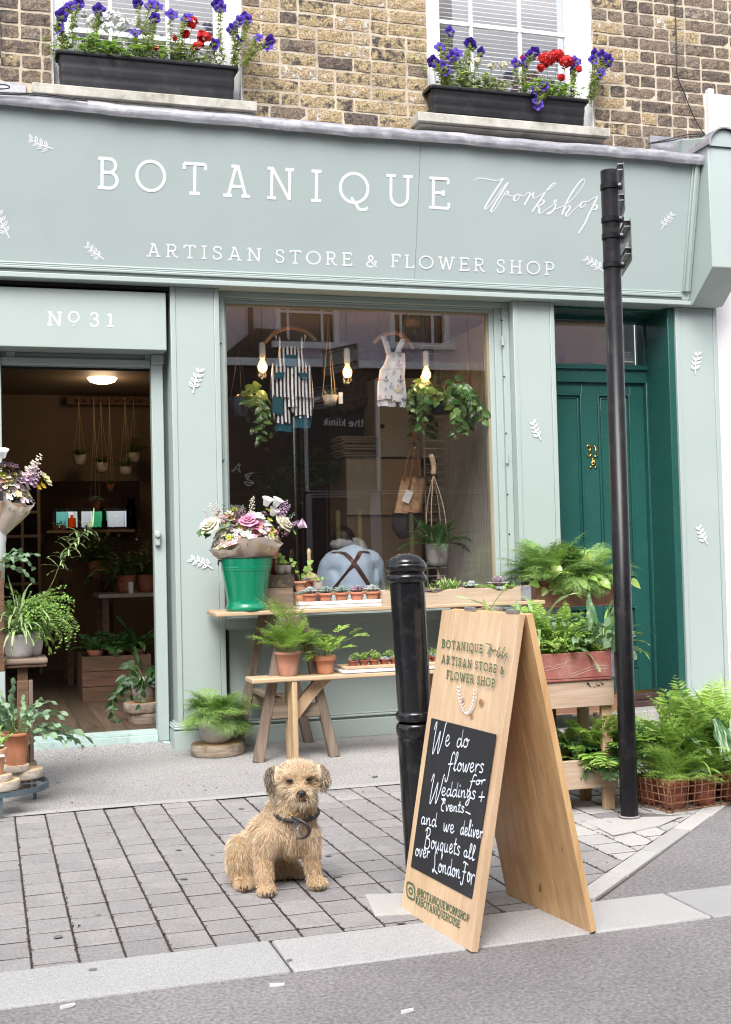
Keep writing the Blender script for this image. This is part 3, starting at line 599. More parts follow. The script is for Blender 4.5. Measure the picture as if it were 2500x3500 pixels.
sash(w1x[0], w1x[1], 3.94, [PY(377, 60, .18)[0], PY(573, 60, .18)[0]], [PY(500, 140, .18)[2]+.02, PY(500, 0, .18)[2]+.08])
sash(w2x[0], w2x[1], 3.97, [PY(1612, 150, .18)[0], PY(1778, 150, .18)[0]], [PY(1700, 96, .18)[2]])
# fascia: leans out towards the top
F0 = np.array([0, -.05, 2.826]); Fv = np.array([0, -.198, .924]); Fv /= np.linalg.norm(Fv); Fn = np.array([0, Fv[2]*-1, Fv[1]]); Fn = np.array([0, -Fv[2], Fv[1]])
FH = .945
def fb(m_, x0, x1, v0, v1, h0, h1, m=0):
    q = lambda x, v, h: np.array([x, 0, 0])+F0+Fv*v+Fn*h
    m_.hexa([q(x0, v0, h1), q(x1, v0, h1), q(x1, v0, h0), q(x0, v0, h0)], [q(x0, v1, h1), q(x1, v1, h1), q(x1, v1, h0), q(x0, v1, h0)], m)
FX1 = 4.625
m_ = MB(); jx = PP(1425, 800, F0, Fn)[0]
fb(m_, -2.6, jx-.0012, 0, FH, -.03, 0); fb(m_, jx+.0012, FX1, 0, FH, -.03, -.0008); m_.build('fascia_board', FASC, bld)
m_ = MB()
for v0, v1, h in ((-.006, .012, .016), (.012, .030, .028), (.030, .040, .018), (.040, .052, .010)): fb(m_, -2.6, 4.612 if v1 < .03 else 4.555, v0, v1, -.002, h)
for a, b, h in ((4.60, 4.625, .010), (4.575, 4.60, .026), (4.56, 4.575, .014)): fb(m_, a, b, .052 if b < 4.6 else .0515, FH, -.002, h)
m_.box(-2.6, 4.627, -.075, .12, 2.7825, 2.815)
m_.build('moulding', MINT, bld, bevel=.005)
m_ = MB(); m_.box(-2.6, 4.6, -.03, .1, 2.86, 3.76); m_.build('fascia_backing', DARK, bld)
# lead roof over the fascia, its rolled lip hanging over the front
m_ = MB(); r4 = random.Random(5)
tp = F0+Fv*FH
def lead(u, v):
    x = -2.6+u*7.28; wob = .003*sin(x*5.1)+.002*sin(x*13.7)+.0015*sin(x*31)
    prof = [(-.03, -.052), (-.040, -.03), (-.040, .0), (-.028, .02), (.0, .028), (.36, .10)]
    i = min(4, int(v*5)); t = v*5-i; a, b = prof[i], prof[i+1]; y = a[0]+(b[0]-a[0])*t; z = a[1]+(b[1]-a[1])*t
    return (x, tp[1]+y+wob*.4, tp[2]+z+wob-.008+(.0 if x > 1.5 else (1.5-x)*.010))
m_.sheet(lead, 150, 15); m_.build('lead_flashing', LEAD, bld, smooth=True, rec=False)
m_ = MB(); a = PY(2222, 448, .06); b = PY(2384, 480, .06)
m_.box(a[0], 4.85, WY-.02, WY+.004, 3.86, 3.985); m_.build('lead_upstand', LEAD, bld); m_ = MB(); m_.box(-.3, PY(88, 250, .06)[0], WY-.02, WY+.004, 3.86, 3.965); m_.build('lead_upstand', LEAD, bld)
# console bracket with a rounded lead cap
m_ = MB(); yb = -.335
prof = [(.1, 2.775), (-.085, 2.775), (yb, 2.985), (yb, 3.80)]+[(yb+.0+.0, 3.80)]
m_.prism([(.1, 2.7835), (-.085, 2.7835), (yb, 2.988), (yb+.012, 3.80), (yb+.02, 3.86), (.1, 3.98)], 4.628, 4.868, ax='x')
m_.build('console_bracket', MINT, bld, bevel=.006)
m_ = MB()
def cap(u, v):
    a = pi*u; x = 4.748-.135*cos(a); z = 3.80+.135*sin(a)*.95; return (x, yb-.028+v*.45, z)
m_.sheet(cap, 14, 4); m_.add([cap(i/14, 0) for i in range(15)]+[tuple(np.array(cap(i/14, 0))*[1, 1, 1]-np.array([4.748-.0, 0, 3.80])*0+np.array([(4.748-cap(i/14, 0)[0])*.09, 0, (3.80-cap(i/14, 0)[2])*.09])) for i in range(15)], [(i, i+1, 16+i, 15+i) for i in range(14)])
m_.build('lead_cap', LEAD, bld, smooth=True, rec=False)
m_ = MB(); m_.add([(4.748-.121*cos(pi*i/14), yb-.004, 3.80+.115*sin(pi*i/14)) for i in range(15)], [tuple(range(15))]); m_.build('bracket_front', MINT, bld)
# cable on the brickwork
def cable(nm, pts, Y, r=.004):
    m_ = MB(); P = [PY(x, y, Y) for x, y in pts]; m_.tube(catmull(P, 5), r, 6); m_.build(nm, BLKPL, bld, smooth=True)
cable('cable', [(2306, -40), (2310, 60), (2313, 160), (2316, 255), (2340, 320), (2368, 390), (2395, 440), (2412, 462)], WY-.02)
cable('cable', [(2412, 462), (2370, 460), (2330, 464), (2280, 478), (2215, 490)], WY-.1); cable('cable', [(2412, 466), (2370, 466), (2330, 472), (2290, 482), (2215, 492)], WY-.11)
cable('cable', [(-20, 322), (60, 322), (150, 328), (210, 334), (300, 346)], -.30); cable('cable', [(-30, 315), (40, 318), (120, 320), (190, 326), (260, 338)], -.29); cable('cable', [(-5, 40), (4, 120), (0, 200), (-20, 230)], WY-.02)
cable('cable', [(-20, 288), (20, 290), (34, 298), (20, 303), (-20, 304)], -.25)

# pilasters
def pilaster(x0, x1, zb=0., back=.28, base=True):
    m_ = MB(); w_ = .032
    m_.box(x0+w_, x1-w_, .006, back, zb+.14, 2.782); m_.box(x0, x0+w_, 0, back, zb+.14, 2.7815); m_.box(x1-w_, x1, 0, back, zb+.14, 2.7815); m_.box(x0+w_, x1-w_, .003, .01, 2.735, 2.781)
    m_.build('pilaster', MINT, bld, bevel=.004)
    m_ = MB(); m_.box(x0-.028, x1+.028, -.03, back+.02, zb, zb+.118)
    for k, (h, e) in enumerate(((.126, .022), (.140, .030), (.152, .026), (.160, .010))): m_.box(x0-e, x1+e, -e-.002, back+e, zb+[.118, .126, .140, .152][k], zb+h)
    m_.build('plinth', MINT, bld, bevel=.005)
pilaster(1.083, 1.38); pilaster(3.33, 3.628, back=.42); pilaster(4.542, 4.87, back=.55)
# stall riser and ledge
m_ = MB(); m_.box(1.41, 3.30, .06, .5, .115, .70); m_.box(1.408, 3.302, .035, .5, 0, .115); m_.box(1.408, 3.302, .045, .5, .115, .128); m_.box(1.408, 3.302, .03, .5, .128, .142); m_.box(1.41, 3.30, .05, .5, .142, .152); m_.build('stall_riser', MINT, bld, bevel=.005)
m_ = MB(); m_.box(1.381, 3.329, -.002, .3, .712, .76); m_.box(1.381, 3.329, -.014, .3, .76, .775); m_.box(1.39, 3.32, .02, .3, .70, .712); m_.box(1.385, 3.325, .05, .3, .775, .80); m_.build('window_ledge', MINT, bld, bevel=.004)
# shop window
sw = MB(); zb, zt = .80, 2.782
def ringf(m_, x0, x1, z0, z1, wl, wr, wb, wt, y0, y1):
    m_.box(x0, x0+wl, y0, y1, z0, z1); m_.box(x1-wr, x1, y0, y1, z0, z1); m_.box(x0+wl, x1-wr, y0, y1, z0, z0+wb); m_.box(x0+wl, x1-wr, y0, y1, z1-wt, z1)
ringf(sw, 1.381, 3.329, zb, zt, .045, .045, .03, .035, .07, .20); ringf(sw, 1.426, 3.284, zb+.03, zt-.035, .006, .05, .03, .010, .092, .2); ringf(sw, 1.432, 3.234, zb+.06, zt-.045, .008, .034, .03, .02, .105, .2)
wf = sw.build('window_frame', MINT, bld, bevel=.003)
m_ = MB(); ringf(m_, 1.440, 3.2, zb+.09, zt-.065, .004, .016, .02, .014, .115, .15); m_.build('glazing_bead', mat('putty', (.30, .26, .17), rough=.7), bld)
GY = .13
m_ = MB(); m_.box(1.44, 3.19, GY, GY+.006, zb+.1, zt-.07); m_.build('window_pane', GLASS, wf)
for (x, z) in ((1.388, 2.50), (1.388, 1.78)): m_ = MB(); m_.tube([(x+.008, .062, z-.04), (x+.008, .062, z+.04)], .010, 8); m_.box(x-.004, x+.02, .065, .07, z-.035, z+.035); m_.build('hinge', MINT, wf)
for (px, py) in ((1719, 1165), (1734, 1568)): p = PY(px, py, .062); m_ = MB(); m_.tube([p+np.array([0, 0, -.03]), p+np.array([0, 0, .03])], .010, 8); m_.build('hinge', MINT, wf)
m_ = MB()
for (px, py) in ((1716, 1095), (1724, 1287), (1731, 1481), (1736, 1690), (1742, 1826)): p = PY(px, py, .066); m_.tube([p, p+np.array([0, .004, 0])], .006, 8)
m_.build('screw_holes', DARK, bld)
# entrance: lintel box, frame, threshold
m_ = MB(); m_.box(-2, 1.058, 0.0, .235, 2.393, 2.742); m_.build('lintel_box', MINT, bld, bevel=.005)
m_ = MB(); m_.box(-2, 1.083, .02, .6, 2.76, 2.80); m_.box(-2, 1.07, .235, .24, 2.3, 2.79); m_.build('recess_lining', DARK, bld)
m_ = MB(); fl, fr_ = PY(4, 1300, .17)[0], PY(516, 1300, .17)[0]; fo = PY(556, 1300, .17)[0]
zt_ = PY(300, 1252, .17)[2]
m_.box(fr_, fo, .15, .23, .042, 2.36); m_.box(fl-.07, fl, .15, .23, .042, 2.36); m_.box(fl, fr_, .16, .23, zt_, zt_+.045); m_.box(fr_+.0, fo+.004, .13, .23, 2.33, 2.39)
m_.box(fl, fr_, .19, .23, zt_+.045, 2.393); m_.box(fr_-.03, fr_, .17, .23, zt_+.045, zt_+.08); m_.box(fl+.03, fl+.08, .17, .23, zt_+.045, zt_+.08)
m_.build('door_frame', MINT, bld, bevel=.004)
m_ = MB(); m_.box(fo+.004, 1.09, .2, .26, .03, 2.42); m_.build('frame_gap', mat('dark_gap', (.10, .12, .12)), bld)  # dark grey strip filling the gap between door frame and pilaster
m_ = MB(); m_.box(-1.5, fr_, .135, .25, .04, .085); m_.box(-1.5, fr_, .15, .25, .085, .108); m_.box(-1.5, fo, .12, .2, .01, .04); m_.build('threshold', mat('chipped_mint', (.50, .635, .60), (.42, .55, .52), rough=.5, scale=8, dirt=(.20, .22, .2), dscale=18, damt=.6), bld, bevel=.003)
m_ = MB(); p = PY(538, 1840, .15); m_.box(p[0]-.016, p[0]+.016, .12, .15, p[2]-.045, p[2]+.045); m_.lathe([(0, -.02), (.017, -.02), (.02, 0), (.017, .02), (.0, .02)], 16, (p[0], .125, p[2]+.02), M=[[1, 0, 0], [0, 0, 1], [0, -1, 0]]); m_.build('latch', MINT, bld, bevel=.006)
# dark green side door in its recess
DY = .32; dx0, dx1 = 3.628, 4.542
gd = MB(); zh = PY(2000, 1243, DY)[2]; zl0 = PY(2000, 1262, DY)[2]; ztr = PY(2000, 1095, DY)[2]
gd.box(dx0, dx1, DY+.0, DY+.1, PY(2000, 1095, DY)[2], 2.79)      # head above the fanlight
gd.box(dx0, dx1, DY+.002, DY+.1, PY(2000, 1306, DY)[2], PY(2100, 1262, DY)[2]); gd.box(dx0, dx1, DY-.02, DY+.1, PY(2000, 1262, DY)[2]-.0, PY(2000, 1262, DY)[2]+.035)
jr = PY(2172, 1260, DY)[0]; jr2 = PY(2205, 1300, DY)[0]
gd.box(jr2, dx1-.0, DY-.012, DY+.1, .1, 2.3); gd.box(PY(2203, 1200, DY)[0], dx1, DY+.001, DY+.1, 2.2, ztr+.001)
gd.box(dx1-.05, dx1-.0004, 0.02, DY, .16, 2.78); gd.box(dx0+.0004, dx0+.012, .02, DY, .16, 2.78); gd.box(dx0, dx1, .1, DY, 2.76, 2.781)
gd.box(dx1-.06, dx1, 0.02, DY, .0, .16)
gd.build('door_frame', GREEN, bld, bevel=.004)
# reveal faces
door = MB(); ddx0, ddx1 = dx0, jr2; dzt = PY(2000, 1300, DY)[2]; dzb = .13; yd = DY+.03
door_pl = MB(); door_pl.box(ddx0-.05, ddx1, yd+.012, yd+.05, dzb, dzt)
# stiles and rails proud of the panels: positions seen in the picture
xs_ = [PY(px, 1500, yd)[0] for px in (1985, 2046, 2130, 2165)]; 
sl_x0 = ddx0-.05
door_pl.box(PY(1992, 1500, yd)[0], PY(2046, 1500, yd)[0], yd, yd+.013, dzb, dzt); door_pl.box(PY(2158, 1500, yd)[0], ddx1, yd, yd+.013, dzb, dzt)
zr = [PY(1950, 1345, yd)[2], 1.0, .85, .37]
zlock0, zlock1 = PY(2150, 2072, yd)[2], PY(2150, 2000, yd)[2]
zbot = PY(2170, 2282, yd)[2]
for a, b in ((zr[0], dzt), (zlock0, zlock1+.06), (dzb, zbot)):
    for xa, xb in ((sl_x0, PY(1992, 1500, yd)[0]), (PY(2046, 1500, yd)[0], PY(2158, 1500, yd)[0])): door_pl.box(xa, xb, yd, yd+.013, a, b)
for xa, xb in ((sl_x0-.1, PY(1992, 1500, yd)[0]), (PY(2046, 1500, yd)[0], PY(2158, 1500, yd)[0])):
    for a, b in ((zlock1+.06, zr[0]), (zbot, zlock0)): ringf(door_pl, xa, xb, a, b, .014, .014, .014, .014, yd-.008, yd+.012); ringf(door_pl, xa+.026, xb-.026, a+.026, b-.026, .007, .007, .007, .007, yd+.004, yd+.012)
dr = door_pl.build('side_door', GREEN, bld, bevel=.003, label='dark green four panelled front door')
m_ = MB(); m_.box(ddx0, ddx1, yd-.012, yd, .115, .14); m_.build('weather_bar', BRASS, dr, bevel=.002)
m_ = MB(); kp = PY(2235, 1685, DY-.012); m_.box(kp[0]-.018, kp[0]+.018, DY-.018, DY-.012, kp[2]-.045, kp[2]+.045); m_.lathe([(.0, .028), (.012, .028), (.014, .018), (.008, .008), (.012, 0)], 16, (kp[0], DY-.018, kp[2]), M=[[1, 0, 0], [0, 0, -1], [0, 1, 0]]); m_.build('latch_plate', BRASS, dr)
m_ = MB(); nm = np.array([0, -1., 0]); on_d = lambda x, y: PY(x, y, yd-.002)
text(m_, '31', (2006, 1560), (2044, 1562), (-.6, -40), on_d, nm, .011, track=.2); text(m_, 'A', (2016, 1598), (2040, 1599), (0, -30), on_d, nm, .0095)
o = m_.build('door_number', BRASS, dr); mo = o.modifiers.new('thick', 'SOLIDIFY'); mo.thickness = .004; mo.offset = 1
# fanlight
m_ = MB(); fz0, fz1 = PY(2000, 1262, DY)[2]+.03, ztr; m_.box(dx0, PY(2203, 1200, DY)[0]+.003, DY+.03, DY+.034, fz0, fz1); m_.build('fanlight', GLASS, bld)
m_ = MB(); m_.box(dx0-.2, dx1+.2, DY+.9, DY+.95, 1.9, 2.9); m_.build('reflection_tinted_wall', mat('reflection_tinted_wall', (.5, .30, .16)), bld)  # brown wall colour stands in for the warm reflection in the fanlight
m_ = MB(); m_.box(PY(2136, 1200, DY+.3)[0], PY(2170, 1200, DY+.3)[0], DY+.3, DY+.33, 2.0, 2.9); m_.build('hall_post', WHITE, bld)
m_ = MB(); 
for k in range(5): fb_ = random.uniform; m_.hexa([(3.7+k*.12, .75, 2.35+.05*(k % 2)), (3.8+k*.12, .75, 2.33), (3.8+k*.12, .78, 2.33), (3.7+k*.12, .78, 2.35)], [(3.68+k*.12, .72, 2.50), (3.82+k*.12, .72, 2.47+.05*(k % 3)), (3.82+k*.12, .8, 2.5), (3.68+k*.12, .8, 2.5)])
m_.build('peeling_paint', mat('peeling', (.42, .36, .34), (.2, .12, .1), rough=.8), bld)
m_ = MB(); on_f = lambda x, y: PY(x, y, DY+.028)
for k, yy in enumerate((1203, 1209, 1215)): m_.add([PY(2132, yy, DY+.0285), PY(2158, yy+1, DY+.0285), PY(2158, yy+2.5, DY+.0285), PY(2132, yy+1.5, DY+.0285)], [(0, 1, 2, 3)])
text(m_, '353539', (2131, 1231), (2163, 1232), (0, -9), on_f, nm, .0022, track=.18); m_.add([PY(2132, 1233, DY+.0285), PY(2166, 1234, DY+.0285), PY(2166, 1239, DY+.0285), PY(2132, 1238, DY+.0285)], [(0, 1, 2, 3)])
m_.build('sticker', CARD, bld)
# step
m_ = MB(); m_.box(dx0, dx1, -.02, .19, .0, .045); m_.build('step_slab', STRIP, bld, bevel=.004)
m_ = MB(); m_.box(dx0, dx1, .19, .33, .0, .085); m_.box(dx0, dx1, .23, .5, .085, .125); m_.build('door_step', mat('brown_step', (.065, .035, .032), (.05, .028, .026), rough=.55, dirt=(.12, .10, .09)), bld, bevel=.006)
# white neighbour
nb = thing('white_building', 'white rendered building beyond the mint corner pilaster', 'building', (5.5, 0, 0))
m_ = MB(); m_.box(4.885, 9, .07, .6, 0, 4.33); m_.build('wall', RENDERW, nb, bevel=.01)
m_ = MB(); m_.box(4.885, 4.93, .03, .072, 3.9, 4.345); m_.build('trim', RENDERW, nb); m_ = MB(); m_.box(4.93, 9, .045, .07, 0, .4); m_.build('trim', RENDERW, nb)
m_ = MB(); P = [PY(x, y, .05) for x, y in ((2488, 560), (2500, 600), (2520, 640))]; m_.tube(P, .006, 6); m_.build('cable', BLKPL, nb)

# ================================================= LETTERING
on_f = lambda x, y: PP(x, y, F0, Fn)
W1 = .0225
xw = [('B', 334, 421, 647, 650), ('O', 468, 583, 655, 662)]
def word(s, p0, p1, up, wd, track, on=on_f, n=Fn): text(None, s, p0, p1, up, on, n, wd, track=track, each=lambda g: g.build('letter', LETT, bld))
word('BOTANIQUE', (335, 645), (1540, 717), (1, -109), .0190, .532)
word('ARTISAN', (502, 876), (893, 894), (.5, -45), .0096, .33)
word('STORE', (942, 898), (1205, 909), (.5, -45), .0096, .33)
word('&', (1252, 912), (1291, 914), (0, -40), .0096, 0)
word('FLOWER', (1337, 913), (1658, 929), (.5, -45), .0096, .30)
word('SHOP', (1698, 932), (1894, 941), (.5, -45), .0096, .34)
on_b = lambda x, y: PY(x, y, 0.0); NB = np.array([0, -1., 0])
word('N', (162, 1111), (212, 1114), (1, -47), .0105, 0, on_b, NB); word('31', (308, 1115), (390, 1118), (1, -47), .0105, .5, on_b, NB)
m_ = MB(); stroke(m_, [(253+17*cos(a), 1083+17.5*sin(a)) for a in np.linspace(0, 2*pi, 26)], lambda x, y: on_b(x, y), .0095, NB); stroke(m_, [(250, 1112.5), (256, 1112.7)], lambda x, y: on_b(x, y), .008, NB); m_.build('lettering', LETT, bld)
# the brush script
o_ = lambda p: (1600+p[0]/1.8044, 400+p[1]/1.8044)
script = [[(42, 390), (60, 379), (85, 377), (130, 384), (180, 393), (216, 378), (200, 405), (160, 465), (120, 530), (104, 562), (112, 567), (135, 545), (175, 490), (215, 435), (249, 400), (225, 440), (180, 510), (150, 560), (142, 577), (152, 584), (175, 555), (205, 505), (232, 462), (246, 458), (247, 472), (236, 484), (228, 474), (240, 478), (262, 487), (285, 486)],
 [(316, 478), (296, 482), (283, 500), (288, 516), (303, 512), (316, 496), (316, 480), (335, 487), (352, 484), (368, 466), (384, 472), (374, 495), (347, 543)], [(356, 526), (380, 490), (404, 464), (400, 485), (408, 500), (430, 492), (470, 466)],
 [(470, 466), (520, 435), (543, 414), (534, 407), (510, 425), (470, 475), (430, 535), (395, 584)], [(415, 555), (445, 518), (466, 512), (468, 526), (450, 542), (428, 550), (440, 562), (438, 585), (450, 594), (480, 572), (520, 545), (548, 520), (540, 512), (532, 524), (540, 548), (522, 580), (500, 598), (486, 596), (490, 588)],
 [(490, 596), (540, 568), (590, 548), (640, 510), (690, 450), (720, 400), (718, 384), (702, 388), (670, 425), (630, 485), (600, 545), (580, 602)], [(592, 575), (612, 552), (628, 550), (622, 575), (604, 598), (612, 612), (640, 585), (680, 548), (702, 530)],
 [(724, 520), (704, 526), (693, 545), (700, 558), (716, 550), (727, 533), (722, 520), (745, 520), (775, 498), (797, 494), (785, 520), (750, 590), (715, 665), (680, 718)], [(755, 578), (770, 556), (788, 542), (797, 552), (788, 568), (770, 572), (764, 560)]]
m_ = MB()
for s_ in script: stroke(m_, [o_(p) for p in s_], lambda x, y: on_f(x, y), .0092, Fn, smooth=True, prs=lambda d: .62+.75*np.clip(-d[:, 2], 0, 1))
m_.build('lettering', LETT, bld)
for (px, py, sz, an, fl, on, n) in ((142, 492, 90, 152, 1, on_f, Fn), (14, 770, 92, 108, 1, on_f, Fn), (326, 862, 78, 135, 1, on_f, Fn), (2281, 756, 66, 48, 1, on_f, Fn), (2032, 905, 78, 150, -1, on_f, Fn),
        (672, 1302, 84, 68, 1, on_b, NB), (690, 1925, 84, 160, -1, on_b, NB), (1835, 1472, 68, 110, 1, on_b, NB), (2381, 1242, 74, 78, 1, on_b, NB), (2403, 1830, 68, 112, 1, on_b, NB)):
    sprig('leaf_motif', px, py, sz, an, on, n, bld, flip=fl)
# ================================================= PLANTS
def leafmat(name, c1, c2, rnd=.25, rough=.45, trans=.28, scale=30, **k): return mat(name, c1, c2, rough=rough, scale=scale, rnd=rnd, island=True, trans=trans, rvar=.08, **k)
LG = leafmat('bright_fern_leaf', (.36, .52, .12), (.24, .41, .07)); LF = leafmat('feathery_leaf', (.32, .48, .15), (.19, .34, .09)); LD = leafmat('deep_green_leaf', (.09, .21, .055), (.05, .14, .035))
LP = leafmat('pothos_leaf', (.28, .48, .09), (.40, .50, .16), rnd=.2, rough=.25, scale=7, ramp=(.38, .68)); LPD = leafmat('dark_pothos_leaf', (.022, .09, .022), (.13, .21, .055), rnd=.3, rough=.22, scale=9, ramp=(.30, .75))
LB = leafmat('blue_star_leaf', (.24, .36, .22), (.16, .28, .14), rnd=.2); LS = leafmat('strap_leaf', (.38, .50, .24), (.28, .42, .15), rnd=.25); LM = leafmat('maidenhair_leaf', (.27, .45, .10), (.17, .35, .05), rnd=.25)
SUC = leafmat('grey_rosette', (.33, .42, .38), (.24, .34, .31), rnd=.2, trans=.06, rough=.6); SUG = leafmat('green_rosette', (.34, .48, .15), (.23, .38, .09), rnd=.25, trans=.08); SUP = leafmat('plum_rosette', (.42, .33, .38), (.30, .22, .28), rnd=.2, trans=.06, rough=.6); SUW = leafmat('silver_rosette', (.52, .56, .54), (.40, .46, .46), rnd=.12, trans=.06, rough=.7)
STEM = mat('green_stem', (.14, .20, .05), (.10, .15, .04), rough=.6); STEMB = mat('brown_stem', (.10, .06, .03), (.06, .035, .02), rough=.7)
CAL = mat('striped_leaf', (.42, .52, .36), (.05, .14, .05), rough=.3, scale=3, stretch=(30, 3, 3), ramp=(.46, .54), trans=.15)
YEL = leafmat('tired_leaf', (.44, .50, .18), (.30, .40, .10)); WIN = leafmat('trough_leaf', (.17, .27, .07), (.10, .20, .04), rnd=.35)
BLADE = ([(0, 0, 0), (.3, .5, .10), (.7, .34, .06), (1, 0, -.06), (.7, -.34, .06), (.3, -.5, .10), (.45, 0, -.02)], [(0, 6, 1), (1, 6, 2), (2, 6, 3), (3, 6, 4), (4, 6, 5), (5, 6, 0)])
HEART = ([(.0, 0, 0), (-.12, .22, .02), (.02, .44, .05), (.26, .5, .08), (.6, .34, .05), (1, 0, -.10), (.6, -.34, .05), (.26, -.5, .08), (.02, -.44, .05), (-.12, -.22, .02), (.35, 0, -.05)], [(0, 10, 1), (1, 10, 2), (2, 10, 3), (3, 10, 4), (4, 10, 5), (5, 10, 6), (6, 10, 7), (7, 10, 8), (8, 10, 9), (9, 10, 0)])
FAN = ([(0, 0, 0), (.5, .46, .05), (.8, .38, 0), (.98, .14, .03), (.9, 0, 0), (.98, -.14, .03), (.8, -.38, 0), (.5, -.46, .05)], [(0, 7, 6, 5), (0, 5, 4, 3), (0, 3, 2, 1)])
NEED = ([(0, .5, 0), (0, -.5, 0), (1, 0, 0)], [(0, 1, 2)])
PLUMP = ([(0, 0, 0), (.3, .42, .12), (.72, .5, .14), (1, 0, .10), (.72, -.5, .14), (.3, -.42, .12), (.6, 0, .28), (.5, 0, -.14)], [(0, 6, 1), (1, 6, 2), (2, 6, 3), (3, 6, 4), (4, 6, 5), (5, 6, 0), (1, 7, 0), (2, 7, 1), (3, 7, 2), (4, 7, 3), (5, 7, 4), (0, 7, 5)])
def unit(v): v = np.asarray(v, float); return v/(np.linalg.norm(v, axis=-1, keepdims=True)+1e-12)
class LB_:
    def __init__(s): s.T = []; s.D = []; s.N = []; s.L = []; s.W = []
    def add(s, T, D, N, L, W): s.T.append(T); s.D.append(D); s.N.append(N); s.L.append(L); s.W.append(W)
    def flush(s, mb, tpl, m=0):
        if not s.T: return
        T = np.array(s.T, float); D = unit(s.D); N = np.array(s.N, float); N = N-D*(D*N).sum(1, keepdims=True); N = unit(N); S = np.cross(N, D)
        L = np.array(s.L, float)[:, None]; W = np.array(s.W, float)[:, None]
        Rm = np.stack([D*L, S*W, N*L*.8], 2); mb.inst(tpl[0], tpl[1], Rm, T, m)
U = random.uniform; GA = random.gauss
def curve(base, az, L, elev, droop, n=12, twist=0.):
    p = np.array(base, float); pts = [p.copy()]; ds = []
    for i in range(n):
        s = (i+.5)/n; e = elev-droop*s**1.3; a = az+twist*s; d = np.array([cos(a)*cos(e), sin(a)*cos(e), sin(e)]); p = p+d*L/n; pts.append(p.copy()); ds.append(d)
    return np.array(pts), np.array(ds+[ds[-1]])
def frond(mb, lb, base, az, L, elev, droop, nP=16, pl=.3, pw=.2, bip=0, start=.18, ang=65, m_stem=1, r=.0012, fine=None, sag=.0):
    P, Dv = curve(base, az, L, elev, droop, 14, U(-.4, .4))
    mb.tube(P[::2], np.linspace(r, r*.35, len(P[::2])), 4, m_stem, cap=False)
    for k in range(nP):
        s = start+(1-start)*(k+.5)/nP; x = s*14; i = min(13, int(x)); q = P[i]+(P[i+1]-P[i])*(x-i); d = Dv[i]
        up = np.array([0, 0, 1.]); sd = unit(np.cross(d, up)+1e-6); nn = np.cross(sd, d)
        prof = (sin(pi*min(1, (s-start)/(1-start)*.93+.07))**.75) if bip != 3 else (1-(s-start)/(1-start))**.7+.12
        l = pl*L*prof*U(.85, 1.1)
        for sg in (1, -1):
            a = R(ang+U(-8, 8)); pd = unit(d*cos(a)+sd*sg*sin(a)+nn*U(-.12, .16)-up*sag)
            if not bip: lb.add(q, pd, nn, l, l*pw*U(.85, 1.15))
            else:
                nl = max(3, int(l/(fine or .006))); sd2 = unit(np.cross(pd, nn))
                for j in range(nl):
                    t = (j+.6)/nl; c = q+pd*l*t-up*l*t*t*.25
                    for s2 in (1, -1):
                        dd = unit(pd*.75+sd2*s2*U(.55, 1.0)+nn*GA(0, .25 if bip > 1 else .1)); ll = l*pw*(1-t*.75)*U(.7, 1.2)
                        lb.add(c, dd, nn, ll, ll*(.36 if bip == 1 else .22))
                lb.add(q+pd*l*.9, pd, nn, l*pw*.6, l*.03)
def fernclump(name, parent, c, r, n=26, L=(.14, .26), elev=(20, 80), droop=(.8, 1.7), pot=None, mats=None, az=None, flat=1., tpl=None, **k):
    mb = MB(); lb = LB_()
    for i in range(n):
        a = U(0, 2*pi) if az is None else U(*az); rr = r*U(0, 1)**.5; b = np.array(c)+[cos(a)*rr, sin(a)*rr*flat, 0]
        frond(mb, lb, b, a+GA(0, .3), U(*L), R(U(*elev)), U(*droop), **k)
    lb.flush(mb, tpl or (NEED if k.get('bip') else BLADE), 0)
    return mb.build(name, [mats or LG, STEM], parent, rec=False)
def ribleaf(mb, base, az, L, elev, droop, w, lobes=0, amp=.0, m=0, n=14, wav=.0, tw=.0, fold=.0):
    P, D = curve(base, az, L, elev, droop, n, tw); v = []; ph = U(0, 6)
    for i in range(n+1):
        s = i/n; d = D[i]; sd = unit(np.cross(d, [0, 0, 1.])+1e-6); nn = np.cross(sd, d)
        wd = w*(sin(pi*min(1, s*.9+.06))**.6); 
        if lobes: wd *= 1-amp*(.5+.5*sin(s*lobes*2*pi+ph))*(s > .2)
        k = sin(s*14+ph)*wav*w; v += [P[i]+sd*wd/2+nn*(k+fold*wd), P[i], P[i]-sd*wd/2+nn*(-k+fold*wd)]
    f = [(i*3+j, (i+1)*3+j, (i+1)*3+j+1, i*3+j+1) for i in range(n) for j in (0, 1)]; mb.add(v, f, m)
    return P
def straps(name, parent, c, r, n, L, w, mt, elev=(25, 85), droop=(.6, 2.2), lobes=0, amp=.5, az=None, wav=.15, fold=.1, stem=.0):
    mb = MB()
    for i in range(n):
        a = U(0, 2*pi) if az is None else U(*az); rr = r*U(0, 1); b = np.array(c)+[cos(a)*rr, sin(a)*rr, 0]; e = R(U(*elev)); l = U(*L)
        if stem:
            P, D = curve(b, a, l*stem, e, .5, 5); mb.tube(P, .0014, 4, 1, cap=False); b = P[-1]; e -= .4
        ribleaf(mb, b, a+GA(0, .25), l, e, U(*droop), U(*w), lobes, amp, 0, 20 if lobes else 10, wav, GA(0, .5), fold)
    return mb.build(name, [mt, STEM], parent, smooth=True, rec=False)
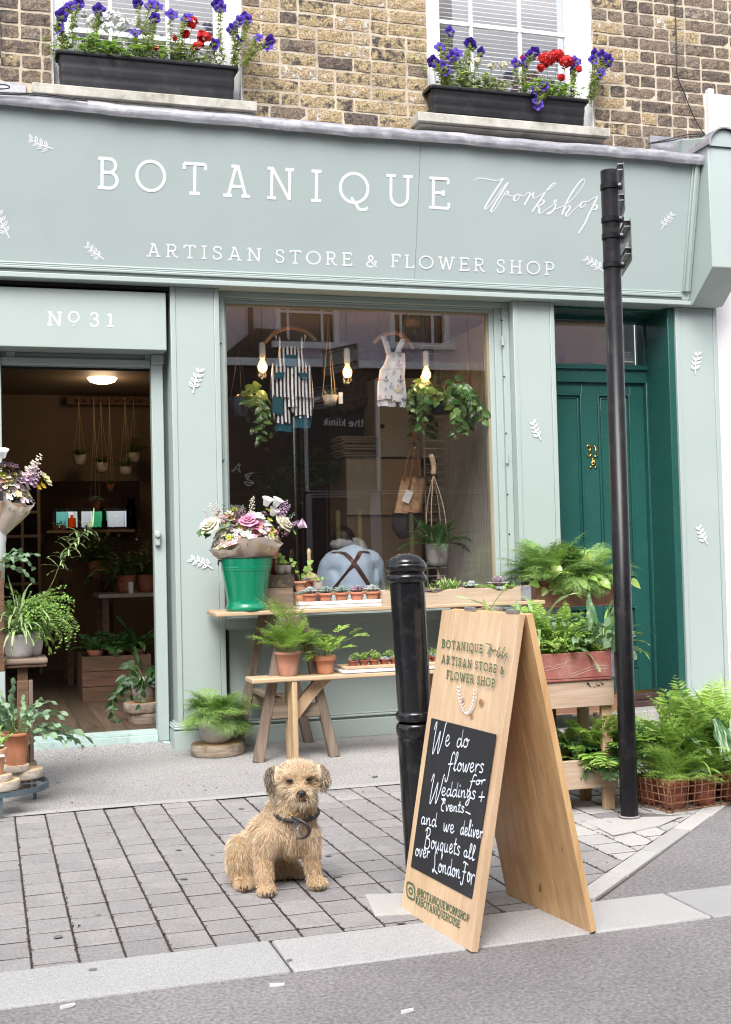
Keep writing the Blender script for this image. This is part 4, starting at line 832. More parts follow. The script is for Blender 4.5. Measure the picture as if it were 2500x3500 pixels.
def maiden(name, parent, c, r, n=60, L=(.15, .32), az=None, leaf=.016, mt=None, elev=(20, 85), droop=(1.2, 3.0), tpl=FAN):
    mb = MB(); lb = LB_()
    for i in range(n):
        a = U(0, 2*pi) if az is None else U(*az); rr = r*U(0, 1); l = U(*L)
        P, D = curve(np.array(c)+[cos(a)*rr, sin(a)*rr, 0], a, l, R(U(*elev)), U(*droop), 16, U(-.6, .6)); mb.tube(P[::2], .0006, 3, 1, cap=False)
        for k in range(3, 17):
            for sg in (1, -1):
                if U(0, 1) < .15: continue
                d = D[min(k, 15)]; sd = unit(np.cross(d, [0, 0, 1.])+1e-6); dd = unit(sd*sg+d*.4+np.array([GA(0, .4), GA(0, .4), GA(-.1, .4)]))
                s2 = leaf*U(.7, 1.25)*(1.1-.5*k/16); q = P[k]+dd*s2*.3*U(0, 1.5); lb.add(q, dd, unit(np.array([GA(0, .5), -.6+GA(0, .4), 1])), s2, s2*1.15)
    lb.flush(mb, tpl, 0); return mb.build(name, [mt or LM, STEMB], parent, rec=False)
def hearts(name, parent, c, r, n, L=(.04, .07), reach=(.05, .14), mt=None, elev=(20, 90), vines=0, vl=(.2, .4), az=None, face=(0, -1, .5)):
    mb = MB(); lb = LB_()
    for i in range(n):
        a = U(0, 2*pi) if az is None else U(*az); P, D = curve(np.array(c)+[cos(a)*r*U(0, 1), sin(a)*r*U(0, 1), 0], a, U(*reach), R(U(*elev)), U(.4, 1.2), 6); mb.tube(P, .0016, 4, 1, cap=False)
        d = unit(D[-1]+np.array([0, 0, -U(.3, 1.1)])+[GA(0, .3), GA(-.15, .3), 0]); l = U(*L); lb.add(P[-1], d, unit(np.array(face)+[GA(0, .4), GA(0, .3), GA(0, .3)]), l, l*.85)
    for i in range(vines):
        a = U(0, 2*pi) if az is None else U(*az); l = U(*vl); k = int(l/.035)+2
        P, D = curve(np.array(c)+[cos(a)*r, sin(a)*r, 0], a, l, R(U(0, 50)), U(2.2, 3.2), k, U(-1, 1)); P[:, 0] = c[0]+(P[:, 0]-c[0])*.8; mb.tube(P, .0014, 4, 1, cap=False)
        for j in range(1, k+1):
            sg = 1 if j % 2 else -1; d = unit(np.array([sg*U(.3, 1), U(-.6, .3), U(-1, -.1)])); s2 = U(*L)*U(.6, 1)*(1-.3*j/k); q = P[j]+d*.01; mb.tube([P[j], q], .001, 3, 1, cap=False); lb.add(q, d, unit(np.array([GA(0, .5), -1, .4+GA(0, .4)])), s2, s2*.8)
    lb.flush(mb, HEART, 0); return mb.build(name, [mt or LP, STEM], parent, rec=False)
def rosette(mb, c, r, m=0, rings=4, n=8, up=.5, plump=1.):
    lb = LB_()
    for k in range(rings):
        e = R(14+68*k/max(1, rings-1)*up*1.6 if up else 10); e = min(e, R(82)); l = r*(1-.55*k/rings); nn = n-k if k else n
        for j in range(nn):
            a = 2*pi*(j+.5*(k % 2))/nn+U(-.12, .12); d = np.array([cos(a)*cos(e), sin(a)*cos(e), sin(e)]); lb.add(np.array(c)+d*r*.10+[0, 0, r*.05*k], d, unit(np.array([-cos(a)*sin(e), -sin(a)*sin(e), cos(e)])), l*U(.9, 1.08), l*.48*plump)
    lb.flush(mb, PLUMP, m)
def pot(name, parent, c, rt, rb, h, mt, rim=.0, rimh=0., soil=.85, lip=.006, n=28, rnd=0., hollow=True):     # c: centre of the foot
    c = np.array(c, float); pr = []
    if rnd:    # bellied pot
        for k in range(9): t = k/8; pr.append((rb+(rt-rb)*sin(t*pi/2)**rnd, h*t))
    else: pr = [(rb, 0), (rb+(rt-rb)*.5, h*.5)]
    if rim: zr = h-rimh; rr = rb+(rt-rb)*zr/h; pr = [(rb*.96, 0), (rb, .003), (rb+(rr-rb)*.5, zr*.5), (rr, zr-.001), (rt+rim*.7, zr), (rt+rim, zr+.003), (rt+rim, h-.004), (rt+rim*.5, h)]
    else: pr = [(0.001, 0)]+pr+([] if rnd else [(rt, h-.001)])+[(rt, h)]
    ri = (rt-lip); pr += [(ri, h), (ri-.002, h-.006), (ri-(rt-rb)*.12, h*soil-.004)]
    mb = MB(); mb.lathe([(0.0005, .001)]+pr, n, c); o = mb.build(name, mt, parent, smooth=True)
    mb = MB(); z = h*soil; k = 12; mb.lathe([(ri*.98, z-.004), (ri*.6, z+.002), (ri*.25, z+.004), (.0005, z+.003)], 16, c); mb.build('soil', SOIL, o)
    return c+np.array([0, 0, z])
def mmp(px, py, Y): return px
# ================================================= BOLLARD
BY = -3.45; zb_ = lambda py: PY(1390, py, BY)[2]
bo = thing('bollard', 'glossy black cast iron bollard with ringed head behind the wooden chalkboard sign', 'bollard', (1.385, BY, 0))
SH = [[1, 0, -.036], [0, 1, 0], [0, 0, 1]]
def bl(nm, pr, seg=48): m_ = MB(); m_.lathe(pr, seg, (1.385, BY, 0), M=SH); return m_.build(nm, BLK, bo, smooth=True)
bl('shaft', [(.061, 0), (.0615, .06), (.063, .3), (.0625, zb_(2530)), (.060, zb_(2515))])
z1, z2 = zb_(2496), zb_(2448)
ring = lambda zc, r, h, r0: [(r0, zc-h)]+[(r0+(r-r0)*cos(a), zc+h*sin(a)) for a in np.linspace(-pi/2*.95, pi/2*.95, 11)]+[(r0, zc+h)]
bl('lower_collar', ring(z1, .0665, .024, .058)); bl('lower_collar', ring(z2, .0645, .017, .056))
bl('shaft', [(.0565, z2), (.0572, z2+.05), (.0585, zb_(2010)), (.0575, zb_(1985))])
z3 = zb_(1976); z4 = zb_(1938)
bl('upper_collar', ring(z3, .0680, .015, .057)); bl('neck', [(.060, z3+.008), (.0585, (z3+z4)/2), (.061, z4-.01)])
bl('cap', ring(z4, .0695, .016, .058)[:-3]+[(.066, z4+.014), (.052, z4+.030), (.035, z4+.040), (.016, z4+.045), (.0005, z4+.046)])
# ================================================= SIGN POST
px0 = np.array([2.592, -2.66, 0]); ztop = PY(2072, 584, -2.66)[2]
ps = thing('sign_post', 'tall black steel post in the paving with two street signs seen edge on', 'sign post', px0)
m_ = MB(); m_.lathe([(.0375, 0), (.0375, ztop), (.034, ztop), (.034, ztop-.04)], 40, px0); m_.build('pole', BLKP, ps, smooth=True)
m_ = MB(); m_.lathe([(.030, .004), (.046, .006), (.042, .010), (.036, .012)], 24, px0); m_.build('mortar_fillet', PAVER, ps, smooth=True)
bz = [PY(2070, y, -2.70)[2] for y in (628, 742, 799, 898)]
a1, a2 = R(24.5), R(21.5)
for k, z in enumerate(bz):
    m_ = MB(); m_.lathe([(.0378, z-.011), (.0405, z-.011), (.0405, z+.011), (.0378, z+.011)], 40, px0); bd = m_.build('band', BLKP, ps, rec=True)
    a = a1 if k < 2 else a2; n = np.array([cos(a), -sin(a), 0]); t = np.array([sin(a), cos(a), 0])
    m_ = MB(); c = px0+n*.047+[0, 0, z]; m_.beam(c-t*.014, c+t*.014, .022, .016, side=n); m_.build('clamp', BLKP, bd, bevel=.002)
    cb = px0+n*.040-t*.022+[0, 0, z]; m_ = MB(); m_.tube([cb, cb-t*.018], .0045, 6); m_.tube([cb-t*.003, cb-t*.010], .0075, 6); m_.build('bolt', STEEL, bd)
    m_ = MB()
    for j in range(3): an = R(200+j*22); q = px0+np.array([cos(an), sin(an), 0])*.0408+[0, 0, z]; m_.tube([q, q+np.array([cos(an), sin(an), 0])*.0006], .0028, 6)
    m_.build('band_holes', DARK, bd)
PLB = mat('sign_back_grey', (.17, .19, .19), (.14, .155, .155), rough=.35, metal=.3)
for (pxe, y0, y1, a, off, k0, W) in ((2131, 551, 720, a1, .085, 0, .46), (2155, 742, 891, a2, .092, 2, .34)):
    n = np.array([cos(a), -sin(a), 0]); t = np.array([sin(a), cos(a), 0]); p0 = px0+n*off
    e0 = PP(pxe, y0, p0, n); e1 = PP(pxe+3, y1, p0, n); m_ = MB(); s0 = (e0-p0)@t; za, zb2 = e0[2], e1[2]
    q = lambda s, z, h: p0+t*s+n*h+np.array([0, 0, z])-[0, 0, 0]
    pts = [(s0+.012, za), (s0, za-.012), (s0, zb2+.012), (s0+.012, zb2), (s0+W-.012, zb2), (s0+W, zb2+.012), (s0+W, za-.012), (s0+W-.012, za)]
    m_.add([q(s, z, 0) for s, z in pts]+[q(s, z, .003) for s, z in pts], [tuple(range(8)), tuple(range(15, 7, -1))]+[((i+1) % 8, i, i+8, (i+1) % 8+8) for i in range(8)])
    m_.build('sign_plate', PLB, ps)
    for k in (k0, k0+1):
        zc = bz[k]+ (.012 if k0 == 0 else .01)+ (.055 if k == 0 else 0)*0
        zc = PP(pxe-6, (590, 704, 772, 870)[k], p0, n)[2]
        for dz in (-.013, .013): m_ = MB(); c = p0+np.array([0, 0, zc+dz])-n*.013; m_.beam(c+t*(s0+.012), c+t*(s0+W-.03), .004, .024, side=n); m_.build('sign_rail', STEEL, ps)
        m_ = MB(); c = p0+np.array([0, 0, zc])-n*.012; m_.beam(c+t*(s0+.016), c+t*(s0+W-.03), .018, .014, side=n); m_.build('rail_core', BLKP, ps)
m_ = MB(); n = np.array([cos(a2), -sin(a2), 0]); on_s = lambda x, y: PP(x, y, px0+n*.0905, n)
m_.add([on_s(2139, 832), on_s(2150, 823), on_s(2150, 845), on_s(2138, 856)], [(0, 1, 2, 3)]); m_.build('maker_label', CARD, ps)

# ================================================= A-BOARD
BL, BR, TL, TR = [np.array(p) for p in ((1.265, -3.543, .001), (1.313, -4.03, .001), (1.44, -3.53, .956), (1.499, -4.01, .956))]
ab = thing('folding_board_sign', 'folding pine board sign with a handwritten black chalk panel on the kerb', 'sign', (1.5, -3.78, 0))
nF = np.cross(BR-BL, TL-BL); nF /= np.linalg.norm(nF); nF *= -np.sign(nF[0]); TH = .021
def planked(c0, c1, t0, t1, n_, th, npl, mt, nm='plank'):
    for k in range(npl):
        a, b = k/npl+.0004, (k+1)/npl-.0004; o = n_*random.uniform(-.0004, .0004)
        q = [c0+(c1-c0)*a+o, c0+(c1-c0)*b+o, t0+(t1-t0)*b+o, t0+(t1-t0)*a+o]; m_ = MB()
        m_.add([*q, *[p+n_*th for p in q]], [(0, 1, 2, 3), (7, 6, 5, 4), (1, 0, 4, 5), (2, 1, 5, 6), (3, 2, 6, 7), (0, 3, 7, 4)]); m_.build(nm, mt, ab, bevel=.0004, bseg=1)
planked(BL, BR, TL, TR, -nF, TH, 5, PINEL)
rBL, rBR = np.array([1.645, -3.524, .001]), np.array([1.708, -3.998, .001]); rTL, rTR = TL-nF*TH+[.006, 0, .002], TR-nF*TH+[.006, 0, .002]
nR = np.cross(rBR-rBL, rTL-rBL); nR /= np.linalg.norm(nR); nR *= np.sign(nR[0])
planked(rBL, rBR, rTL, rTR, nR, TH, 6, PINE)
for (px, py, rx, ry, nn, p0) in ((1843, 2800, 5, 20, nR*-1, rBL), (1848, 3035, 5, 15, nR*-1, rBL), (1925, 2890, 5, 22, nR*-1, rBL), (1808, 2215, 12, 10, nR*-1, rBL), (1823, 2528, 7, 9, nR*-1, rBL), (1645, 2400, 7, 11, nF, BL), (1612, 2446, 5, 8, nF, BL), (1582, 2395, 4, 8, nF, BL)):
    m_ = MB(); c = [PP(px+rx*cos(a)*(1+.2*sin(3*a)), py+ry*sin(a), p0, nn)+nn*.0009 for a in np.linspace(0, 2*pi, 15)[:-1]]; m_.add(c, [tuple(range(14))]); m_.build('wood_knot', KNOT, ab)
rd = (TR-TL)/np.linalg.norm(TR-TL)
for fc in (.30, .84):
    c = TL+(TR-TL)*fc-nF*TH*.9+[.006, 0, .008]
    for k in range(3): m_ = MB(); m_.tube([c+rd*(-.030+.021*k), c+rd*(-.030+.021*k+.0195)], .0075, 12); m_.build('hinge', STEEL, ab)
oF = lambda x, y: PP(x, y, BL, nF); z4_ = lambda p: (1300+p[0]/1.685, 2000+p[1]/1.685)
cq = [oF(*z4_(p)) for p in ((297, 765), (668, 860), (528, 1808), (178, 1622))]
m_ = MB(); m_.add([p+nF*.0012 for p in cq]+[p-nF*.001 for p in cq], [(0, 1, 2, 3), (0, 4, 5, 1), (1, 5, 6, 2), (2, 6, 7, 3), (3, 7, 4, 0)]); cpn = m_.build('chalk_panel', CHALKB, ab)
oC = lambda x, y: PP(x, y, BL+nF*.0014, nF)
def hand(s, p0, p1, up=(9, -96), wd=.0044, tr=.02): m_ = MB(); text(m_, s, z4_(p0), z4_(p1), (up[0]/1.685, up[1]/1.685), oC, nF, wd, font='hand', track=tr); m_.build('chalk_word', CHALK, cpn)
hand('We', (300, 926), (402, 926), (14, -112)); hand('do', (440, 932), (512, 934), (10, -98)); hand('flowers', (392, 1066), (598, 1080), (12, -92)); hand('for', (520, 1150), (606, 1146), (9, -50))
hand('W', (284, 1216), (360, 1216), (14, -104)); hand('eddings', (352, 1210), (552, 1232), (10, -82)); hand('+', (570, 1243), (606, 1250), (6, -78)); hand('Events', (348, 1296), (486, 1310), (6, -62)); hand('-', (494, 1328), (524, 1340), (6, -66))
hand('and', (236, 1374), (328, 1394), (8, -82)); hand('we', (366, 1412), (430, 1430), (8, -82)); hand('deliver', (462, 1434), (592, 1462), (8, -80)); hand('Bouquets', (256, 1506), (460, 1556), (10, -92)); hand('all', (480, 1560), (546, 1588), (8, -74))
hand('over', (204, 1556), (288, 1576), (6, -82)); hand('London', (304, 1640), (462, 1690), (8, -96)); hand('F', (476, 1680), (502, 1690), (6, -72)); hand('o', (502, 1706), (522, 1712), (6, -110)); hand('r', (520, 1724), (548, 1730), (6, -120))
def pr_(s, p0, p1, up, wd, tr, mt=GINK): m_ = MB(); text(m_, s, z4_(p0), z4_(p1), (up[0]/1.685, up[1]/1.685), oF, nF, wd, track=tr); m_.build('lettering', mt, ab)
pr_('BOTANIQUE', (357, 358), (592, 391), (3, -46), .0041, .22); pr_('ARTISAN', (354, 446), (528, 480), (3, -46), .0041, .22); pr_('STORE', (548, 482), (672, 506), (3, -46), .0041, .25); pr_('&', (693, 510), (713, 514), (2, -42), .0042, 0)
pr_('FLOWER', (383, 538), (540, 567), (3, -48), .0041, .2); pr_('SHOP', (558, 570), (662, 590), (3, -48), .0041, .22)
pr_('@BOTANIQUEWORKSHOP', (214, 1784), (512, 1943), (3, -44), .0036, .13); pr_('#ABOTANIQUEHOUSE', (204, 1832), (458, 1976), (3, -44), .0036, .14)
m_ = MB()
for s_ in script: stroke(m_, [z4_((610+(p[0]-42)*.166, 337+(p[1]-385)*.31+ (p[0]-42)*.03)) for p in s_], oF, .0026, nF, smooth=True)
m_.build('lettering', GINK, ab)
m_ = MB()   # the rounded-square camera mark
def sq(x0, x1, r, sl=.50):
    out = []
    for cx, cy, a0 in ((x1-r, r, -90), (x1-r, 1-r, 0), (x0+r, 1-r, 90), (x0+r, r, 180)): out += [(cx+r*cos(R(a0+k*15)), cy+r*sin(R(a0+k*15))) for k in range(7)]
    return out+[out[0]]
mp_ = lambda u, v: oF(*z4_((155+u*48, 1705+v*86+u*26)))
stroke(m_, sq(.03, .97, .25), mp_, .0060, nF); stroke(m_, [(.5+.22*cos(a), .5+.2*sin(a)) for a in np.linspace(0, 2*pi, 20)], mp_, .0052, nF); stroke(m_, [(.74, .22), (.78, .24)], mp_, .004, nF); m_.build('lettering', GINK, ab)
m_ = MB(); lb = LB_()
for sg in (-1, 1):
    for k in range(9):
        t = k/8; x = 505+sg*42*sin(t*pi/2)**.7+ (2 if sg > 0 else -2); y = 742-140*t**1.2+ (x-505)*.2
        for s2 in (-1, 1):
            a = z4_((x, y)); p = oF(*a); q = oF(a[0]+s2*7+sg*1.5, a[1]-8); lb.add(p+nF*.002, q-p, nF, np.linalg.norm(q-p)*1.15, .0052)
lb.flush(m_, BLADE); m_.build('laurel_print', LETT, ab)

# ================================================= POT ON BIRCH STUMP
def slab(name, c, r, h, mt_bark, mt_end, label, seed, cat='log slice', n=30, parent=None, tag_=True):
    rr = random.Random(seed); k = [1+rr.uniform(-.03, .03) for _ in range(n)]; m_ = MB(); vs = []
    lay = [(.97, 0), (1.0, .08), (1.0+.01, .5), (1.0, .93), (.975, 1.)]
    for f, z in lay: vs += [(c[0]+r*f*k[i]*(1+rr.uniform(-.006, .006))*cos(2*pi*i/n), c[1]+r*f*k[i]*sin(2*pi*i/n), c[2]+h*z) for i in range(n)]
    fs = [(l*n+i, l*n+(i+1) % n, (l+1)*n+(i+1) % n, (l+1)*n+i) for l in range(len(lay)-1) for i in range(n)]
    m_.add(vs, fs, 0); top = [(4*n+i) for i in range(n)]; m_.add([vs[t] for t in top]+[(c[0], c[1], c[2]+h)], [(i, (i+1) % n, n) for i in range(n)], 1); m_.add([vs[i] for i in range(n)], [tuple(range(n-1, -1, -1))], 1)
    root = thing(name, label, cat, c); b = m_.build('bark', [mt_bark, mt_end], root, rec=True, auto=50); return root
c = PZ(762, 2593)+[0, .155, .004]; c[2] = .004
slab('birch_log_slice', c, .155, .066, BARKW, ENDG, 'thick birch log slice with brown peeling bark on the concrete by the pilaster', 1)
pc = (c[0]-.005, c[1], c[2]+.067)
fp = thing('potted_fern', 'feathery asparagus fern in a rounded grey concrete pot on a birch log slice', 'potted plant', pc)
t_c = pot('pot', fp, pc, .108, .062, .165, CONC, rnd=.5, soil=.9)
fernclump('foliage', fp, t_c, .05, n=60, L=(.17, .28), elev=(10, 85), droop=(.9, 2.1), nP=17, pl=.36, pw=.34, bip=2, fine=.007, start=.12, mats=LF)
fernclump('foliage', fp, t_c, .05, n=20, L=(.16, .25), elev=(30, 80), droop=(1.0, 2.0), nP=17, pl=.33, pw=.30, bip=1, fine=.008, start=.12, mats=LG)

# ================================================= TRESTLE + PLANK TABLE
def trestle(label, x0, x1, yf, yb, zt, loc):
    tr = thing('sawhorse', label, 'trestle', loc); xm = (x0+x1)/2
    for y, s in ((yf, 1), (yb, -1)):
        for x, sg in ((x0, -1), (x1, 1)):
            m_ = MB(); m_.beam((x, y, 0), (xm+sg*.05, y+s*.015, zt-.01), .058, .05, side=(0, 1, 0), taper=.85); m_.build('leg', OLDZ, tr, bevel=.006)
        m_ = MB(); m_.beam((x0+(xm-x0)*.36, y+s*.0, zt*.34), (x1-(x1-xm)*.36, y, zt*.34), .075, .03, side=(0, 1, 0)); m_.build('cross_rail', OLDX, tr, bevel=.004)
    m_ = MB(); m_.beam((xm-.10, yf, zt*.42), (xm-.10, yb, zt*.42), .03, .05, side=(1, 0, 0)); m_.build('long_rail', OLDX, tr, bevel=.004)
    m_ = MB(); m_.beam((xm, yf-.04, zt-.035), (xm, yb+.02, zt-.035), .07, .075, side=(1, 0, 0)); m_.build('top_beam', OLDX, tr, bevel=.006); return tr
TZ = .806
trestle('weathered wooden sawhorse under the left end of the plank table', 1.43, 1.87, -.615, -.04, TZ, (1.65, -.33, 0)); trestle('weathered wooden sawhorse hidden under the right end of the plank table', 2.68, 3.12, -.50, -.04, TZ, (2.9, -.3, 0))
def plank(m_, x0, x1, y0, y1, z0, z1, seed=0):
    r = random.Random(seed); n = 14; V = []
    for i in range(n+1):
        x = x0+(x1-x0)*i/n; e = .004 if i in (0, n) else 0; a, b = y0+r.uniform(-.003, .003), y1+r.uniform(-.003, .003); d = r.uniform(-.001, .001)
        V += [(x, a, z0+d), (x, b, z0+d), (x, b, z1+d), (x, a, z1+d)]
    f = [(0, 1, 2, 3), (n*4+3, n*4+2, n*4+1, n*4)]
    for i in range(n):
        for j in range(4): f.append((i*4+j, (i+1)*4+j, (i+1)*4+(j+1) % 4, i*4+(j+1) % 4))
    m_.add(V, [tuple(reversed(q)) for q in f])
tb = thing('plank_table', 'long pale plank table top running under the shop window', 'table', (2.2, -.3, TZ))
xR = PY(1866, 2066, -.45)[0]
m_ = MB(); plank(m_, 1.238, xR, -.45, -.235, TZ, TZ+.026, 4); m_.build('plank', PLANKX, tb, bevel=.006); m_ = MB(); plank(m_, 1.26, xR-.12, -.228, -.03, TZ+.001, TZ+.026, 5); m_.build('plank', PLANKX, tb, bevel=.006)
TT = TZ+.0265
# ================================================= BENCH
BZ = PY(864, 2338, -.74)[2]
be = thing('wooden_bench', 'low pale wooden bench with a curved brace in front of the sawhorse', 'bench', (2.0, -.65, 0))
bx0 = PY(862, 2330, -.74)[0]; bx1 = bx0+1.28
m_ = MB(); plank(m_, bx0, bx1, -.745, -.555, BZ, BZ+.026, 8); m_.build('seat', PLANKX, be, bevel=.006)
def bleg(x0, sg, nm='leg'):
    m_ = MB(); m_.box(x0, x0+.03, -.74, -.66, 0.0, BZ); m_.box(x0, x0+.03, -.64, -.56, 0.0, BZ); m_.box(x0, x0+.03, -.66, -.64, .16, BZ); m_.build(nm, PLANKZ, be, bevel=.005)
    P = [(x0+.03+.24*t if sg > 0 else x0-.24*t, BZ-.23*(1-t)**1.6-.0) for t in np.linspace(0, 1, 9)]
    out = P+[(p[0]+sg*.052*(1-.3*k/8)-.0, p[1]-.052*(k/8)*0-.050*(1-abs(2*k/8-1))-.012) for k, p in reversed(list(enumerate(P)))]
    P2 = [(x0+(.03 if sg > 0 else 0)+sg*.235*t, BZ-.245*(1-t)**1.25) for t in np.linspace(0, 1, 9)]; Q2 = [(x0+(.03 if sg > 0 else 0)+sg*(.0+.125*t), BZ-.14*(1-t)**1.1) for t in np.linspace(1, 0, 9)]
    m_ = MB(); m_.prism(P2+Q2, -.668, -.632); m_.build('brace', PLANKZ, be, bevel=.003)
lx = PY(1003, 2500, -.74)[0]; bleg(lx, 1); bleg(bx1-.2, -1)
# pots on the bench
def onY(px, py, Y, z): p = PY(px, py, Y); return np.array([p[0], Y, z])
k1 = 4181.9/ (6.67*.954+1.6*.297)
c = onY(987, 2326, -.655, BZ+.028)
t1 = thing('potted_fern', 'tall bright bushy fern in the taller terracotta pot on the bench', 'potted plant', c); q = pot('pot', t1, c, .070, .050, .132, TERRAD, rim=.004, rimh=.014, soil=.9)
fernclump('foliage', t1, q, .03, n=44, L=(.13, .27), elev=(35, 88), droop=(.3, 1.3), nP=14, pl=.30, pw=.42, bip=1, fine=.009, start=.2)
fernclump('foliage', t1, q+[.0, 0, .1], .02, n=12, L=(.2, .34), elev=(65, 89), droop=(.2, .9), nP=13, pl=.25, pw=.3, bip=1, fine=.009, start=.3)
c = onY(1113, 2320, -.655, BZ+.028)
t1 = thing('potted_fern', 'light green ribbon fern in the shorter rimmed terracotta pot on the bench', 'potted plant', c); q = pot('pot', t1, c, .058, .044, .100, TERRA, rim=.006, rimh=.028, soil=.9)
fernclump('foliage', t1, q, .03, n=24, L=(.11, .19), elev=(30, 85), droop=(.5, 1.7), nP=6, pl=.36, pw=.32, start=.35, ang=50)
fernclump('foliage', t1, q, .02, n=5, L=(.22, .30), elev=(40, 60), droop=(.2, 1.1), nP=4, pl=.2, pw=.3, start=.7, ang=50, az=(-.5, .6))
# trays of tiny succulents on the bench
tx0 = PY(1190, 2320, -.74)[0]; tx1 = tx0+.66
for k, (dz, inset, mt) in enumerate(((0, 0, WHITE), (.020, .012, PLANKX))):
    fr = thing('wooden_tray', ['chipped white picture frame tray, lower of the two stacked on the bench', 'bare wood picture frame tray holding tiny succulents on the bench'][k], 'tray', ((tx0+tx1)/2, -.65, BZ+.027+dz))
    z = BZ+.0285+dz; a, b, y0, y1 = tx0-.03+inset, tx1-inset, -.748+inset, -.56-inset; w_ = .03
    for nm, bx in (('frame_side', (a, b, y0, y0+w_, z, z+.018)), ('frame_side', (a, b, y1-w_, y1, z, z+.018)), ('frame_side', (a, a+w_, y0+w_, y1-w_, z, z+.018)), ('frame_side', (b-w_, b, y0+w_, y1-w_, z, z+.018)), ('base', (a+w_, b-w_, y0+w_, y1-w_, z, z+.006))): m_ = MB(); m_.box(*bx); m_.build(nm, mt, fr, bevel=.004)
zt2 = BZ+.0285+.020+.0065
kinds = [SUG, SUG, SUC, SUW, SUP, SUG]; desc = ['green', 'bright green', 'grey green', 'silvery', 'plum', 'leafy green']
r5 = random.Random(21); cnt = 0
for row, yy in enumerate((-.705, -.650, -.60)):
    for i in range(10):
        x = tx0+.045+i*.062+row*.012; cnt += 1; k = r5.randrange(6)
        c = (x, yy, zt2); t1 = thing('potted_succulent', 'tiny %s succulent, %s in the %s row of the bench tray' % (desc[k], ['first', 'second', 'third', 'fourth', 'fifth', 'sixth', 'seventh', 'eighth', 'ninth', 'tenth'][i]+' from the left', ['front', 'middle', 'back'][row]), 'succulent', c, group='tiny succulents on the bench tray')
        q = pot('pot', t1, c, .025, .018, .04, PLPOT, rim=.0015, rimh=.006, n=14, lip=.002)
        m_ = MB()
        if k in (0, 1, 5):
            lb = LB_()
            for s_ in range(r5.randint(4, 7)):
                a = U(0, 6.3); P, D = curve(q+[cos(a)*.008, sin(a)*.008, 0], a, U(.025, .05), R(U(50, 88)), .4, 6)
                for j in range(1, 7):
                    for g in range(3): b_ = U(0, 6.3); lb.add(P[j], [cos(b_), sin(b_), U(.2, 1)], [0, 0, 1.], U(.010, .017), .007)
            lb.flush(m_, PLUMP)
        else: rosette(m_, q, .028, rings=4, n=8)
        m_.build('foliage', kinds[k], t1, rec=False)
# ================================================= GREEN BUCKET + BOUQUETS
c = onY(846, 2096, -.335, TT); sb = 1/ (4181.9/ (6.993*.954+1.45*.297)); rB, rT = 73*sb, 91*sb; hB = PY(845, 1905, -.335)[2]-TT
bk = thing('green_bucket', 'large glossy green enamel bucket with ribs at the end of the plank table', 'bucket', c)
pr = [(rB*.95, 0), (rB*1.0, .004), (rB*.99, .02), (rB*.94, .034), (rB*.905, .048), (rB*.92, .07)]
for t in np.linspace(.07/hB, 1, 60)[1:]:
    r_ = rB*.92+(rT-rB*.92)*(t-.07/hB)/(1-.07/hB); dd = (.003*math.exp(-((t-.81)/.010)**2)+.003*math.exp(-((t-.765)/.010)**2)); pr.append((r_+dd, hB*t))
pr = sorted(pr, key=lambda p: p[1]); m_ = MB(); m_.lathe(pr+[(rT-.004, hB), (rT-.01, hB-.05)], 56, c); m_.build('body', GREENEN, bk, smooth=True)
m_ = MB(); m_.tube([c+np.array([rT*cos(a), rT*sin(a), hB]) for a in np.linspace(0, 2*pi, 49)[:-1]], .0045, 8, closed=True); m_.build('rim', BLKPL, bk, smooth=True)
for sg in (-1, 1):
    m_ = MB(); cc = c+np.array([sg*(rT+.006), -.01, hB-.028]); m_.tube([cc+np.array([sg*.004, .012*cos(a), .013*sin(a)]) for a in np.linspace(0, 2*pi, 17)[:-1]], .0035, 6, closed=True); m_.tube([cc+[-sg*.01, 0, .012], cc+[sg*.006, 0, .012]], .006, 6); m_.build('handle_lug', BLKPL, bk, smooth=True)
m_ = MB(); m_.lathe([(rT*.93, hB-.04), (.0005, hB-.04)], 24, c); m_.build('water', mat('bucket_water', (.02, .03, .02), rough=.1), bk)
def sphere(mb, c, r, m=0, n=8, k=6, sq=(1, 1, 1)): mb.lathe([(max(.0004, r*sin(pi*i/k))*sq[0], -r*cos(pi*i/k)*sq[2]) for i in range(k+1)], n, c, m)
FLC = {}
def petal(nm, c1, c2=None): 
    if nm not in FLC: FLC[nm] = leafmat(nm, c1, c2 or tuple(x*.85 for x in c1), rnd=.08, trans=.25, rough=.6)
    return FLC[nm]
pW = petal('white_petal', (.80, .80, .80)); pC = petal('cream_petal', (.78, .74, .60)); pPk = petal('pink_petal', (.76, .42, .56), (.66, .28, .44)); pLi = petal('lilac_petal', (.72, .56, .70), (.6, .42, .6)); pBl = petal('blush_petal', (.70, .38, .36), (.60, .30, .28)); pPu = petal('mauve_floret', (.36, .17, .24), (.28, .12, .18)); pYe = petal('yellow_petal', (.72, .45, .03)); pLem = petal('lemon_petal', (.72, .68, .34)); pLm = petal('lime_floret', (.45, .50, .06)); pDp = petal('dark_plum_leaf', (.06, .025, .05)); pV = petal('violet_petal', (.075, .022, .38), (.045, .012, .25)); pRd = petal('red_petal', (.62, .015, .012), (.48, .008, .008)); EUC = leafmat('grey_green_leaf', (.25, .33, .26), (.18, .26, .20), rnd=.2)
def frame_to(d):
    d = unit(d); a = unit(np.cross(d, [0.1, .3, 1.])); b = np.cross(d, a); return np.array([a, b, d]).T
def rose(par, c, d, r, mt, tight=1.): m_ = MB(); rosette(m_, (0, 0, 0), r, rings=5, n=7, up=.62, plump=1.75); Mx = frame_to(d); m_.V = [v@Mx.T+np.array(c) for v in m_.V]; return m_.build('rose', mt, par, rec=False)
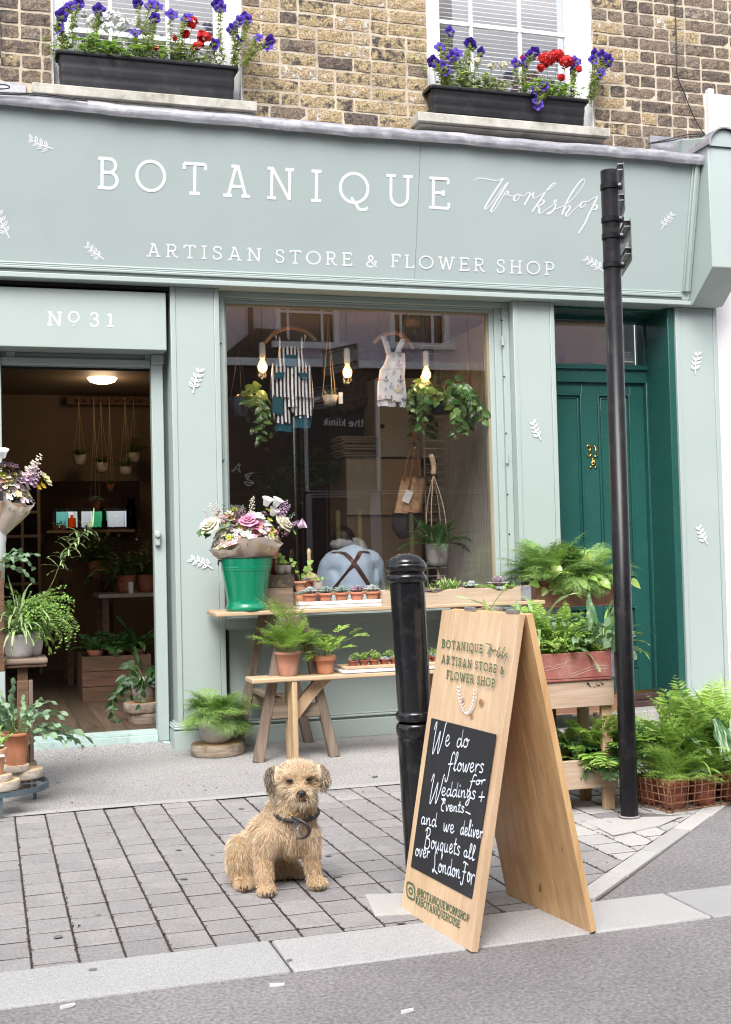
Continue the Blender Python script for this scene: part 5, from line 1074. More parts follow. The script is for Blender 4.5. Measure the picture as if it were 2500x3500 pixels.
def daisyish(mb, c, d, r, n=5, m=0, mc=1, cup=.35, w=.9):
    Mx = frame_to(d); lb = LB_()
    for j in range(n): a = 2*pi*j/n+U(-.1, .1); lb.add(c, Mx@np.array([cos(a), sin(a), cup]), Mx@np.array([-cos(a)*cup, -sin(a)*cup, 1.]), r, r*w)
    lb.flush(mb, BLADE, m); sphere(mb, np.array(c)+unit(d)*r*.12, r*.16, mc, 6, 4)
def bouquet(name, label, base, top, R0, wrapm, heads, fol, group=None, wh=.55):
    base = np.array(base, float); top = np.array(top, float); t1 = thing(name, label, 'bouquet', base, group=group); ax = unit(top-base); Mx = frame_to(ax); H = np.linalg.norm(top-base)
    for lay, (mt, rs, zs, ph) in enumerate(((TISSUE, 1.12, wh+.05, 0.), (wrapm, 1.04, wh, .8))):
        m_ = MB(); w0 = U(0, 6)
        def sh(u, v):
            a = 2*pi*u+ph; e = 1+.09*cos(3*a+w0)+.02*cos(7*a); rr = .018+(R0*rs-.018)*(v**.85)*(1+.05*sin(9*a)*v); return base+Mx@np.array([rr*cos(a), rr*sin(a), H*zs*v*(e if v > .6 else 1+(e-1)*v)])
        m_.sheet(sh, 40, 8, 0); m_.build('wrapping', mt, t1, smooth=True, rec=False)
    m_ = MB(); lb = LB_()                               # leaves under the flowers
    for i in range(fol):
        a = U(0, 6.28); rr = R0*U(.1, 1.0); p = base+Mx@np.array([rr*cos(a), rr*sin(a), H*(wh-.12+.38*(1-(rr/R0)**2)*U(.3, 1))]); lb.add(p, Mx@np.array([cos(a)*.8, sin(a)*.8, U(.1, 1)]), [0, -1., .6], U(.018, .034), U(.008, .017))
    lb.flush(m_, BLADE); m_.build('greenery', EUC, t1, rec=False, kind='stuff')
    cls = [h[4] for h in heads]; m_ = MB(); fl_ = [pW, pC, pBl, pLi, pLm] if 'yellow' not in label else [pW, pLem, pLi, pDp, pC]
    for i in range(150):
        a = U(0, 6.28); rr = R0*U(0, 1)**.5; q = Mx@np.array([rr*cos(a), rr*sin(a), H*(wh+.08+.38*(1-(rr/R0)**2)*U(.4, 1))]); daisyish(m_, base+q, Mx@unit([cos(a)*rr/R0, sin(a)*rr/R0, .8]), U(.013, .025), 5, i % 5, 4, .4)
    m_.build('filler_flowers', fl_, t1, rec=False, kind='stuff')
    for h in heads:
        kind, px, py, r, mt = h[:5]; r *= 1.35; Yd = top[1]-h[5] if len(h) > 5 else top[1]-.06; p = PY(px, py, Yd); d = unit(p-(base+(top-base)*.35)+np.array([0, -.05, 0])); m_ = MB()
        if kind == 'rose': rose(t1, p, d, r, mt); continue
        if kind == 'bell': m_.lathe([(.0005, 0), (r*.45, .1*r), (r*.62, r*.8), (r*.95, r*1.35), (r*1.0, r*1.4)], 10, (0, 0, 0)); Mz = frame_to(d); m_.V = [v@Mz.T+p for v in m_.V]
        if kind == 'flower': daisyish(m_, p, d, r, 5, 0, 1, .4)
        if kind == 'daisy': daisyish(m_, p, d, r, 8, 0, 1, .1, .5)
        if kind == 'umbel':
            for i in range(46): e = unit(d+np.array([GA(0, .55), GA(0, .55), GA(0, .55)])); sphere(m_, p+e*r*U(.75, 1.05), r*.085, 0, 5, 3)
        if kind == 'berries':
            for i in range(9): e = np.array([GA(0, .6), GA(0, .4), GA(0, .5)]); sphere(m_, p+e*r, r*.30, 0, 8, 5)
        if kind == 'spike':
            for i in range(22): t = i/21; a = i*2.4; q = p+d*r*4*(t-.3)+frame_to(d)@np.array([cos(a), sin(a), 0])*r*.8*(1-t*.75); lbx = LB_(); daisyish(m_, q, unit(q-p-d*r*4*(t-.3)+d*.4), r*(.75-.5*t), 4, 0, 0, .8)
        if kind == 'sprigs':
            for i in range(16): t = i/15; a = i*2.4; q = p+d*r*3*(t-.3)+frame_to(d)@np.array([cos(a), sin(a), 0])*r*.5*(1-t*.6); sphere(m_, q, r*.16, 0, 6, 4)
        m_.build({'bell': 'bellflower', 'flower': 'flower', 'daisy': 'daisy', 'umbel': 'flower_head', 'berries': 'berry_sprig', 'spike': 'flower_spike', 'sprigs': 'bud_sprig'}[kind], [mt, pLm if kind != 'berries' else mt], t1, smooth=True, rec=False)
    return t1
cb = c
zr3 = lambda x, y: (650+x/3.248, 1500+y/3.248)
def H3(k, x, y, r, mt, *a): q = zr3(x, y); return (k, q[0], q[1], r, mt, *a)
bouquet('flower_bouquet', 'pink and white mixed bouquet in brown paper, larger of the two in the green bucket', cb+[.02, 0, hB-.09], (cb[0]+.06, cb[1]-.03, 1.385), .150, PAPER,
 [H3('rose', 650, 935, .045, pPk), H3('rose', 735, 975, .036, petal('hot_pink_petal', (.74, .26, .42))), H3('rose', 1010, 960, .050, pC), H3('bell', 838, 745, .026, pW), H3('bell', 940, 750, .026, pW), H3('bell', 905, 850, .024, pW), H3('flower', 715, 870, .040, pW), H3('flower', 830, 950, .034, pW), H3('flower', 770, 880, .03, pW),
  H3('umbel', 995, 1050, .040, pPu), H3('umbel', 565, 870, .034, pPu), H3('umbel', 820, 850, .018, pPu), H3('berries', 870, 1030, .030, pBl), H3('berries', 810, 1075, .022, pBl), H3('berries', 930, 1045, .022, pBl), H3('spike', 1000, 800, .020, pLi), H3('spike', 1030, 830, .018, pLi), H3('bell', 1195, 975, .024, pLi), H3('spike', 1130, 960, .013, pLi), H3('flower', 735, 1050, .030, petal('rosy_petal', (.72, .32, .42))),
  H3('sprigs', 680, 770, .02, pC), H3('sprigs', 700, 735, .018, pC), H3('flower', 870, 800, .02, pLm), H3('flower', 880, 905, .018, pLm), H3('sprigs', 1080, 900, .02, EUC), H3('sprigs', 660, 1080, .022, EUC), H3('flower', 610, 1080, .022, LD), H3('sprigs', 600, 840, .02, EUC), H3('flower', 1150, 1040, .016, LG), H3('spike', 1080, 1000, .01, pPu)], 120)
bouquet('flower_bouquet', 'cream rose and blush bouquet in pale tissue, smaller of the two in the green bucket', cb+[-.03, 0, hB-.08], (cb[0]-.13, cb[1]-.02, 1.33), .115, PAPER,
 [H3('rose', 245, 990, .050, pC), H3('flower', 385, 965, .036, EUC), H3('umbel', 500, 840, .030, pLm), H3('berries', 345, 870, .026, pBl), H3('flower', 395, 870, .024, pBl), H3('sprigs', 265, 830, .022, pC), H3('sprigs', 320, 800, .02, pC), H3('flower', 445, 850, .022, pC), H3('flower', 460, 900, .024, pLem), H3('sprigs', 200, 860, .018, pLi), H3('flower', 170, 950, .026, pW), H3('flower', 150, 1035, .034, LD), H3('flower', 210, 1065, .026, LD), H3('flower', 425, 830, .02, pC), H3('sprigs', 390, 810, .02, EUC), H3('umbel', 500, 940, .022, pPu)], 80)
# ================================================= WINDOW BOXES
def windowbox(label, pl, pr, pbl, pbr, Y0=-.07):
    a = PY(*pl, Y0); b = PY(*pr, Y0); c = PY(*pbl, Y0+.02); d = PY(*pbr, Y0+.02); x0, x1 = a[0], b[0]; z1 = (a[2]+b[2])/2; z0 = (c[2]+d[2])/2; xb0, xb1 = c[0], d[0]
    t1 = thing('window_box', label, 'planter', ((x0+x1)/2, 0, z0)); dp = .17; m_ = MB()
    def rr(xa, xb, ya, yb, z, r=.025, n=4):
        out = []
        for cx, cy, a0 in ((xb-r, ya+r, -90), (xb-r, yb-r, 0), (xa+r, yb-r, 90), (xa+r, ya+r, 180)): out += [(cx+r*cos(R(a0+90*k/n)), cy+r*sin(R(a0+90*k/n)), z) for k in range(n+1)]
        return out
    lay = []; nL = 13
    for k in range(nL+1):
        t = k/nL; g = .0022 if k in (4, 5, 9, 10) and k % 5 == 4 else 0; lay.append(rr(xb0+(x0+.02-xb0)*t+g, xb1+(x1-.02-xb1)*t-g, Y0+.03*(1-t)+.012+g, Y0+dp-.012-.02*(1-t)-g, z0+(z1-z0)*t))
    lay += [rr(x0+.004, x1-.004, Y0+.003, Y0+dp-.003, z1-.012), rr(x0, x1, Y0, Y0+dp, z1-.006), rr(x0, x1, Y0, Y0+dp, z1+.006), rr(x0+.006, x1-.006, Y0+.006, Y0+dp-.006, z1+.010), rr(x0+.02, x1-.02, Y0+.02, Y0+dp-.02, z1+.004), rr(x0+.02, x1-.02, Y0+.02, Y0+dp-.02, z1-.02)]
    n = len(lay[0]); m_.add([p for l in lay for p in l], [tuple(range(n-1, -1, -1))]+[(i*n+j, i*n+(j+1) % n, (i+1)*n+(j+1) % n, (i+1)*n+j) for i in range(len(lay)-1) for j in range(n)]); m_.build('trough', BLKPL, t1, auto=35)
    m_ = MB(); m_.box(x0+.02, x1-.02, Y0+.02, Y0+dp-.02, z1-.03, z1-.012); m_.build('soil', SOIL, t1); return t1, x0, x1, z1
def petunia(label, p0, flowers, grp, h=0, lf=YEL):
    p0 = np.array(p0, float); t1 = thing('petunia_plant', label, 'flowering plant', p0, group=grp); m_ = MB(); lb = LB_(); fl = []
    for (px, py, Y) in flowers:
        q = PY(px, py, Y); mid = (p0+q)/2+np.array([GA(0, .015), GA(0, .01), .03]); P = np.array(catmull([p0+[GA(0, .02), 0, 0], mid, q], 7)); m_.tube(P, .0016, 4, 1, cap=False); fl.append(q)
        for k in range(2, len(P)-1):
            for j in range(8): a = U(0, 6.3); lb.add(P[k], [cos(a), sin(a)*.8, U(-.4, .7)], [0, -.4, 1.], U(.020, .036), U(.009, .015))
        for j in range(3): a = U(0, 6.3); lb.add(q-[0, 0, .01], [cos(a), sin(a), U(-.2, .6)], [0, 0, 1.], U(.015, .025), .008)
    lb.flush(m_, BLADE); m_.build('foliage', [lf, STEM], t1, rec=False)
    for q in fl:
        m_ = MB(); r = U(.032, .042); n = 20; d = unit([GA(-.1, .5), -1, GA(.15, .5)]); Mx = frame_to(d); v = [(0, 0, -r*1.1)]
        for k, (f, z) in enumerate(((.14, -.8), (.22, -.25), (.62, .0), (1., -.06))): v += [(r*f*(1+.13*(k == 3)*cos(5*2*pi*i/n))*cos(2*pi*i/n), r*f*(1+.13*(k == 3)*cos(5*2*pi*i/n))*sin(2*pi*i/n), r*z+(r*.13*cos(5*2*pi*i/n+1)*(k >= 2))) for i in range(n)]
        f_ = [(0, 1+(i+1) % n, 1+i) for i in range(n)]+[(1+k*n+i, 1+k*n+(i+1) % n, 1+(k+1)*n+(i+1) % n, 1+(k+1)*n+i) for k in range(3) for i in range(n)]
        m_.add(np.array(v)@Mx.T+q, f_); m_.build('flower', pV, t1, smooth=True, rec=False)
def geranium(label, p0, heads, mt, grp, nleaf=130, w=.18, leaf=None):
    p0 = np.array(p0, float); t1 = thing('geranium_plant', label, 'flowering plant', p0, group=grp); m_ = MB(); lb = LB_()
    for i in range(nleaf):
        a = U(0, 6.3); b = p0+[GA(0, w*.45), GA(0, .03), 0]; q = b+[GA(0, .02), U(-.05, .04), U(.01, .14)]; m_.tube([b, q], .0012, 3, 1, cap=False)
        for j in range(2): a = U(0, 6.3); lb.add(q, [cos(a), sin(a)-.3, U(-.3, .3)], [GA(0, .3), -.5, 1.], U(.024, .042), U(.026, .042))
    for (px, py, Y, r, n) in heads: m_.tube(catmull([p0+[GA(0, .03), 0, 0], PY(px, py, Y)-[0, 0, r*.6]], 3), .0018, 4, 1, cap=False)
    lb.flush(m_, FAN); m_.build('foliage', [leaf or LG, STEM], t1, rec=False)
    for (px, py, Y, r, n) in heads:
        q = PY(px, py, Y); m_ = MB()
        for i in range(n): e = unit([GA(0, 1), GA(-.5, .8), GA(.1, .8)]); daisyish(m_, q+e*r*U(.55, 1)*[1, .8, .85], e, U(.014, .019), 5, 0, 0, .25, .95)
        m_.build('flower_head', mt, t1, rec=False)
b1, x0, x1, zt1 = windowbox('black plastic window box on the left sill with mostly white geraniums', (191, 170), (819, 231), (209, 291), (803, 337))
z = zt1-.012; A = lambda px: PY(px, 180, .0)[0]
gL = 'plants in the left window box'; gR = 'plants in the right window box'
petunia('violet petunia at the left end of the left window box', (A(215), -.01, z), [(245, 18, -.02), (212, 52, -.04), (232, 30, 0), (268, 10, 0), (203, 95, -.03)], gL)
petunia('violet petunia with one tall bloom right of the leftmost petunia', (A(320), .0, z), [(340, 34, -.02), (352, 60, .02)], gL)
petunia('violet petunia in the middle of the left window box', (A(500), -.0, z), [(472, 12, -.02), (515, 14, -.03), (530, 62, -.04), (462, 110, -.03), (540, 20, .02)], gL)
petunia('violet petunia standing before the red geraniums of the left window box', (A(600), .0, z), [(588, 48, -.02), (636, 62, -.04), (643, 55, .0)], gL)
petunia('violet petunia with the tallest bloom right of the red geraniums', (A(745), .0, z), [(757, 26, -.02), (745, 15, .02), (735, 150, -.05)], gL)
petunia('violet petunia leaning past the right end of the left window box', (A(800), -.0, z), [(795, 100, -.03), (845, 66, -.04), (817, 72, -.04), (838, 62, 0), (820, 130, -.04)], gL)
petunia('violet petunia trailing over the bricks right of the left window box', (A(815), -.05, z), [(884, 126, -.10), (925, 140, -.10), (915, 160, -.11)], gL)
geranium('white geranium with a broad mound of white flower heads', (A(340), .02, z), [(320, 75, .03, .045, 34), (355, 62, .02, .05, 40), (392, 60, .03, .055, 46), (420, 85, .02, .045, 36), (372, 95, .0, .04, 26), (290, 50, .05, .03, 16), (470, 80, .04, .04, 24), (500, 95, .05, .03, 14)], pW, gL, 220, .28)
geranium('leafy geranium without flowers low in the left window box', (A(480), .01, z), [], pW, gL, 150, .26)
geranium('red geranium with four flower heads in the left window box', (A(640), .01, z), [(655, 76, -.02, .042, 40), (632, 116, -.03, .03, 26), (700, 128, -.04, .045, 46), (678, 158, -.04, .035, 26), (596, 130, -.02, .015, 8), (690, 112, -.02, .018, 10), (535, 165, -.05, .012, 6)], pRd, gL, 130, .2, YEL)
b2, x0, x1, zt2_ = windowbox('black plastic window box on the right sill with a big red geranium', (1471, 303), (2018, 331), (1488, 380), (2005, 421)); z = zt2_-.012; A = lambda px: PY(px, 260, .0)[0]
# even out the rim: both ends at their own height is the sill's slope in the picture only
petunia('violet petunia filling the left end of the right window box', (A(1520), -.0, z), [(1540, 108, 0), (1520, 228, -.03), (1498, 222, -.02), (1525, 245, -.04), (1505, 160, .02), (1480, 210, 0)], gR)
petunia('violet petunia with a cluster of blooms beside the leftmost one', (A(1590), .0, z), [(1562, 180, -.02), (1548, 192, -.02), (1608, 145, 0), (1618, 160, .01), (1645, 178, .02), (1600, 150, .03)], gR)
petunia('violet petunia in the middle of the right window box', (A(1780), -.0, z), [(1765, 215, -.02), (1795, 212, -.03), (1828, 178, 0), (1815, 190, 0)], gR)
petunia('violet petunia hanging down over the front of the right window box', (A(1845), -.06, z), [(1828, 311, -.10), (1860, 295, -.10), (1842, 360, -.11), (1838, 345, -.10)], gR)
petunia('violet petunia between the red geranium and the window frame', (A(1950), .0, z), [(1972, 206, -.03), (1960, 240, -.03), (1965, 228, 0)], gR)
petunia('violet petunia leaning past the right end of the right window box', (A(2010), -.0, z), [(2035, 184, -.05), (2082, 206, -.06), (2060, 190, -.05), (2028, 205, -.05), (2053, 248, -.06), (2075, 215, -.04)], gR)
geranium('white geranium with small loose heads in the right window box', (A(1640), .02, z), [(1605, 212, .0, .022, 14), (1632, 208, -.01, .024, 16), (1682, 225, .0, .026, 18), (1722, 222, -.01, .030, 20)], pC, gR, 160, .26, YEL)
geranium('big red geranium, the reddest plant of both window boxes', (A(1880), .01, z), [(1868, 205, -.02, .060, 80), (1905, 190, -.01, .055, 70), (1935, 212, -.03, .055, 70), (1850, 232, -.03, .026, 20), (1920, 265, -.05, .026, 20), (1980, 236, -.04, .024, 16), (1788, 200, 0, .018, 10), (1790, 222, .0, .014, 8)], pRd, gR, 170, .22)
for i, (a, b) in enumerate(((1700, 60), (1610, 40))): m_ = MB()
# a weed rooted in the bricks left of the right window
wd = thing('wall_weed', 'thin pale weed growing out of the bricks left of the right window', 'plant', PY(1465, 250, WY-.01)); m_ = MB(); lb = LB_()
for pts in ([(1462, 262), (1440, 225), (1410, 195), (1392, 185)], [(1462, 262), (1435, 180), (1425, 130), (1432, 105)], [(1440, 225), (1452, 240), (1460, 235)]):
    P = np.array(catmull([PY(x, y, WY-.02) for x, y in pts], 6)); m_.tube(P, .0012, 4, 1, cap=False)
    for q in P[::2]: lb.add(q, [U(-1, 1), -.5, U(-.6, .6)], [0, -1., .3], U(.012, .022), U(.006, .012))
lb.flush(m_, BLADE); m_.build('foliage', [YEL, STEM], wd, rec=False)

# ================================================= THINGS ON THE PLANK TABLE
# stacked crates and the little pots on them, left
def crate(name, label, x0, x1, y0, y1, z0, z1, mt, boards=1, th=.012, cat='crate', bottom=True, bm=None):
    t1 = thing(name, label, cat, ((x0+x1)/2, (y0+y1)/2, z0)); h = (z1-z0)/boards
    for k in range(boards):
        a, b = z0+h*k+(.002 if k else 0), z0+h*(k+1)-.002
        for bx in ((x0, x1, y0, y0+th, a, b), (x0, x1, y1-th, y1, a, b)): m_ = MB(); m_.box(*bx); m_.build('board', mt, t1, bevel=.002)
        for bx in ((x0, x0+th, y0+th, y1-th, a, b), (x1-th, x1, y0+th, y1-th, a, b)): m_ = MB(); m_.box(*bx); m_.build('board', mt, t1, bevel=.002)
    if bottom: m_ = MB(); m_.box(x0+th, x1-th, y0+th, y1-th, z0, z0+th*.8); m_.build('base', mt, t1)
    if bm: m_ = MB(); m_.box(x0+th, x1-th, y0+th, y1-th, z1-.03, z1-.014); m_.build('soil', SOIL, t1)
    return t1
yA = -.28; ca = PY(921, 2079, yA); cbx = PY(1006, 2000, yA)
zc1 = TT+.125; zc2 = zc1+.07
crate('wooden_box', 'old brown wooden box behind the green bucket, lower of two', ca[0]-.06, PY(1004, 2040, yA)[0], yA, -.06, TT, zc1, OLDX, 1)
SPK = mat('speckled_dark_wood', (.10, .08, .06), (.03, .025, .022), scale=40, rough=.8, dirt=(.25, .16, .06), dscale=26, damt=.8)
crate('wooden_box', 'dark speckled wooden box lying on the old brown box', ca[0]-.07, PY(1008, 1980, yA)[0], yA+.005, -.07, zc1, zc2, SPK, 1)
m_ = MB(); m_.box(ca[0]-.06, PY(1004, 1980, yA)[0], yA+.008, -.075, zc2-.004, zc2+.004); t1 = tag(m_.build('board', SPK), 'dark board closing the top of the speckled box', 'board')
def ppot(px, py, Y, z, rt, rb, h, mt, label, fol=None, cat='potted plant', **k):
    c = onY(px, py, Y, z); t1 = thing('potted_plant', label, cat, c); q = pot('pot', t1, c, rt, rb, h, mt, **k)
    if fol: fol(t1, q)
    return t1, q
def pilea(n, L, lf=(.02, .032), tall=.0):
    def f(t1, q):
        m_ = MB(); lb = LB_()
        for i in range(n):
            a = U(0, 6.3); P, D = curve(q, a, U(*L), R(U(45, 88)), .5, 6); m_.tube(P, .0013, 4, 1, cap=False); l = U(*lf); lb.add(P[-1]-[l*.3, 0, 0], [1, U(-.5, .3), U(-.4, .5)], [GA(0, .3), -1, .4+GA(0, .4)], l, l*1.05)
        lb.flush(m_, HEART); m_.build('foliage', [LG, STEM], t1, rec=False)
    return f
zk = zc2+.0045; yk = -.22
ppot(958, 1962, yk, zk, .033, .025, .058, GREYPOT, 'small grey pot with a few round leaves on the speckled box', pilea(9, (.03, .09), (.015, .026)))
ppot(982, 1960, yk+.07, zk, .028, .022, .055, GREYPOT, 'small grey pot partly hidden behind the other grey pot', pilea(5, (.03, .06), (.012, .02)))
c = onY(937, 1962, yk+.09, zk); t1 = thing('vase', 'tall dark red terracotta vase behind the small grey pots', 'vase', c); m_ = MB(); m_.lathe([(.0005, 0), (.022, 0), (.026, .1), (.030, .16), (.026, .16), (.022, .10)], 24, c); m_.build('body', mat('red_clay', (.30, .06, .04), rough=.6), t1, smooth=True)
c0 = onY(1028, 2004, -.30, TT+.10); ze = TT+.092
eb = thing('wooden_box', 'small pale wooden box carrying three little pots right of the stacked boxes', 'crate', (c0[0]+.05, -.25, TT)); m_ = MB(); m_.box(c0[0]-.04, c0[0]+.155, -.33, -.13, TT, ze); m_.build('body', OLDX, eb, bevel=.003)
ppot(1028, 2005, -.29, ze, .036, .026, .066, TERRAD, 'weathered terracotta pot with round coin leaves on long stalks', pilea(10, (.05, .14), (.022, .04)), rim=.003, rimh=.012)
ppot(1052, 2002, -.22, ze, .034, .026, .070, TERRA, 'plain terracotta pot with a low grey succulent behind the coin plant', lambda t1, q: [lambda: 0, (lambda m_: (rosette(m_, q, .03), m_.build('foliage', SUC, t1, rec=False)))(MB())], rim=.002, rimh=.01)
ppot(1088, 2002, -.27, ze, .033, .026, .056, GREYPOT, 'small beige clay pot with a trailing green sprig beside the twine ball', pilea(8, (.03, .07), (.01, .018)))
c = onY(1063, 1972, -.12, ze+.005); tw = thing('twine_ball', 'beige ball of twine behind the little pots on the plank table', 'twine', c)
m_ = MB(); cc = np.array(c)+[0, 0, .055]
sphere(m_, cc, .050, 0, 18, 12)
for i in range(46):
    a, b = U(0, 6.3), U(0, 3.14); u = unit([cos(a)*sin(b), sin(a)*sin(b), cos(b)]); v = unit(np.cross(u, [.3, .2, 1])); w2 = np.cross(u, v); m_.tube([cc+.0515*(cos(t)*v+sin(t)*w2) for t in np.linspace(0, 2*pi, 19)[:-1]], .0015, 4, closed=True)
m_.build('twine', ROPE, tw, smooth=True); 
c = onY(1058, 1945, -.08, cc[2]+.02); sp = thing('wooden_spindle', 'turned pale wooden spindle standing behind the twine ball', 'spindle', (c[0], c[1], TT)); hS = PY(1058, 1874, -.08)[2]
m_ = MB(); m_.lathe([(.012, TT), (.012, hS-.085), (.011, hS-.06), (.0125, hS-.055), (.008, hS-.048), (.0125, hS-.035), (.013, hS-.022), (.009, hS-.008), (.006, hS-.004), (.0005, hS)], 20, (c[0], c[1], 0)); m_.build('spindle', PLANKZ, sp, smooth=True)
# the row of succulents in terracotta pots on a white tray
wx0, wx1 = PY(1023, 2083, -.42)[0], PY(1330, 2083, -.42)[0]; tr = thing('white_tray', 'flaking white picture frame tray under the five succulents', 'tray', ((wx0+wx1)/2, -.35, TT)); zt_w = TT+.04
FLK = mat('flaking_white', (.78, .77, .75), (.70, .68, .65), rough=.7, dirt=(.38, .28, .20), dscale=18, damt=.6, bump=.4, bscale=50)
for k, (i_, za, zb2) in enumerate(((0, 0, .012), (.008, .012, .020), (.004, .020, .040))): m_ = MB(); m_.box(wx0+i_, wx1-i_, -.425+i_, -.25-i_, TT+za+.0003, TT+zb2); m_.build('moulding', FLK, tr, bevel=.003)
m_ = MB(); c = PY(1316, 2030, -.41); m_.lathe([(.014, 0), (.012, .005), (.004, .008), (.009, .014), (.007, .022), (.0005, .026)], 12, (c[0], -.405, zt_w)); m_.build('knob', FLK, tr, smooth=True)
for i, (cx_, mt, nm) in enumerate(((1061, SUW, 'silvery'), (1114, SUC, 'blue green'), (1169, SUC, 'pointed blue green'), (1222, SUP, 'plum tinged'), (1274, SUW, 'pale dusty'))):
    c = onY(cx_, 2051, -.385, zt_w+.0005); t1 = thing('potted_succulent', '%s rosette in the %s terracotta pot of the white tray' % (nm, ['first', 'second', 'third', 'fourth', 'fifth'][i]), 'succulent', c)
    q = pot('pot', t1, c, .042, .033, .046, TERRA, rim=.003, rimh=.013, soil=.92); m_ = MB(); rosette(m_, q+[0, 0, .004], .050, rings=5, n=9, plump=.62 if i in (1, 2) else .9)
    if i in (1, 3): rosette(m_, q+[.03, .03, .008], .036, rings=4, n=8)
    m_.build('foliage', mt, t1, rec=False)
c = onY(1030, 2040, -.33, zt_w+.0005); t1 = thing('potted_succulent', 'small succulent in a brown pot half hidden behind the first white tray pot', 'succulent', c); q = pot('pot', t1, c, .034, .028, .040, TERRA); m_ = MB(); rosette(m_, q, .034); m_.build('foliage', SUC, t1, rec=False)
# scalloped pale crate of mixed succulents
sx0, sx1 = PY(1308, 2070, -.44)[0], PY(1815, 2060, -.44)[0]; sy0, sy1 = -.445, -.24; sz0, sz1 = TT+.0005, TT+.088
sc_ = thing('scalloped_crate', 'long pale wooden crate with a scalloped front edge full of succulents', 'crate', ((sx0+sx1)/2, -.34, TT))
def scal(n=60):
    out = []
    for i in range(n+1):
        t = i/n; d = 0
        for c_ in (.335, .81): d = max(d, .022*math.exp(-(abs(t-c_)/.075)**4))
        out.append((sx0+(sx1-sx0)*t, sz1-d))
    return out
m_ = MB(); tp_ = scal(); V = [(x, y, z) for x, z in tp_ for y in (sy0, sy0+.014)]+[(x, y, sz0) for x, z in tp_ for y in (sy0, sy0+.014)]; n = len(tp_)
F_ = [(2*i, 2*i+1, 2*i+3, 2*i+2) for i in range(n-1)]+[(2*i, 2*i+2, 2*n+2*i+2, 2*n+2*i) for i in range(n-1)]+[(2*i+1, 2*n+2*i+1, 2*n+2*i+3, 2*i+3) for i in range(n-1)]+[(2*n+2*i, 2*n+2*i+2, 2*n+2*i+3, 2*n+2*i+1) for i in range(n-1)]+[(0, 2*n, 2*n+1, 1), (2*n-2, 2*n-1, 4*n-1, 4*n-2)]
m_.add(V, F_); m_.build('scalloped_board', CRATEX, sc_, rec=True)
for bx in ((sx0, sx1, sy1-.014, sy1, sz0, sz1), (sx0, sx0+.014, sy0+.014, sy1-.014, sz0, sz1+.004), (sx1-.014, sx1, sy0+.014, sy1-.014, sz0, sz1+.004), (sx0+.014, sx1-.014, sy0+.014, sy1-.014, sz0, sz0+.008)): m_ = MB(); m_.box(*bx); m_.build('board', CRATEX, sc_, bevel=.002)
m_ = MB(); m_.box(sx1-.068, sx1+.002, sy0-.0025, sy0-.0003, sz0+.004, sz1+.002); m_.box(sx1+.0003, sx1+.0025, sy0-.0025, sy0+.05, sz0+.004, sz1+.002); m_.build('corner_plate', GALV, sc_)
m_ = MB()
for dx_ in (-.060, -.025): 
    for z_ in (.012, .070): c = (sx1+dx_, sy0-.003, sz0+z_); m_.tube([c, (c[0], c[1]-.0015, c[2])], .0028, 6)
m_.build('nails', DARK, sc_)
m_ = MB(); m_.box(sx0+.014, sx1-.014, sy0+.014, sy1-.014, sz1-.04, sz1-.024); m_.build('soil', SOIL, sc_)
zz = sz1-.024
for i, (px_, mt, kind, r_, nm) in enumerate(((1455, SUP, 'r', .035, 'plum rosette at the left of the scalloped crate'), (1470, SUG, 's', .06, 'spiky green succulent beside the bollard'), (1495, SUP, 'm', .03, 'low reddish mat succulent in the scalloped crate'), (1520, SUG, 'd', .085, 'large bushy finger leaved succulent left of the middle'), (1555, SUG, 'd', .08, 'bushy finger leaved succulent in the middle of the crate'), (1608, SUW, 'c', .05, 'silver ruffled succulent right of the finger leaved one'), (1650, SUG, 'r2', .038, 'lime green rosettes in the scalloped crate'), (1680, SUG, 'r2', .034, 'second clump of lime green rosettes'), (1702, SUP, 'big', .075, 'large pink edged paddle succulent'), (1712, SUW, 'f', .045, 'white felted finger succulent before the pink paddle one'), (1745, SUG, 'r2', .035, 'green rosettes at the right end of the scalloped crate'), (1752, LD, 'tall', .05, 'tall brown green succulent at the right end of the crate'), (1400, SUC, 'r', .04, 'grey rosette in the crate behind the bollard'), (1345, SUG, 'd', .05, 'small green succulent in the crate left of the bollard'))):
    yy = -.40 if kind in ('r', 'm', 'r2', 'f', 's') else -.35; c = onY(px_, 2000, yy, zz); t1 = thing('succulent_plant', nm, 'succulent', c); m_ = MB()
    if kind in ('r', 'm'): rosette(m_, c+[0, 0, .008], r_); rosette(m_, c+[-.035, .02, .005], r_*.7)
    elif kind == 'r2':
        for k in range(5): rosette(m_, c+[U(-.03, .03), U(-.02, .02), U(.008, .024)], r_*U(.6, .9), rings=4, n=9)
    elif kind == 'big': rosette(m_, c+[0, 0, .025], r_, rings=3, n=6, up=.8, plump=1.8)
    elif kind == 'c': rosette(m_, c+[0, 0, .02], r_, rings=4, n=7, up=.8, plump=1.6); rosette(m_, c+[.01, -.01, .03], r_*.8, rings=3, n=7, up=.9, plump=1.4)
    else:
        lb = LB_(); nn = {'s': 40, 'd': 90, 'f': 40, 'tall': 30}[kind]
        for k in range(nn):
            a = U(0, 6.3); e = R(U(15, 88)); d = np.array([cos(a)*cos(e), sin(a)*cos(e), sin(e)]); b = c+[GA(0, .012), GA(0, .01), .004]+d*r_*U(0, .75)*(1 if kind != 'f' else .4); lb.add(b, d+[GA(0, .4), GA(0, .4), .3], [0, 0, 1.], r_*U(.3, .5)*(1.1 if kind == 'f' else 1), r_*(.28 if kind in ('f',) else .38 if kind == 'tall' else .11))
        lb.flush(m_, PLUMP if kind in ('f', 'tall') else BLADE)
    m_.build('foliage', mt, t1, rec=False)
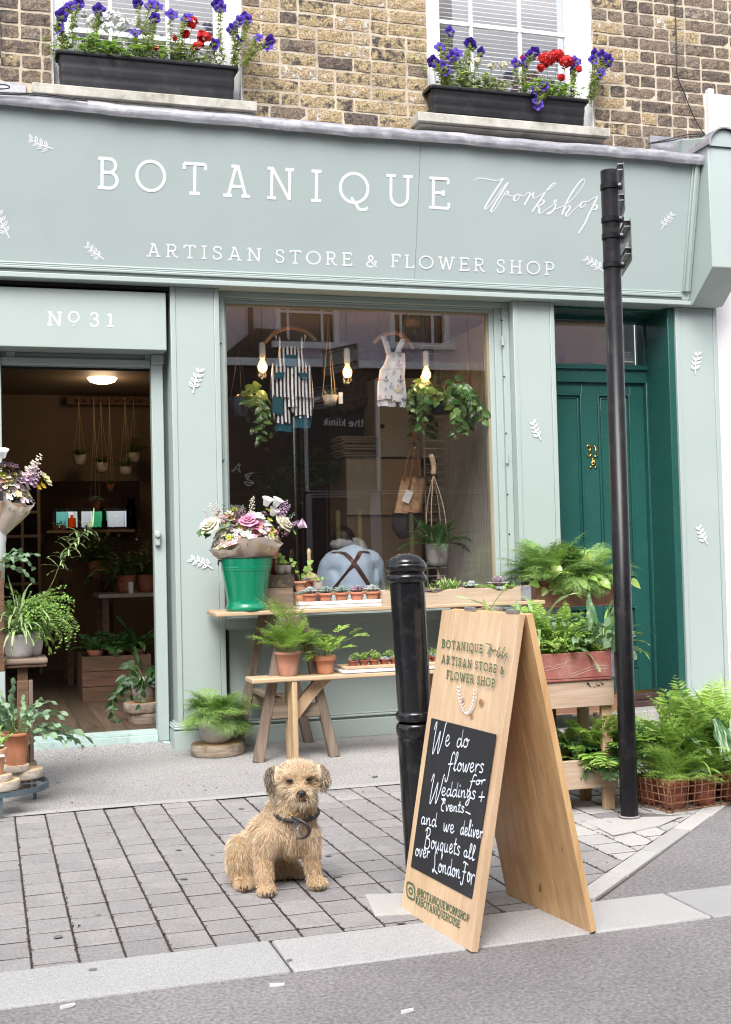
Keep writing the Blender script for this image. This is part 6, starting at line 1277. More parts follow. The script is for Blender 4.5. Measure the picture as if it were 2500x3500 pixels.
# ================================================= LEFT OF THE ENTRANCE
ps_ = thing('plant_stand', 'low round iron plant stand with chipped blue paint at the left edge', 'plant stand', (.016, -1.32, 0)); cS = np.array([.016, -1.32, 0]); zR = .115
m_ = MB(); m_.lathe([(.252, zR-.024), (.256, zR-.024), (.256, zR+.002), (.252, zR+.002), (.252, zR-.024)], 64, cS); m_.build('ring', BLUEM, ps_)
for lx_, ly_ in ((.217, -1.167), (.05, -1.573), (-.22, -1.24)):
    d = unit(np.array([lx_, ly_, 0])-cS); q = cS+d*.247; sd_ = np.array([-d[1], d[0], 0]); m_ = MB(); m_.beam(q+[0, 0, 0], q+[0, 0, zR-.002], .022, .004, side=d); m_.beam(q-d*.09+[0, 0, zR-.012], q-d*.004+[0, 0, .035], .016, .003, side=sd_+d*.01); m_.beam(q-d*.006+[0, 0, .004], q+d*.0+[0, 0, .004], .022, .008, side=(0, 0, 1)); m_.build('leg', BLUEM, ps_)
for a in (0, 1.05, 2.1): m_ = MB(); d = np.array([cos(a), sin(a), 0]); m_.beam(cS-d*.251+[0, 0, zR-.010+a*.002], cS+d*.251+[0, 0, zR-.010+a*.002], .014, .003, side=(0, 0, 1)); m_.build('cross_bar', BLUEM, ps_)
def at_(px, py, z, r): p = PZ(px, py, z); return np.array([p[0], p[1]+r, z])
z0 = zR+.006
s1 = at_(83, 2668, z0, .092); slab('log_slice', s1, .092, .042, BARKL, ENDL, 'pale birch slice with a dark knot, larger one under the orange pot', 3)
s2 = at_(58, 2641, z0+.042, .060); slab('log_slice', s2, .060, .030, BARKL, ENDL, 'small pale birch slice directly under the orange terracotta pot', 4)
s4 = at_(2, 2708, z0, .088); slab('log_slice', s4, .088, .040, BARKL, ENDL, 'front birch slice with flaking orange bark on the iron stand', 5)
s3 = at_(-8, 2676, z0+.041, .064); slab('log_slice', s3, .064, .028, BARKL, ENDL, 'thin birch slice under the pale terracotta pot at the left edge', 6)
c = s2+[.0, 0, .0305]; t1 = thing('potted_fern', 'blue star fern with wavy lobed leaves in an orange terracotta pot', 'potted plant', c); q = pot('pot', t1, c, .064, .045, .150, TERRA, rim=.004, rimh=.014, soil=.93)
straps('foliage', t1, q, .03, 24, (.12, .21), (.024, .038), LB, elev=(20, 85), droop=(.5, 1.6), lobes=4, amp=.62, az=(-1.6, 2.2), wav=.35, stem=.45)
straps('foliage', t1, q, .03, 5, (.2, .30), (.026, .036), LB, elev=(10, 40), droop=(.6, 1.2), lobes=4, amp=.62, az=(-.5, .5), wav=.35, stem=.4)
straps('foliage', t1, q, .03, 12, (.14, .24), (.028, .044), LB, elev=(50, 88), droop=(.3, 1.2), lobes=4, amp=.62, az=(2, 4.4), wav=.35, stem=.45)
c = s3+[-.02, 0, .0285]; t1 = thing('potted_cactus', 'bright fleshy forest cactus in a pale terracotta pot at the left edge', 'potted plant', c); q = pot('pot', t1, c, .062, .045, .118, mat('pale_terracotta', (.60, .33, .19), (.52, .27, .15), rough=.8, rnd=.05), rim=.003, rimh=.03, soil=.9)
straps('foliage', t1, q, .03, 30, (.06, .13), (.016, .026), LG, elev=(30, 85), droop=(.2, 1.0), lobes=4, amp=.4, wav=.2)
m_ = MB(); m_.box(c[0]+.03, c[0]+.052, c[1]-.064, c[1]-.062, c[2]+.085, c[2]+.096); m_.build('price_label', CARD, t1)
# rustic shelf
YS = -1.05; zs = PY(85, 2283, YS)[2]; zs2 = zs+.045; xs1 = PY(165, 2270, YS)[0]
sh_ = thing('rustic_shelf', 'rustic shelf of rough old wood beside the shop entrance', 'shelf', (0, -.95, 0))
m_ = MB(); plank(m_, -.5, xs1, YS, YS+.24, zs+.016, zs2, 9); m_.build('shelf_board', wood('rough_shelf_wood', (.33, .25, .19), (.17, .12, .085), axis='x', rough=.9, bump=.8), sh_, bevel=.010)
m_ = MB(); m_.box(-.48, xs1-.005, YS+.012, YS+.22, zs, zs+.015); m_.build('batten', BROWNX, sh_, bevel=.003)
pxa, pxb = PY(62, 2400, YS+.05)[0], PY(98, 2400, YS+.05)[0]
m_ = MB(); m_.box(pxa, pxb, YS+.05, YS+.11, .0, zs-.0005); m_.build('post', BROWNX, sh_, bevel=.006)
m_ = MB(); m_.box(pxb+.001, pxb+.022, YS+.03, YS+.13, .02, zs-.065); m_.build('side_batten', OLDZ, sh_, bevel=.005); m_ = MB(); m_.box(pxa-.004, pxb+.0008, YS+.028, YS+.0495, .12, zs-.065); m_.build('side_batten', BROWNX, sh_, bevel=.004)
m_ = MB(); m_.box(-.4, pxb+.035, YS+.02, YS+.10, .115, .155) ; m_.build('foot_rail', OLDX, sh_, bevel=.006)
xl = PY(16, 2100, YS-.03)[0]; m_ = MB(); m_.box(xl-.05, xl, YS-.035, YS-.001, zs-.01, PY(10, 1975, YS)[2]); m_.build('post', BROWNX, sh_, bevel=.005)
zt3 = PY(10, 1990, YS)[2]; m_ = MB(); m_.box(-.5, xl-.003, YS, YS+.24, zt3-.03, zt3-.005); m_.build('shelf_board', BROWNX, sh_, bevel=.004)
c = np.array([PY(66, 2254, YS+.075)[0], YS+.085, zs2+.0006]); t1 = thing('potted_plant', 'long strappy grass like fern in a rough grey concrete pot on the rustic shelf', 'potted plant', c); q = pot('pot', t1, c, .074, .055, .118, CONC, rnd=.6, soil=.92)
straps('foliage', t1, q, .04, 90, (.12, .32), (.007, .012), LS, elev=(20, 88), droop=(.8, 2.6), wav=.2)
straps('foliage', t1, q+[0, 0, .10], .05, 60, (.10, .24), (.007, .013), LS, elev=(10, 85), droop=(.6, 2.4), wav=.2)
m_ = MB(); P = catmull([q]+[PY(x, y, YS+.02) for x, y in ((170, 2010), (205, 1930), (240, 1870), (275, 1830), (318, 1800))], 8); m_.tube(P, np.linspace(.002, .0008, len(P)), 4, 1)
for k in range(14, len(P)-1, 1):
    for j in range(2): a = U(0, 6.3); ribleaf(m_, P[k], a, U(.05, .11), R(U(-20, 60)), U(.4, 1.6), U(.005, .009), n=7, wav=.1)
ribleaf(m_, P[-1], 1.2, .10, R(80), .2, .008, n=7); m_.build('trailing_stem', [LS, STEM], t1, smooth=True, rec=False)
c = np.array([PY(100, 2245, YS+.16)[0], YS+.165, zs2+.0006]); t1 = thing('potted_plant', 'bushy maidenhair fern cascading from the grey pot behind the strappy one', 'potted plant', c); q = pot('pot', t1, c, .072, .055, .125, CONC, rnd=.6, soil=.92)
maiden('foliage', t1, q+[0, 0, .05], .05, 90, (.16, .33), leaf=.017, az=(-1.6, 1.4), elev=(20, 88), droop=(1.4, 3.0)); maiden('foliage', t1, q+[0, 0, .08], .05, 70, (.12, .26), leaf=.016, elev=(20, 88), droop=(1.0, 2.6))
straps('foliage', t1, q, .03, 14, (.10, .20), (.012, .020), LG, elev=(-20, 40), droop=(.8, 2.0), lobes=5, amp=.7, az=(-.9, .6), wav=.3)
# white enamel jug with the wrapped bouquet
c = np.array([PY(-14, 1960, YS+.1)[0], YS+.11, zt3-.0045]); rj = .060; hj = PY(-14, 1774, YS+.1)[2]-c[2]
jg = thing('white_enamel_bucket', 'white enamel flower bucket at the left edge holding a wrapped bouquet', 'bucket', c); m_ = MB(); m_.lathe([(.0005, 0), (rj*.72, 0), (rj*.75, hj*.3), (rj*.84, hj*.33), (rj*.84, hj*.62), (rj*.9, hj*.66), (rj*.9, hj*.9), (rj, hj*.95), (rj*1.03, hj), (rj*.95, hj-.004), (rj*.9, hj-.05)], 36, c); m_.build('body', WHEN, jg, smooth=True)
m_ = MB(); m_.tube([c+np.array([rj*1.03*cos(a), rj*1.03*sin(a), hj]) for a in np.linspace(0, 2*pi, 33)[:-1]], .0025, 6, closed=True); m_.build('rim', BLKPL, jg, smooth=True)
Yb = c[1]-.03; zr7 = lambda x, y: (x/3.032, 1500+y/3.032)
def H7(k, x, y, r, mt, *a): q = zr7(x, y); return (k, q[0], q[1], r, mt, *a)
t1 = bouquet('flower_bouquet', 'yellow and lilac wrapped bouquet with snapdragons at the left edge', c+[.01, 0, hj*.7], (c[0]+.105, Yb, PY(40, 1640, Yb)[2]+.03), .115, PAPER,
 [H7('bell', 30, 200, .024, pW), H7('flower', 60, 290, .034, pDp), H7('flower', 130, 300, .030, pDp), H7('flower', 150, 370, .034, pDp), H7('daisy', 212, 388, .022, pW), H7('spike', 325, 330, .026, pC), H7('spike', 300, 390, .022, pLi), H7('spike', 345, 440, .018, pLi), H7('flower', 470, 420, .028, pLem), H7('flower', 440, 385, .024, pLem), H7('flower', 480, 450, .026, pC), H7('flower', 440, 490, .018, pYe), H7('flower', 395, 505, .016, pYe), H7('umbel', 115, 345, .018, pYe),
  H7('flower', 60, 400, .028, pC), H7('flower', 30, 440, .028, pBl), H7('flower', 85, 430, .024, pLem), H7('flower', 10, 380, .024, pLm), H7('sprigs', 150, 440, .016, pLm), H7('flower', 215, 445, .022, pLi), H7('flower', 20, 320, .03, pDp)], 70)
m_ = MB(); a, b = [PY(x, y, Yb-.13) for x, y in ((-8, 1682), (12, 1712))]; m_.box(a[0], b[0], Yb-.135, Yb-.130, b[2], a[2]); m_.build('price_board', CHALKB, t1)
c = np.array([PY(-20, 1960, YS-.02)[0], YS+.03, zt3-.0045]); t1 = thing('potted_fern', 'blue star fern leaning into view below the white enamel bucket', 'potted plant', c); q = pot('pot', t1, c, .035, .028, .06, TERRA)
straps('foliage', t1, q+[0, 0, .03], .02, 9, (.12, .20), (.022, .034), LB, elev=(10, 60), droop=(.5, 1.5), lobes=4, amp=.6, az=(-.7, .5), wav=.35, stem=.35)
# ferns behind the lower pots
c = np.array([-.02, YS+.16, .157]); t1 = thing('potted_fern', 'lush green ferns filling the gap below the rustic shelf', 'potted plant', c); q = pot('pot', t1, c, .075, .055, .12, TERRA, soil=.9)
fernclump('foliage', t1, q, .05, n=22, L=(.14, .24), elev=(25, 80), droop=(.6, 1.5), nP=12, pl=.3, pw=.35); straps('foliage', t1, q, .04, 14, (.14, .26), (.03, .045), LB, elev=(20, 75), droop=(.6, 1.6), lobes=4, amp=.6, az=(-.8, .8), wav=.3, stem=.4)

# ================================================= RIGHT: COPPER TROUGH STAND
YT = -.30; tx0 = xR+.008; tx1_ = PY(2112, 2040, YT)[0]; tz1 = PY(1950, 2003, YT)[2]; tz0 = PY(1950, 2074, YT)[2]
ct = thing('copper_trough_stand', 'two tier stand of aged copper troughs before the dark green door', 'plant stand', ((tx0+tx1_)/2, -.2, 0))
def trough(z0, z1):
    m_ = MB()
    for xa, xb in ((tx0, tx0+.11), (tx0+.112, tx1_-.09), (tx1_-.088, tx1_)):
        e = .0 if xa == tx0+.112 else .0015; m_.box(xa, xb, YT-e, YT+.006, z0, z1)
    m_.box(tx0, tx1_, YT+.18, YT+.186, z0, z1); m_.box(tx0-.0005, tx0+.006, YT+.006, YT+.18, z0, z1); m_.box(tx1_-.006, tx1_+.0005, YT+.006, YT+.18, z0, z1); m_.box(tx0+.006, tx1_-.006, YT+.006, YT+.18, z0, z0+.006)
    m_.tube([(tx0, YT-.002, z1), (tx1_, YT-.002, z1)], .004, 6); m_.tube([(tx0, YT-.001, z0+.004), (tx1_, YT-.001, z0+.004)], .005, 6); m_.build('trough', COPPER, ct)
    m_ = MB(); m_.box(tx0+.006, tx1_-.006, YT+.006, YT+.18, z1-.04, z1-.025); m_.build('soil', SOIL, ct)
trough(tz0, tz1); trough(.10, .20)
for x in (PY(2028, 2200, YT+.09)[0], tx0+.06): m_ = MB(); m_.tube([(x, YT+.09, .0), (x, YT+.09, tz1+.035)], .014, 12); m_.build('post', COPPER, ct, smooth=False)
m_ = MB(); p = PY(2028, 2018, YT-.004); m_.tube([p, p+[0, -.004, 0]], .006, 8); m_.build('rivet', COPPER, ct)
for i, (px_, nm) in enumerate(((1880, 'left'), (2005, 'right'))):
    c = np.array([PY(px_, 2000, YT+.07)[0], YT+.075, tz1-.024]); t1 = thing('potted_fern', 'feathery plume fern in a red plastic pot, %s one in the upper copper trough' % nm, 'potted plant', c); q = pot('pot', t1, c, .058, .045, .055, mat('red_plastic', (.42, .07, .04), rough=.45), soil=.9)
    fernclump('foliage', t1, q, .05, n=60, L=(.22, .42) if i == 0 else (.2, .36), elev=(15, 85), droop=(.9, 2.0), nP=20, pl=.30, pw=.32, bip=2, fine=.008, start=.15, mats=LF); fernclump('foliage', t1, q, .05, n=18, L=(.2, .38), elev=(35, 85), droop=(.8, 1.7), nP=18, pl=.28, pw=.32, bip=1, fine=.009, start=.2)
c = np.array([PY(1960, 2000, YT+.03)[0], YT+.035, tz1-.024]); t1 = thing('pothos_plant', 'variegated pothos with large heart leaves spilling over the upper copper trough', 'plant', c); m_ = MB()
hearts('foliage', t1, c, .10, 46, L=(.055, .085), reach=(.06, .16), elev=(25, 88), az=(3.3, 6.1))
m_ = MB(); lb = LB_()
for (x, y, l, dx, dz) in ((1950, 1960, .13, .55, -.8), (1920, 1985, .12, .3, -.9), (1965, 1990, .12, .35, -.9), (1905, 1935, .09, -.3, -.7), (1990, 1930, .09, .9, .4), (2030, 1950, .09, .6, -.7), (1850, 1975, .08, -.6, .5), (1840, 1995, .07, -.9, 0), (2085, 1965, .08, .3, -.6), (2070, 1990, .07, -.5, -.5), (2160, 1985, .08, .7, -.6), (1880, 1950, .08, -.5, -.6), (2005, 1925, .08, .2, .8), (2100, 1940, .07, .5, .4), (2128, 1985, .07, .5, -.4)): lb.add(PY(x, y, YT-.05), [dx, -.15, dz], [GA(0, .15), -1, .35], l, l*.8); m_.tube([c+[0, 0, .03], PY(x, y, YT-.04)], .002, 4, 1)
lb.flush(m_, HEART); m_.build('leaves', [LP, STEM], t1, rec=False)
m_ = MB(); P = catmull([PY(x, y, YT-.06) for x, y in ((1915, 1998), (1880, 2015), (1862, 2035), (1856, 2050))], 5); m_.tube(P, .002, 5, 1); m_.build('runner', [LP, STEM], t1)
c = np.array([(tx0+tx1_)/2, YT+.09, .18]); t1 = thing('fern_plant', 'small leafy fern in the lower copper trough near the ground', 'plant', c); fernclump('foliage', t1, c, .12, n=18, L=(.10, .2), elev=(20, 80), nP=10, pl=.3, pw=.35, flat=.3, mats=LD)

# ================================================= RIGHT: WOODEN TIER WITH THE RED CRATE
YW = -2.50; X0w = 1.93; ZB0, ZB1 = PY(2000, 2697, YW)[2], PY(2000, 2598, YW)[2]; ZM0, ZM1 = PY(2000, 2417, YW)[2], PY(2000, 2326, YW)[2]; XRw = PY(2113, 2640, YW)[0]
wt = thing('wooden_planter_stand', 'tiered planter stand of raw wooden boards behind the steel post', 'plant stand', (2.25, -2.35, 0))
for z0, z1, xr in ((ZB0, ZB1, XRw), (ZM0, ZM1, XRw-.006)):
    for bx in ((X0w, xr, YW, YW+.022, z0, z1), (X0w, xr, YW+.27, YW+.29, z0, z1), (X0w, X0w+.02, YW+.022, YW+.27, z0, z1), (xr-.02, xr, YW+.022, YW+.27, z0, z1), (X0w+.02, xr-.02, YW+.022, YW+.27, z0+.002, z0+.016)): m_ = MB(); m_.box(*bx); m_.build('board', CRATEX, wt, bevel=.003)
m_ = MB(); m_.box(X0w+.02, XRw-.02, YW+.022, YW+.27, ZB1-.04, ZB1-.025); m_.build('soil', SOIL, wt)
for x in (XRw-.055, X0w+.005):
    for y in (YW+.0225, YW+.24): m_ = MB(); m_.box(x, x+.05, y, y+.03, 0, ZM1-.002); m_.build('leg', PLANKZ, wt, bevel=.003)
m_ = MB()
for k in range(12): px_, py_ = GA(2030, 22), GA(2340, 6); p = PY(px_, py_, YW-.001); m_.box(p[0]-U(.002, .006), p[0]+U(.002, .006), YW-.0012-k*.00002, YW-.0004, p[2]-U(.001, .004), p[2]+U(.001, .004))
m_.build('ink_stains', DARK, wt)
rz0 = ZM1+.0008; rz1 = PY(2000, 2229, YW-.01)[2]; rx1 = PY(2097, 2280, YW-.01)[0]
rc = thing('red_crate', 'worn red painted bottle crate with a metal corner strap, full of ferns', 'crate', (2.2, -2.38, rz0))
for bx in ((X0w, rx1, YW-.012, YW+.004, rz0+.012, rz1), (X0w, rx1, YW+.256, YW+.27, rz0+.012, rz1), (X0w, X0w+.016, YW+.004, YW+.256, rz0+.012, rz1+.005), (rx1-.016, rx1, YW+.004, YW+.256, rz0+.012, rz1+.004), (X0w+.001, rx1-.001, YW-.010, YW+.268, rz0, rz0+.0118)): m_ = MB(); m_.box(*bx); m_.build('board', REDX, rc, bevel=.003)
m_ = MB(); m_.box(rx1-.012, rx1+.003, YW-.0145, YW-.0122, rz0+.01, rz1+.001); m_.box(rx1+.0002, rx1+.0022, YW-.012, YW+.06, rz0+.01, rz1+.002); m_.build('corner_strap', GALV, rc)
m_ = MB(); on_r = lambda x, y: PY(x, y, YW-.0125)    # rubbed white painted swash, no longer readable
for pts in ([(1950, 2306), (1990, 2290), (2035, 2276), (2082, 2276)], [(1952, 2314), (1995, 2298), (2035, 2286), (2080, 2284)], [(1860, 2284), (1875, 2276), (1890, 2282), (1905, 2272), (1920, 2270), (1935, 2262), (1945, 2254)], [(1865, 2292), (1890, 2288), (1912, 2282), (1930, 2274), (1938, 2262)]): stroke(m_, pts, on_r, .0040, NB, smooth=True)
m_.build('faded_lettering', mat('rubbed_white', (.50, .34, .31), (.40, .2, .17), rough=.8, scale=40), rc)
m_ = MB(); m_.box(X0w+.016, rx1-.016, YW+.004, YW+.256, rz1-.04, rz1-.02); m_.build('soil', SOIL, rc)
crate('brown_crate', 'weathered brown crate standing behind the worn red crate', 2.12, PY(2104, 2200, -2.15)[0], -2.20, -2.0, rz0+.02, PY(2060, 2188, -2.2)[2], BROWNX, 1)
m_ = MB(); m_.box(2.14, 2.5, -2.18, -2.02, 0.003, rz0+.018); tag(m_.build('wooden_post_block', OLDZ, bevel=.004), 'old wooden block carrying the brown crate behind the planter stand', 'block')
cm = lambda px_, y, z: np.array([PY(px_, 2100, y)[0], y, z]); zq = rz1-.02
gr = 'plants in the worn red crate'
c = cm(1900, -2.40, zq); t1 = thing('fern_plant', 'dense low curly leafed fern at the front of the red crate', 'plant', c, group=gr); maiden('foliage', t1, c, .08, 110, (.06, .14), leaf=.015, mt=LG, elev=(40, 90), droop=(.3, 1.2)); maiden('foliage', t1, c+[.10, 0, 0], .06, 70, (.05, .11), leaf=.014, mt=LG, elev=(40, 90), droop=(.3, 1.2))
c = cm(1885, -2.36, zq+.05); t1 = thing('fern_plant', 'sword fern with ladder like fronds at the left of the red crate', 'plant', c, group=gr); fernclump('foliage', t1, c, .05, n=26, L=(.14, .26), elev=(15, 85), droop=(.5, 1.5), nP=20, pl=.17, pw=.32, start=.08, ang=75)
m_ = MB(); lb = LB_(); frond(m_, lb, PY(1940, 2150, -2.42), 1.6, .13, R(86), .1, nP=16, pl=.20, pw=.35, start=.1, ang=78); lb.flush(m_, BLADE); m_.build('frond', [LG, STEM], t1, rec=False); m_ = MB(); lb = LB_(); frond(m_, lb, PY(1850, 2180, -2.45), -.2, .16, R(25), .8, nP=16, pl=.20, pw=.35, start=.1, ang=78); lb.flush(m_, BLADE); m_.build('frond', [LG, STEM], t1, rec=False)
c = cm(2015, -2.38, zq); t1 = thing('fern_plant', 'blue star fern with upright pale wavy fronds in the red crate', 'plant', c, group=gr); straps('foliage', t1, c, .05, 16, (.13, .24), (.03, .042), LB, elev=(35, 88), droop=(.3, 1.4), lobes=4, amp=.55, wav=.35, stem=.35)
for a_ in ((PY(2018, 2160, -2.46), 1.0, .17, R(80), -.1, .030, 4, .35, 0, 20, .5), (PY(1945, 2140, -2.46), 2.8, .12, R(35), .1, .032, 2, .2, 0, 16, .4), (PY(2000, 2180, -2.46), 5.6, .16, R(-10), .5, .034, 4, .6, 0, 18, .5)): m_ = MB(); ribleaf(m_, *a_); m_.build('frond', [LB, STEM], t1, smooth=True, rec=False)
c = cm(2060, -2.33, zq); t1 = thing('ribbon_fern', 'lime green ribbon fern at the right end of the red crate', 'plant', c, group=gr); straps('foliage', t1, c, .05, 34, (.12, .26), (.010, .018), LG, elev=(20, 85), droop=(.5, 1.9), wav=.2)
c = cm(1800, -2.33, zq); t1 = thing('ribbon_fern', 'pale long leaved ribbon fern rising behind the folding sign', 'plant', c, group=gr); straps('foliage', t1, c+[0, 0, .05], .07, 34, (.14, .30), (.012, .024), LS, elev=(20, 85), droop=(.4, 1.7), wav=.2, stem=.4); fernclump('foliage', t1, c+[.05, 0, .04], .06, n=16, L=(.14, .24), elev=(20, 85), droop=(.5, 1.4), nP=6, pl=.34, pw=.28, start=.3, ang=50)
m_ = MB(); P = catmull([PY(x, y, -2.4) for x, y in ((1668, 2095), (1690, 2060), (1712, 2030), (1734, 2008))], 5); m_.tube(P, .002, 4, 1); ribleaf(m_, PY(1667, 2096, -2.4), 1.8, .07, R(70), .2, .014, n=7); ribleaf(m_, P[-4], .4, .05, R(60), .2, .009, n=7); ribleaf(m_, P[3], .2, .08, R(20), .6, .012, n=7); m_.build('shoot', [LG, STEM], t1, smooth=True, rec=False)
c = cm(2050, -2.30, zq); t1 = thing('broad_leaf_plant', 'dark broad leaved plant at the back of the red crate', 'plant', c, group=gr); straps('foliage', t1, c, .04, 12, (.18, .28), (.04, .06), LD, elev=(40, 85), droop=(.5, 1.5), wav=.1)
g2 = 'plants in the low wooden trough'
for i, (px_, nm, mt) in enumerate(((1985, 'leafy fern at the left of the low wooden trough', LG), (2050, 'brighter fern in the middle of the low wooden trough', LG), (2095, 'fern at the right end of the low wooden trough by the post', LD))):
    c = cm(px_, -2.38, ZB1-.025); t1 = thing('fern_plant', nm, 'plant', c, group=g2); fernclump('foliage', t1, c, .07, n=30, L=(.12, .25), elev=(15, 80), droop=(.6, 1.7), nP=9, pl=.34, pw=.42, start=.2, ang=58, mats=mt, tpl=BLADE)
c = cm(2010, -2.34, ZB1-.025); t1 = thing('fern_plant', 'tall pale fern reaching up between the two wooden boards', 'plant', c, group=g2); fernclump('foliage', t1, c, .05, n=12, L=(.2, .3), elev=(50, 85), droop=(.4, 1.4), nP=9, pl=.26, pw=.36, start=.3, ang=58)

# ================================================= RIGHT: WIRE BASKET
A_ = np.array([2.775, -2.677, .006]); eu = unit([.335, .047, 0]); ev = np.array([-eu[1], eu[0], 0])*1.; C_ = PZ(2187, 2759); ev = unit(C_-A_)*np.array([1, 1, 0]); Lu, Lv, Hb = .70, .30, .135
wb = thing('wire_basket', 'rusty wire grid basket of potted ferns on the paving beside the steel post', 'basket', A_+eu*.3)
def wall_(p, d, L, n, ins):
    for k in range(n+1): s = L*k/n; m_ = MB(); b = p+d*s+ins*.018; t_p = p+d*s+[0, 0, Hb]; mid = (b+t_p)/2; m_.tube([b, mid, t_p], .0026, 5); m_.build('wire', RUST, wb, smooth=True)
    for k in range(4): z = Hb*(k)/4; f = .018*(1-k/4); m_ = MB(); m_.tube([p+ins*f+[0, 0, z+.002], p+d*L+ins*f+[0, 0, z+.002]], .0026, 5); m_.build('wire', RUST, wb, smooth=True)
wall_(A_, eu, Lu, 19, ev); wall_(A_, ev, Lv, 8, eu); wall_(A_+ev*Lv, eu, Lu, 19, -ev); wall_(A_+eu*Lu, ev, Lv, 8, -eu)
m_ = MB(); m_.tube([A_+[0, 0, Hb], A_+eu*Lu+[0, 0, Hb], A_+eu*Lu+ev*Lv+[0, 0, Hb], A_+ev*Lv+[0, 0, Hb]], .0048, 6, closed=True); m_.build('rim', RUST, wb, smooth=True)
for k in range(1, 8): m_ = MB(); m_.tube([A_+ev*Lv*k/8+eu*.018+[0, 0, .003], A_+ev*Lv*k/8+eu*(Lu-.018)+[0, 0, .003]], .002, 4); m_.build('wire', RUST, wb)
for i in range(4):
    for j in range(2):
        c = A_+eu*(.095+i*.165)+ev*(.085+j*.14)+[0, 0, .004]; nm = ['soft plume fern', 'feathery fern', 'pale curly fern', 'ribbon fern'][i]
        t1 = thing('potted_fern', '%s in a brown plastic pot, %s row of the wire basket' % (nm, ['front', 'back'][j]), 'potted plant', c, group='potted ferns in the wire basket'); q = pot('pot', t1, c, .066, .050, .118, PLPOT, rim=.003, rimh=.022, soil=.9)
        if j == 0:
            if i == 2: fernclump('foliage', t1, q, .05, n=40, L=(.14, .24), elev=(30, 85), droop=(.5, 1.5), nP=16, pl=.30, pw=.36, bip=1, fine=.009, start=.15, mats=LM)
            else: fernclump('foliage', t1, q, .05, n=42, L=(.13, .25), elev=(32, 88), droop=(.5, 1.6), nP=17, pl=.34, pw=.32, bip=2, fine=.008, start=.12, mats=LG)
        else:
            if i == 0: fernclump('foliage', t1, q, .05, n=34, L=(.25, .40), elev=(35, 88), droop=(.3, 1.4), nP=14, pl=.26, pw=.3, bip=1, fine=.010, start=.2)
            elif i == 1: straps('foliage', t1, q, .05, 34, (.22, .42), (.010, .02), LG, elev=(35, 88), droop=(.2, 1.4), wav=.2, lobes=3, amp=.3); fernclump('foliage', t1, q, .05, n=12, L=(.25, .4), elev=(50, 88), droop=(.3, 1.2), nP=10, pl=.24, pw=.35, start=.3)
            else: fernclump('foliage', t1, q, .05, n=26, L=(.30, .48), elev=(40, 88), droop=(.3, 1.3), nP=16, pl=.26, pw=.3, bip=1, fine=.011, start=.2, mats=LG); fernclump('foliage', t1, q, .05, n=14, L=(.30, .5), elev=(50, 88), droop=(.3, 1.0), nP=22, pl=.2, pw=.22, start=.2, ang=72)
c = A_+eu*.52+ev*.2+[0, 0, .12]; t1 = thing('calathea_plant', 'striped calathea leaves rising among the ferns of the wire basket', 'plant', c); m_ = MB()
for (x, y, az, el, L, w_) in ((2440, 2590, 2.6, 45, .16, .065), (2488, 2600, 1.7, 75, .19, .09), (2505, 2545, .4, 70, .16, .07), (2450, 2640, 3.0, 10, .12, .06)): p = PY(x, y, c[1]-.24); m_.tube([c, p], .003, 4, 1); ribleaf(m_, p, az, L, R(el), .3, w_, n=12, wav=.1, fold=.1)
m_.build('foliage', [CAL, STEM], t1, smooth=True, rec=False)
# ================================================= OPPOSITE SIDE OF THE STREET (behind the camera; seen mirrored in the glass)
OY = -11.3; VY = 2*GY-OY
def OP(px, py): p = PY(px, py, VY); return np.array([p[0], OY, p[2]])
LIL = mat('lilac_render', (.60, .53, .60), (.55, .48, .55), rough=.8); NO = np.array([0, 1., 0])
ob = thing('opposite_building', 'lilac rendered building across the street mirrored in the shop window', 'building', (4, OY, 0))
DKW = mat('dark_shopfront', (.035, .030, .028), rough=.7)
zl = OP(1300, 1232)[2]
wins = [(OP(942, 1100)[0], OP(1159, 1100)[0], OP(1050, 1172)[2]), (OP(1333, 1100)[0], OP(1534, 1100)[0], OP(1430, 1175)[2])]
m_ = MB(); X = [-14, wins[0][0], wins[0][1], wins[1][0], wins[1][1], 30]; zw = wins[0][2]
for a, b in ((0, 1), (2, 3), (4, 5)): m_.box(X[a], X[b], OY-.3, OY, zl, 6.8)
for (a, b, z) in wins: m_.box(a, b, OY-.3, OY, zl, z); m_.box(a, b, OY-.3, OY, z+1.6, 6.8)
m_.build('wall', LIL, ob)
m_ = MB(); m_.box(-14, 30, OY, OY+.10, zl-.14, zl-.02); m_.build('ledge', WHITE, ob)
m_ = MB(); m_.box(-14, 30, OY-.4, OY-.02, 0, zl-.0); m_.build('shopfront', DKW, ob)
for (a, b, z) in wins:
    m_ = MB(); m_.box(a, b, OY-.2, OY-.16, z, z+1.6); m_.build('window_pane', mat('dark_glass', (.04, .04, .04), rough=.2), ob)
    m_ = MB(); m_.box(a-.08, b+.08, OY+.001, OY+.12, z-.10, z); m_.box(a, a+.08, OY-.1, OY+.02, z, z+1.6); m_.box(b-.08, b, OY-.1, OY+.02, z, z+1.6)
    for f in (.22, .76): m_.box(a+(b-a)*f-.02, a+(b-a)*f+.02, OY-.14, OY-.1, z, z+1.6)
    m_.box(a+.08, b-.08, OY-.139, OY-.099, z+.50, z+.54); m_.build('window_frame', WHITE, ob)
m_ = MB(); q = [OP(*p) for p in ((740, 1240), (771, 1208), (875, 1122), (960, 1128), (1032, 1221), (1032, 1240))]; m_.add([p+[0, .03, 0] for p in q]+[p+[0, -.001, 0] for p in q], [tuple(range(6)), tuple(range(11, 5, -1))]+[(i, (i+1) % 6, (i+1) % 6+6, i+6) for i in range(6)]); m_.build('roof_gable', DKW, ob)
a, b = OP(848, 1040)[0], OP(863, 1040)[0]; m_ = MB(); m_.box(a, b, OY+.001, OY+.06, zl+.1, 6.7); m_.build('drainpipe', DKW, ob)
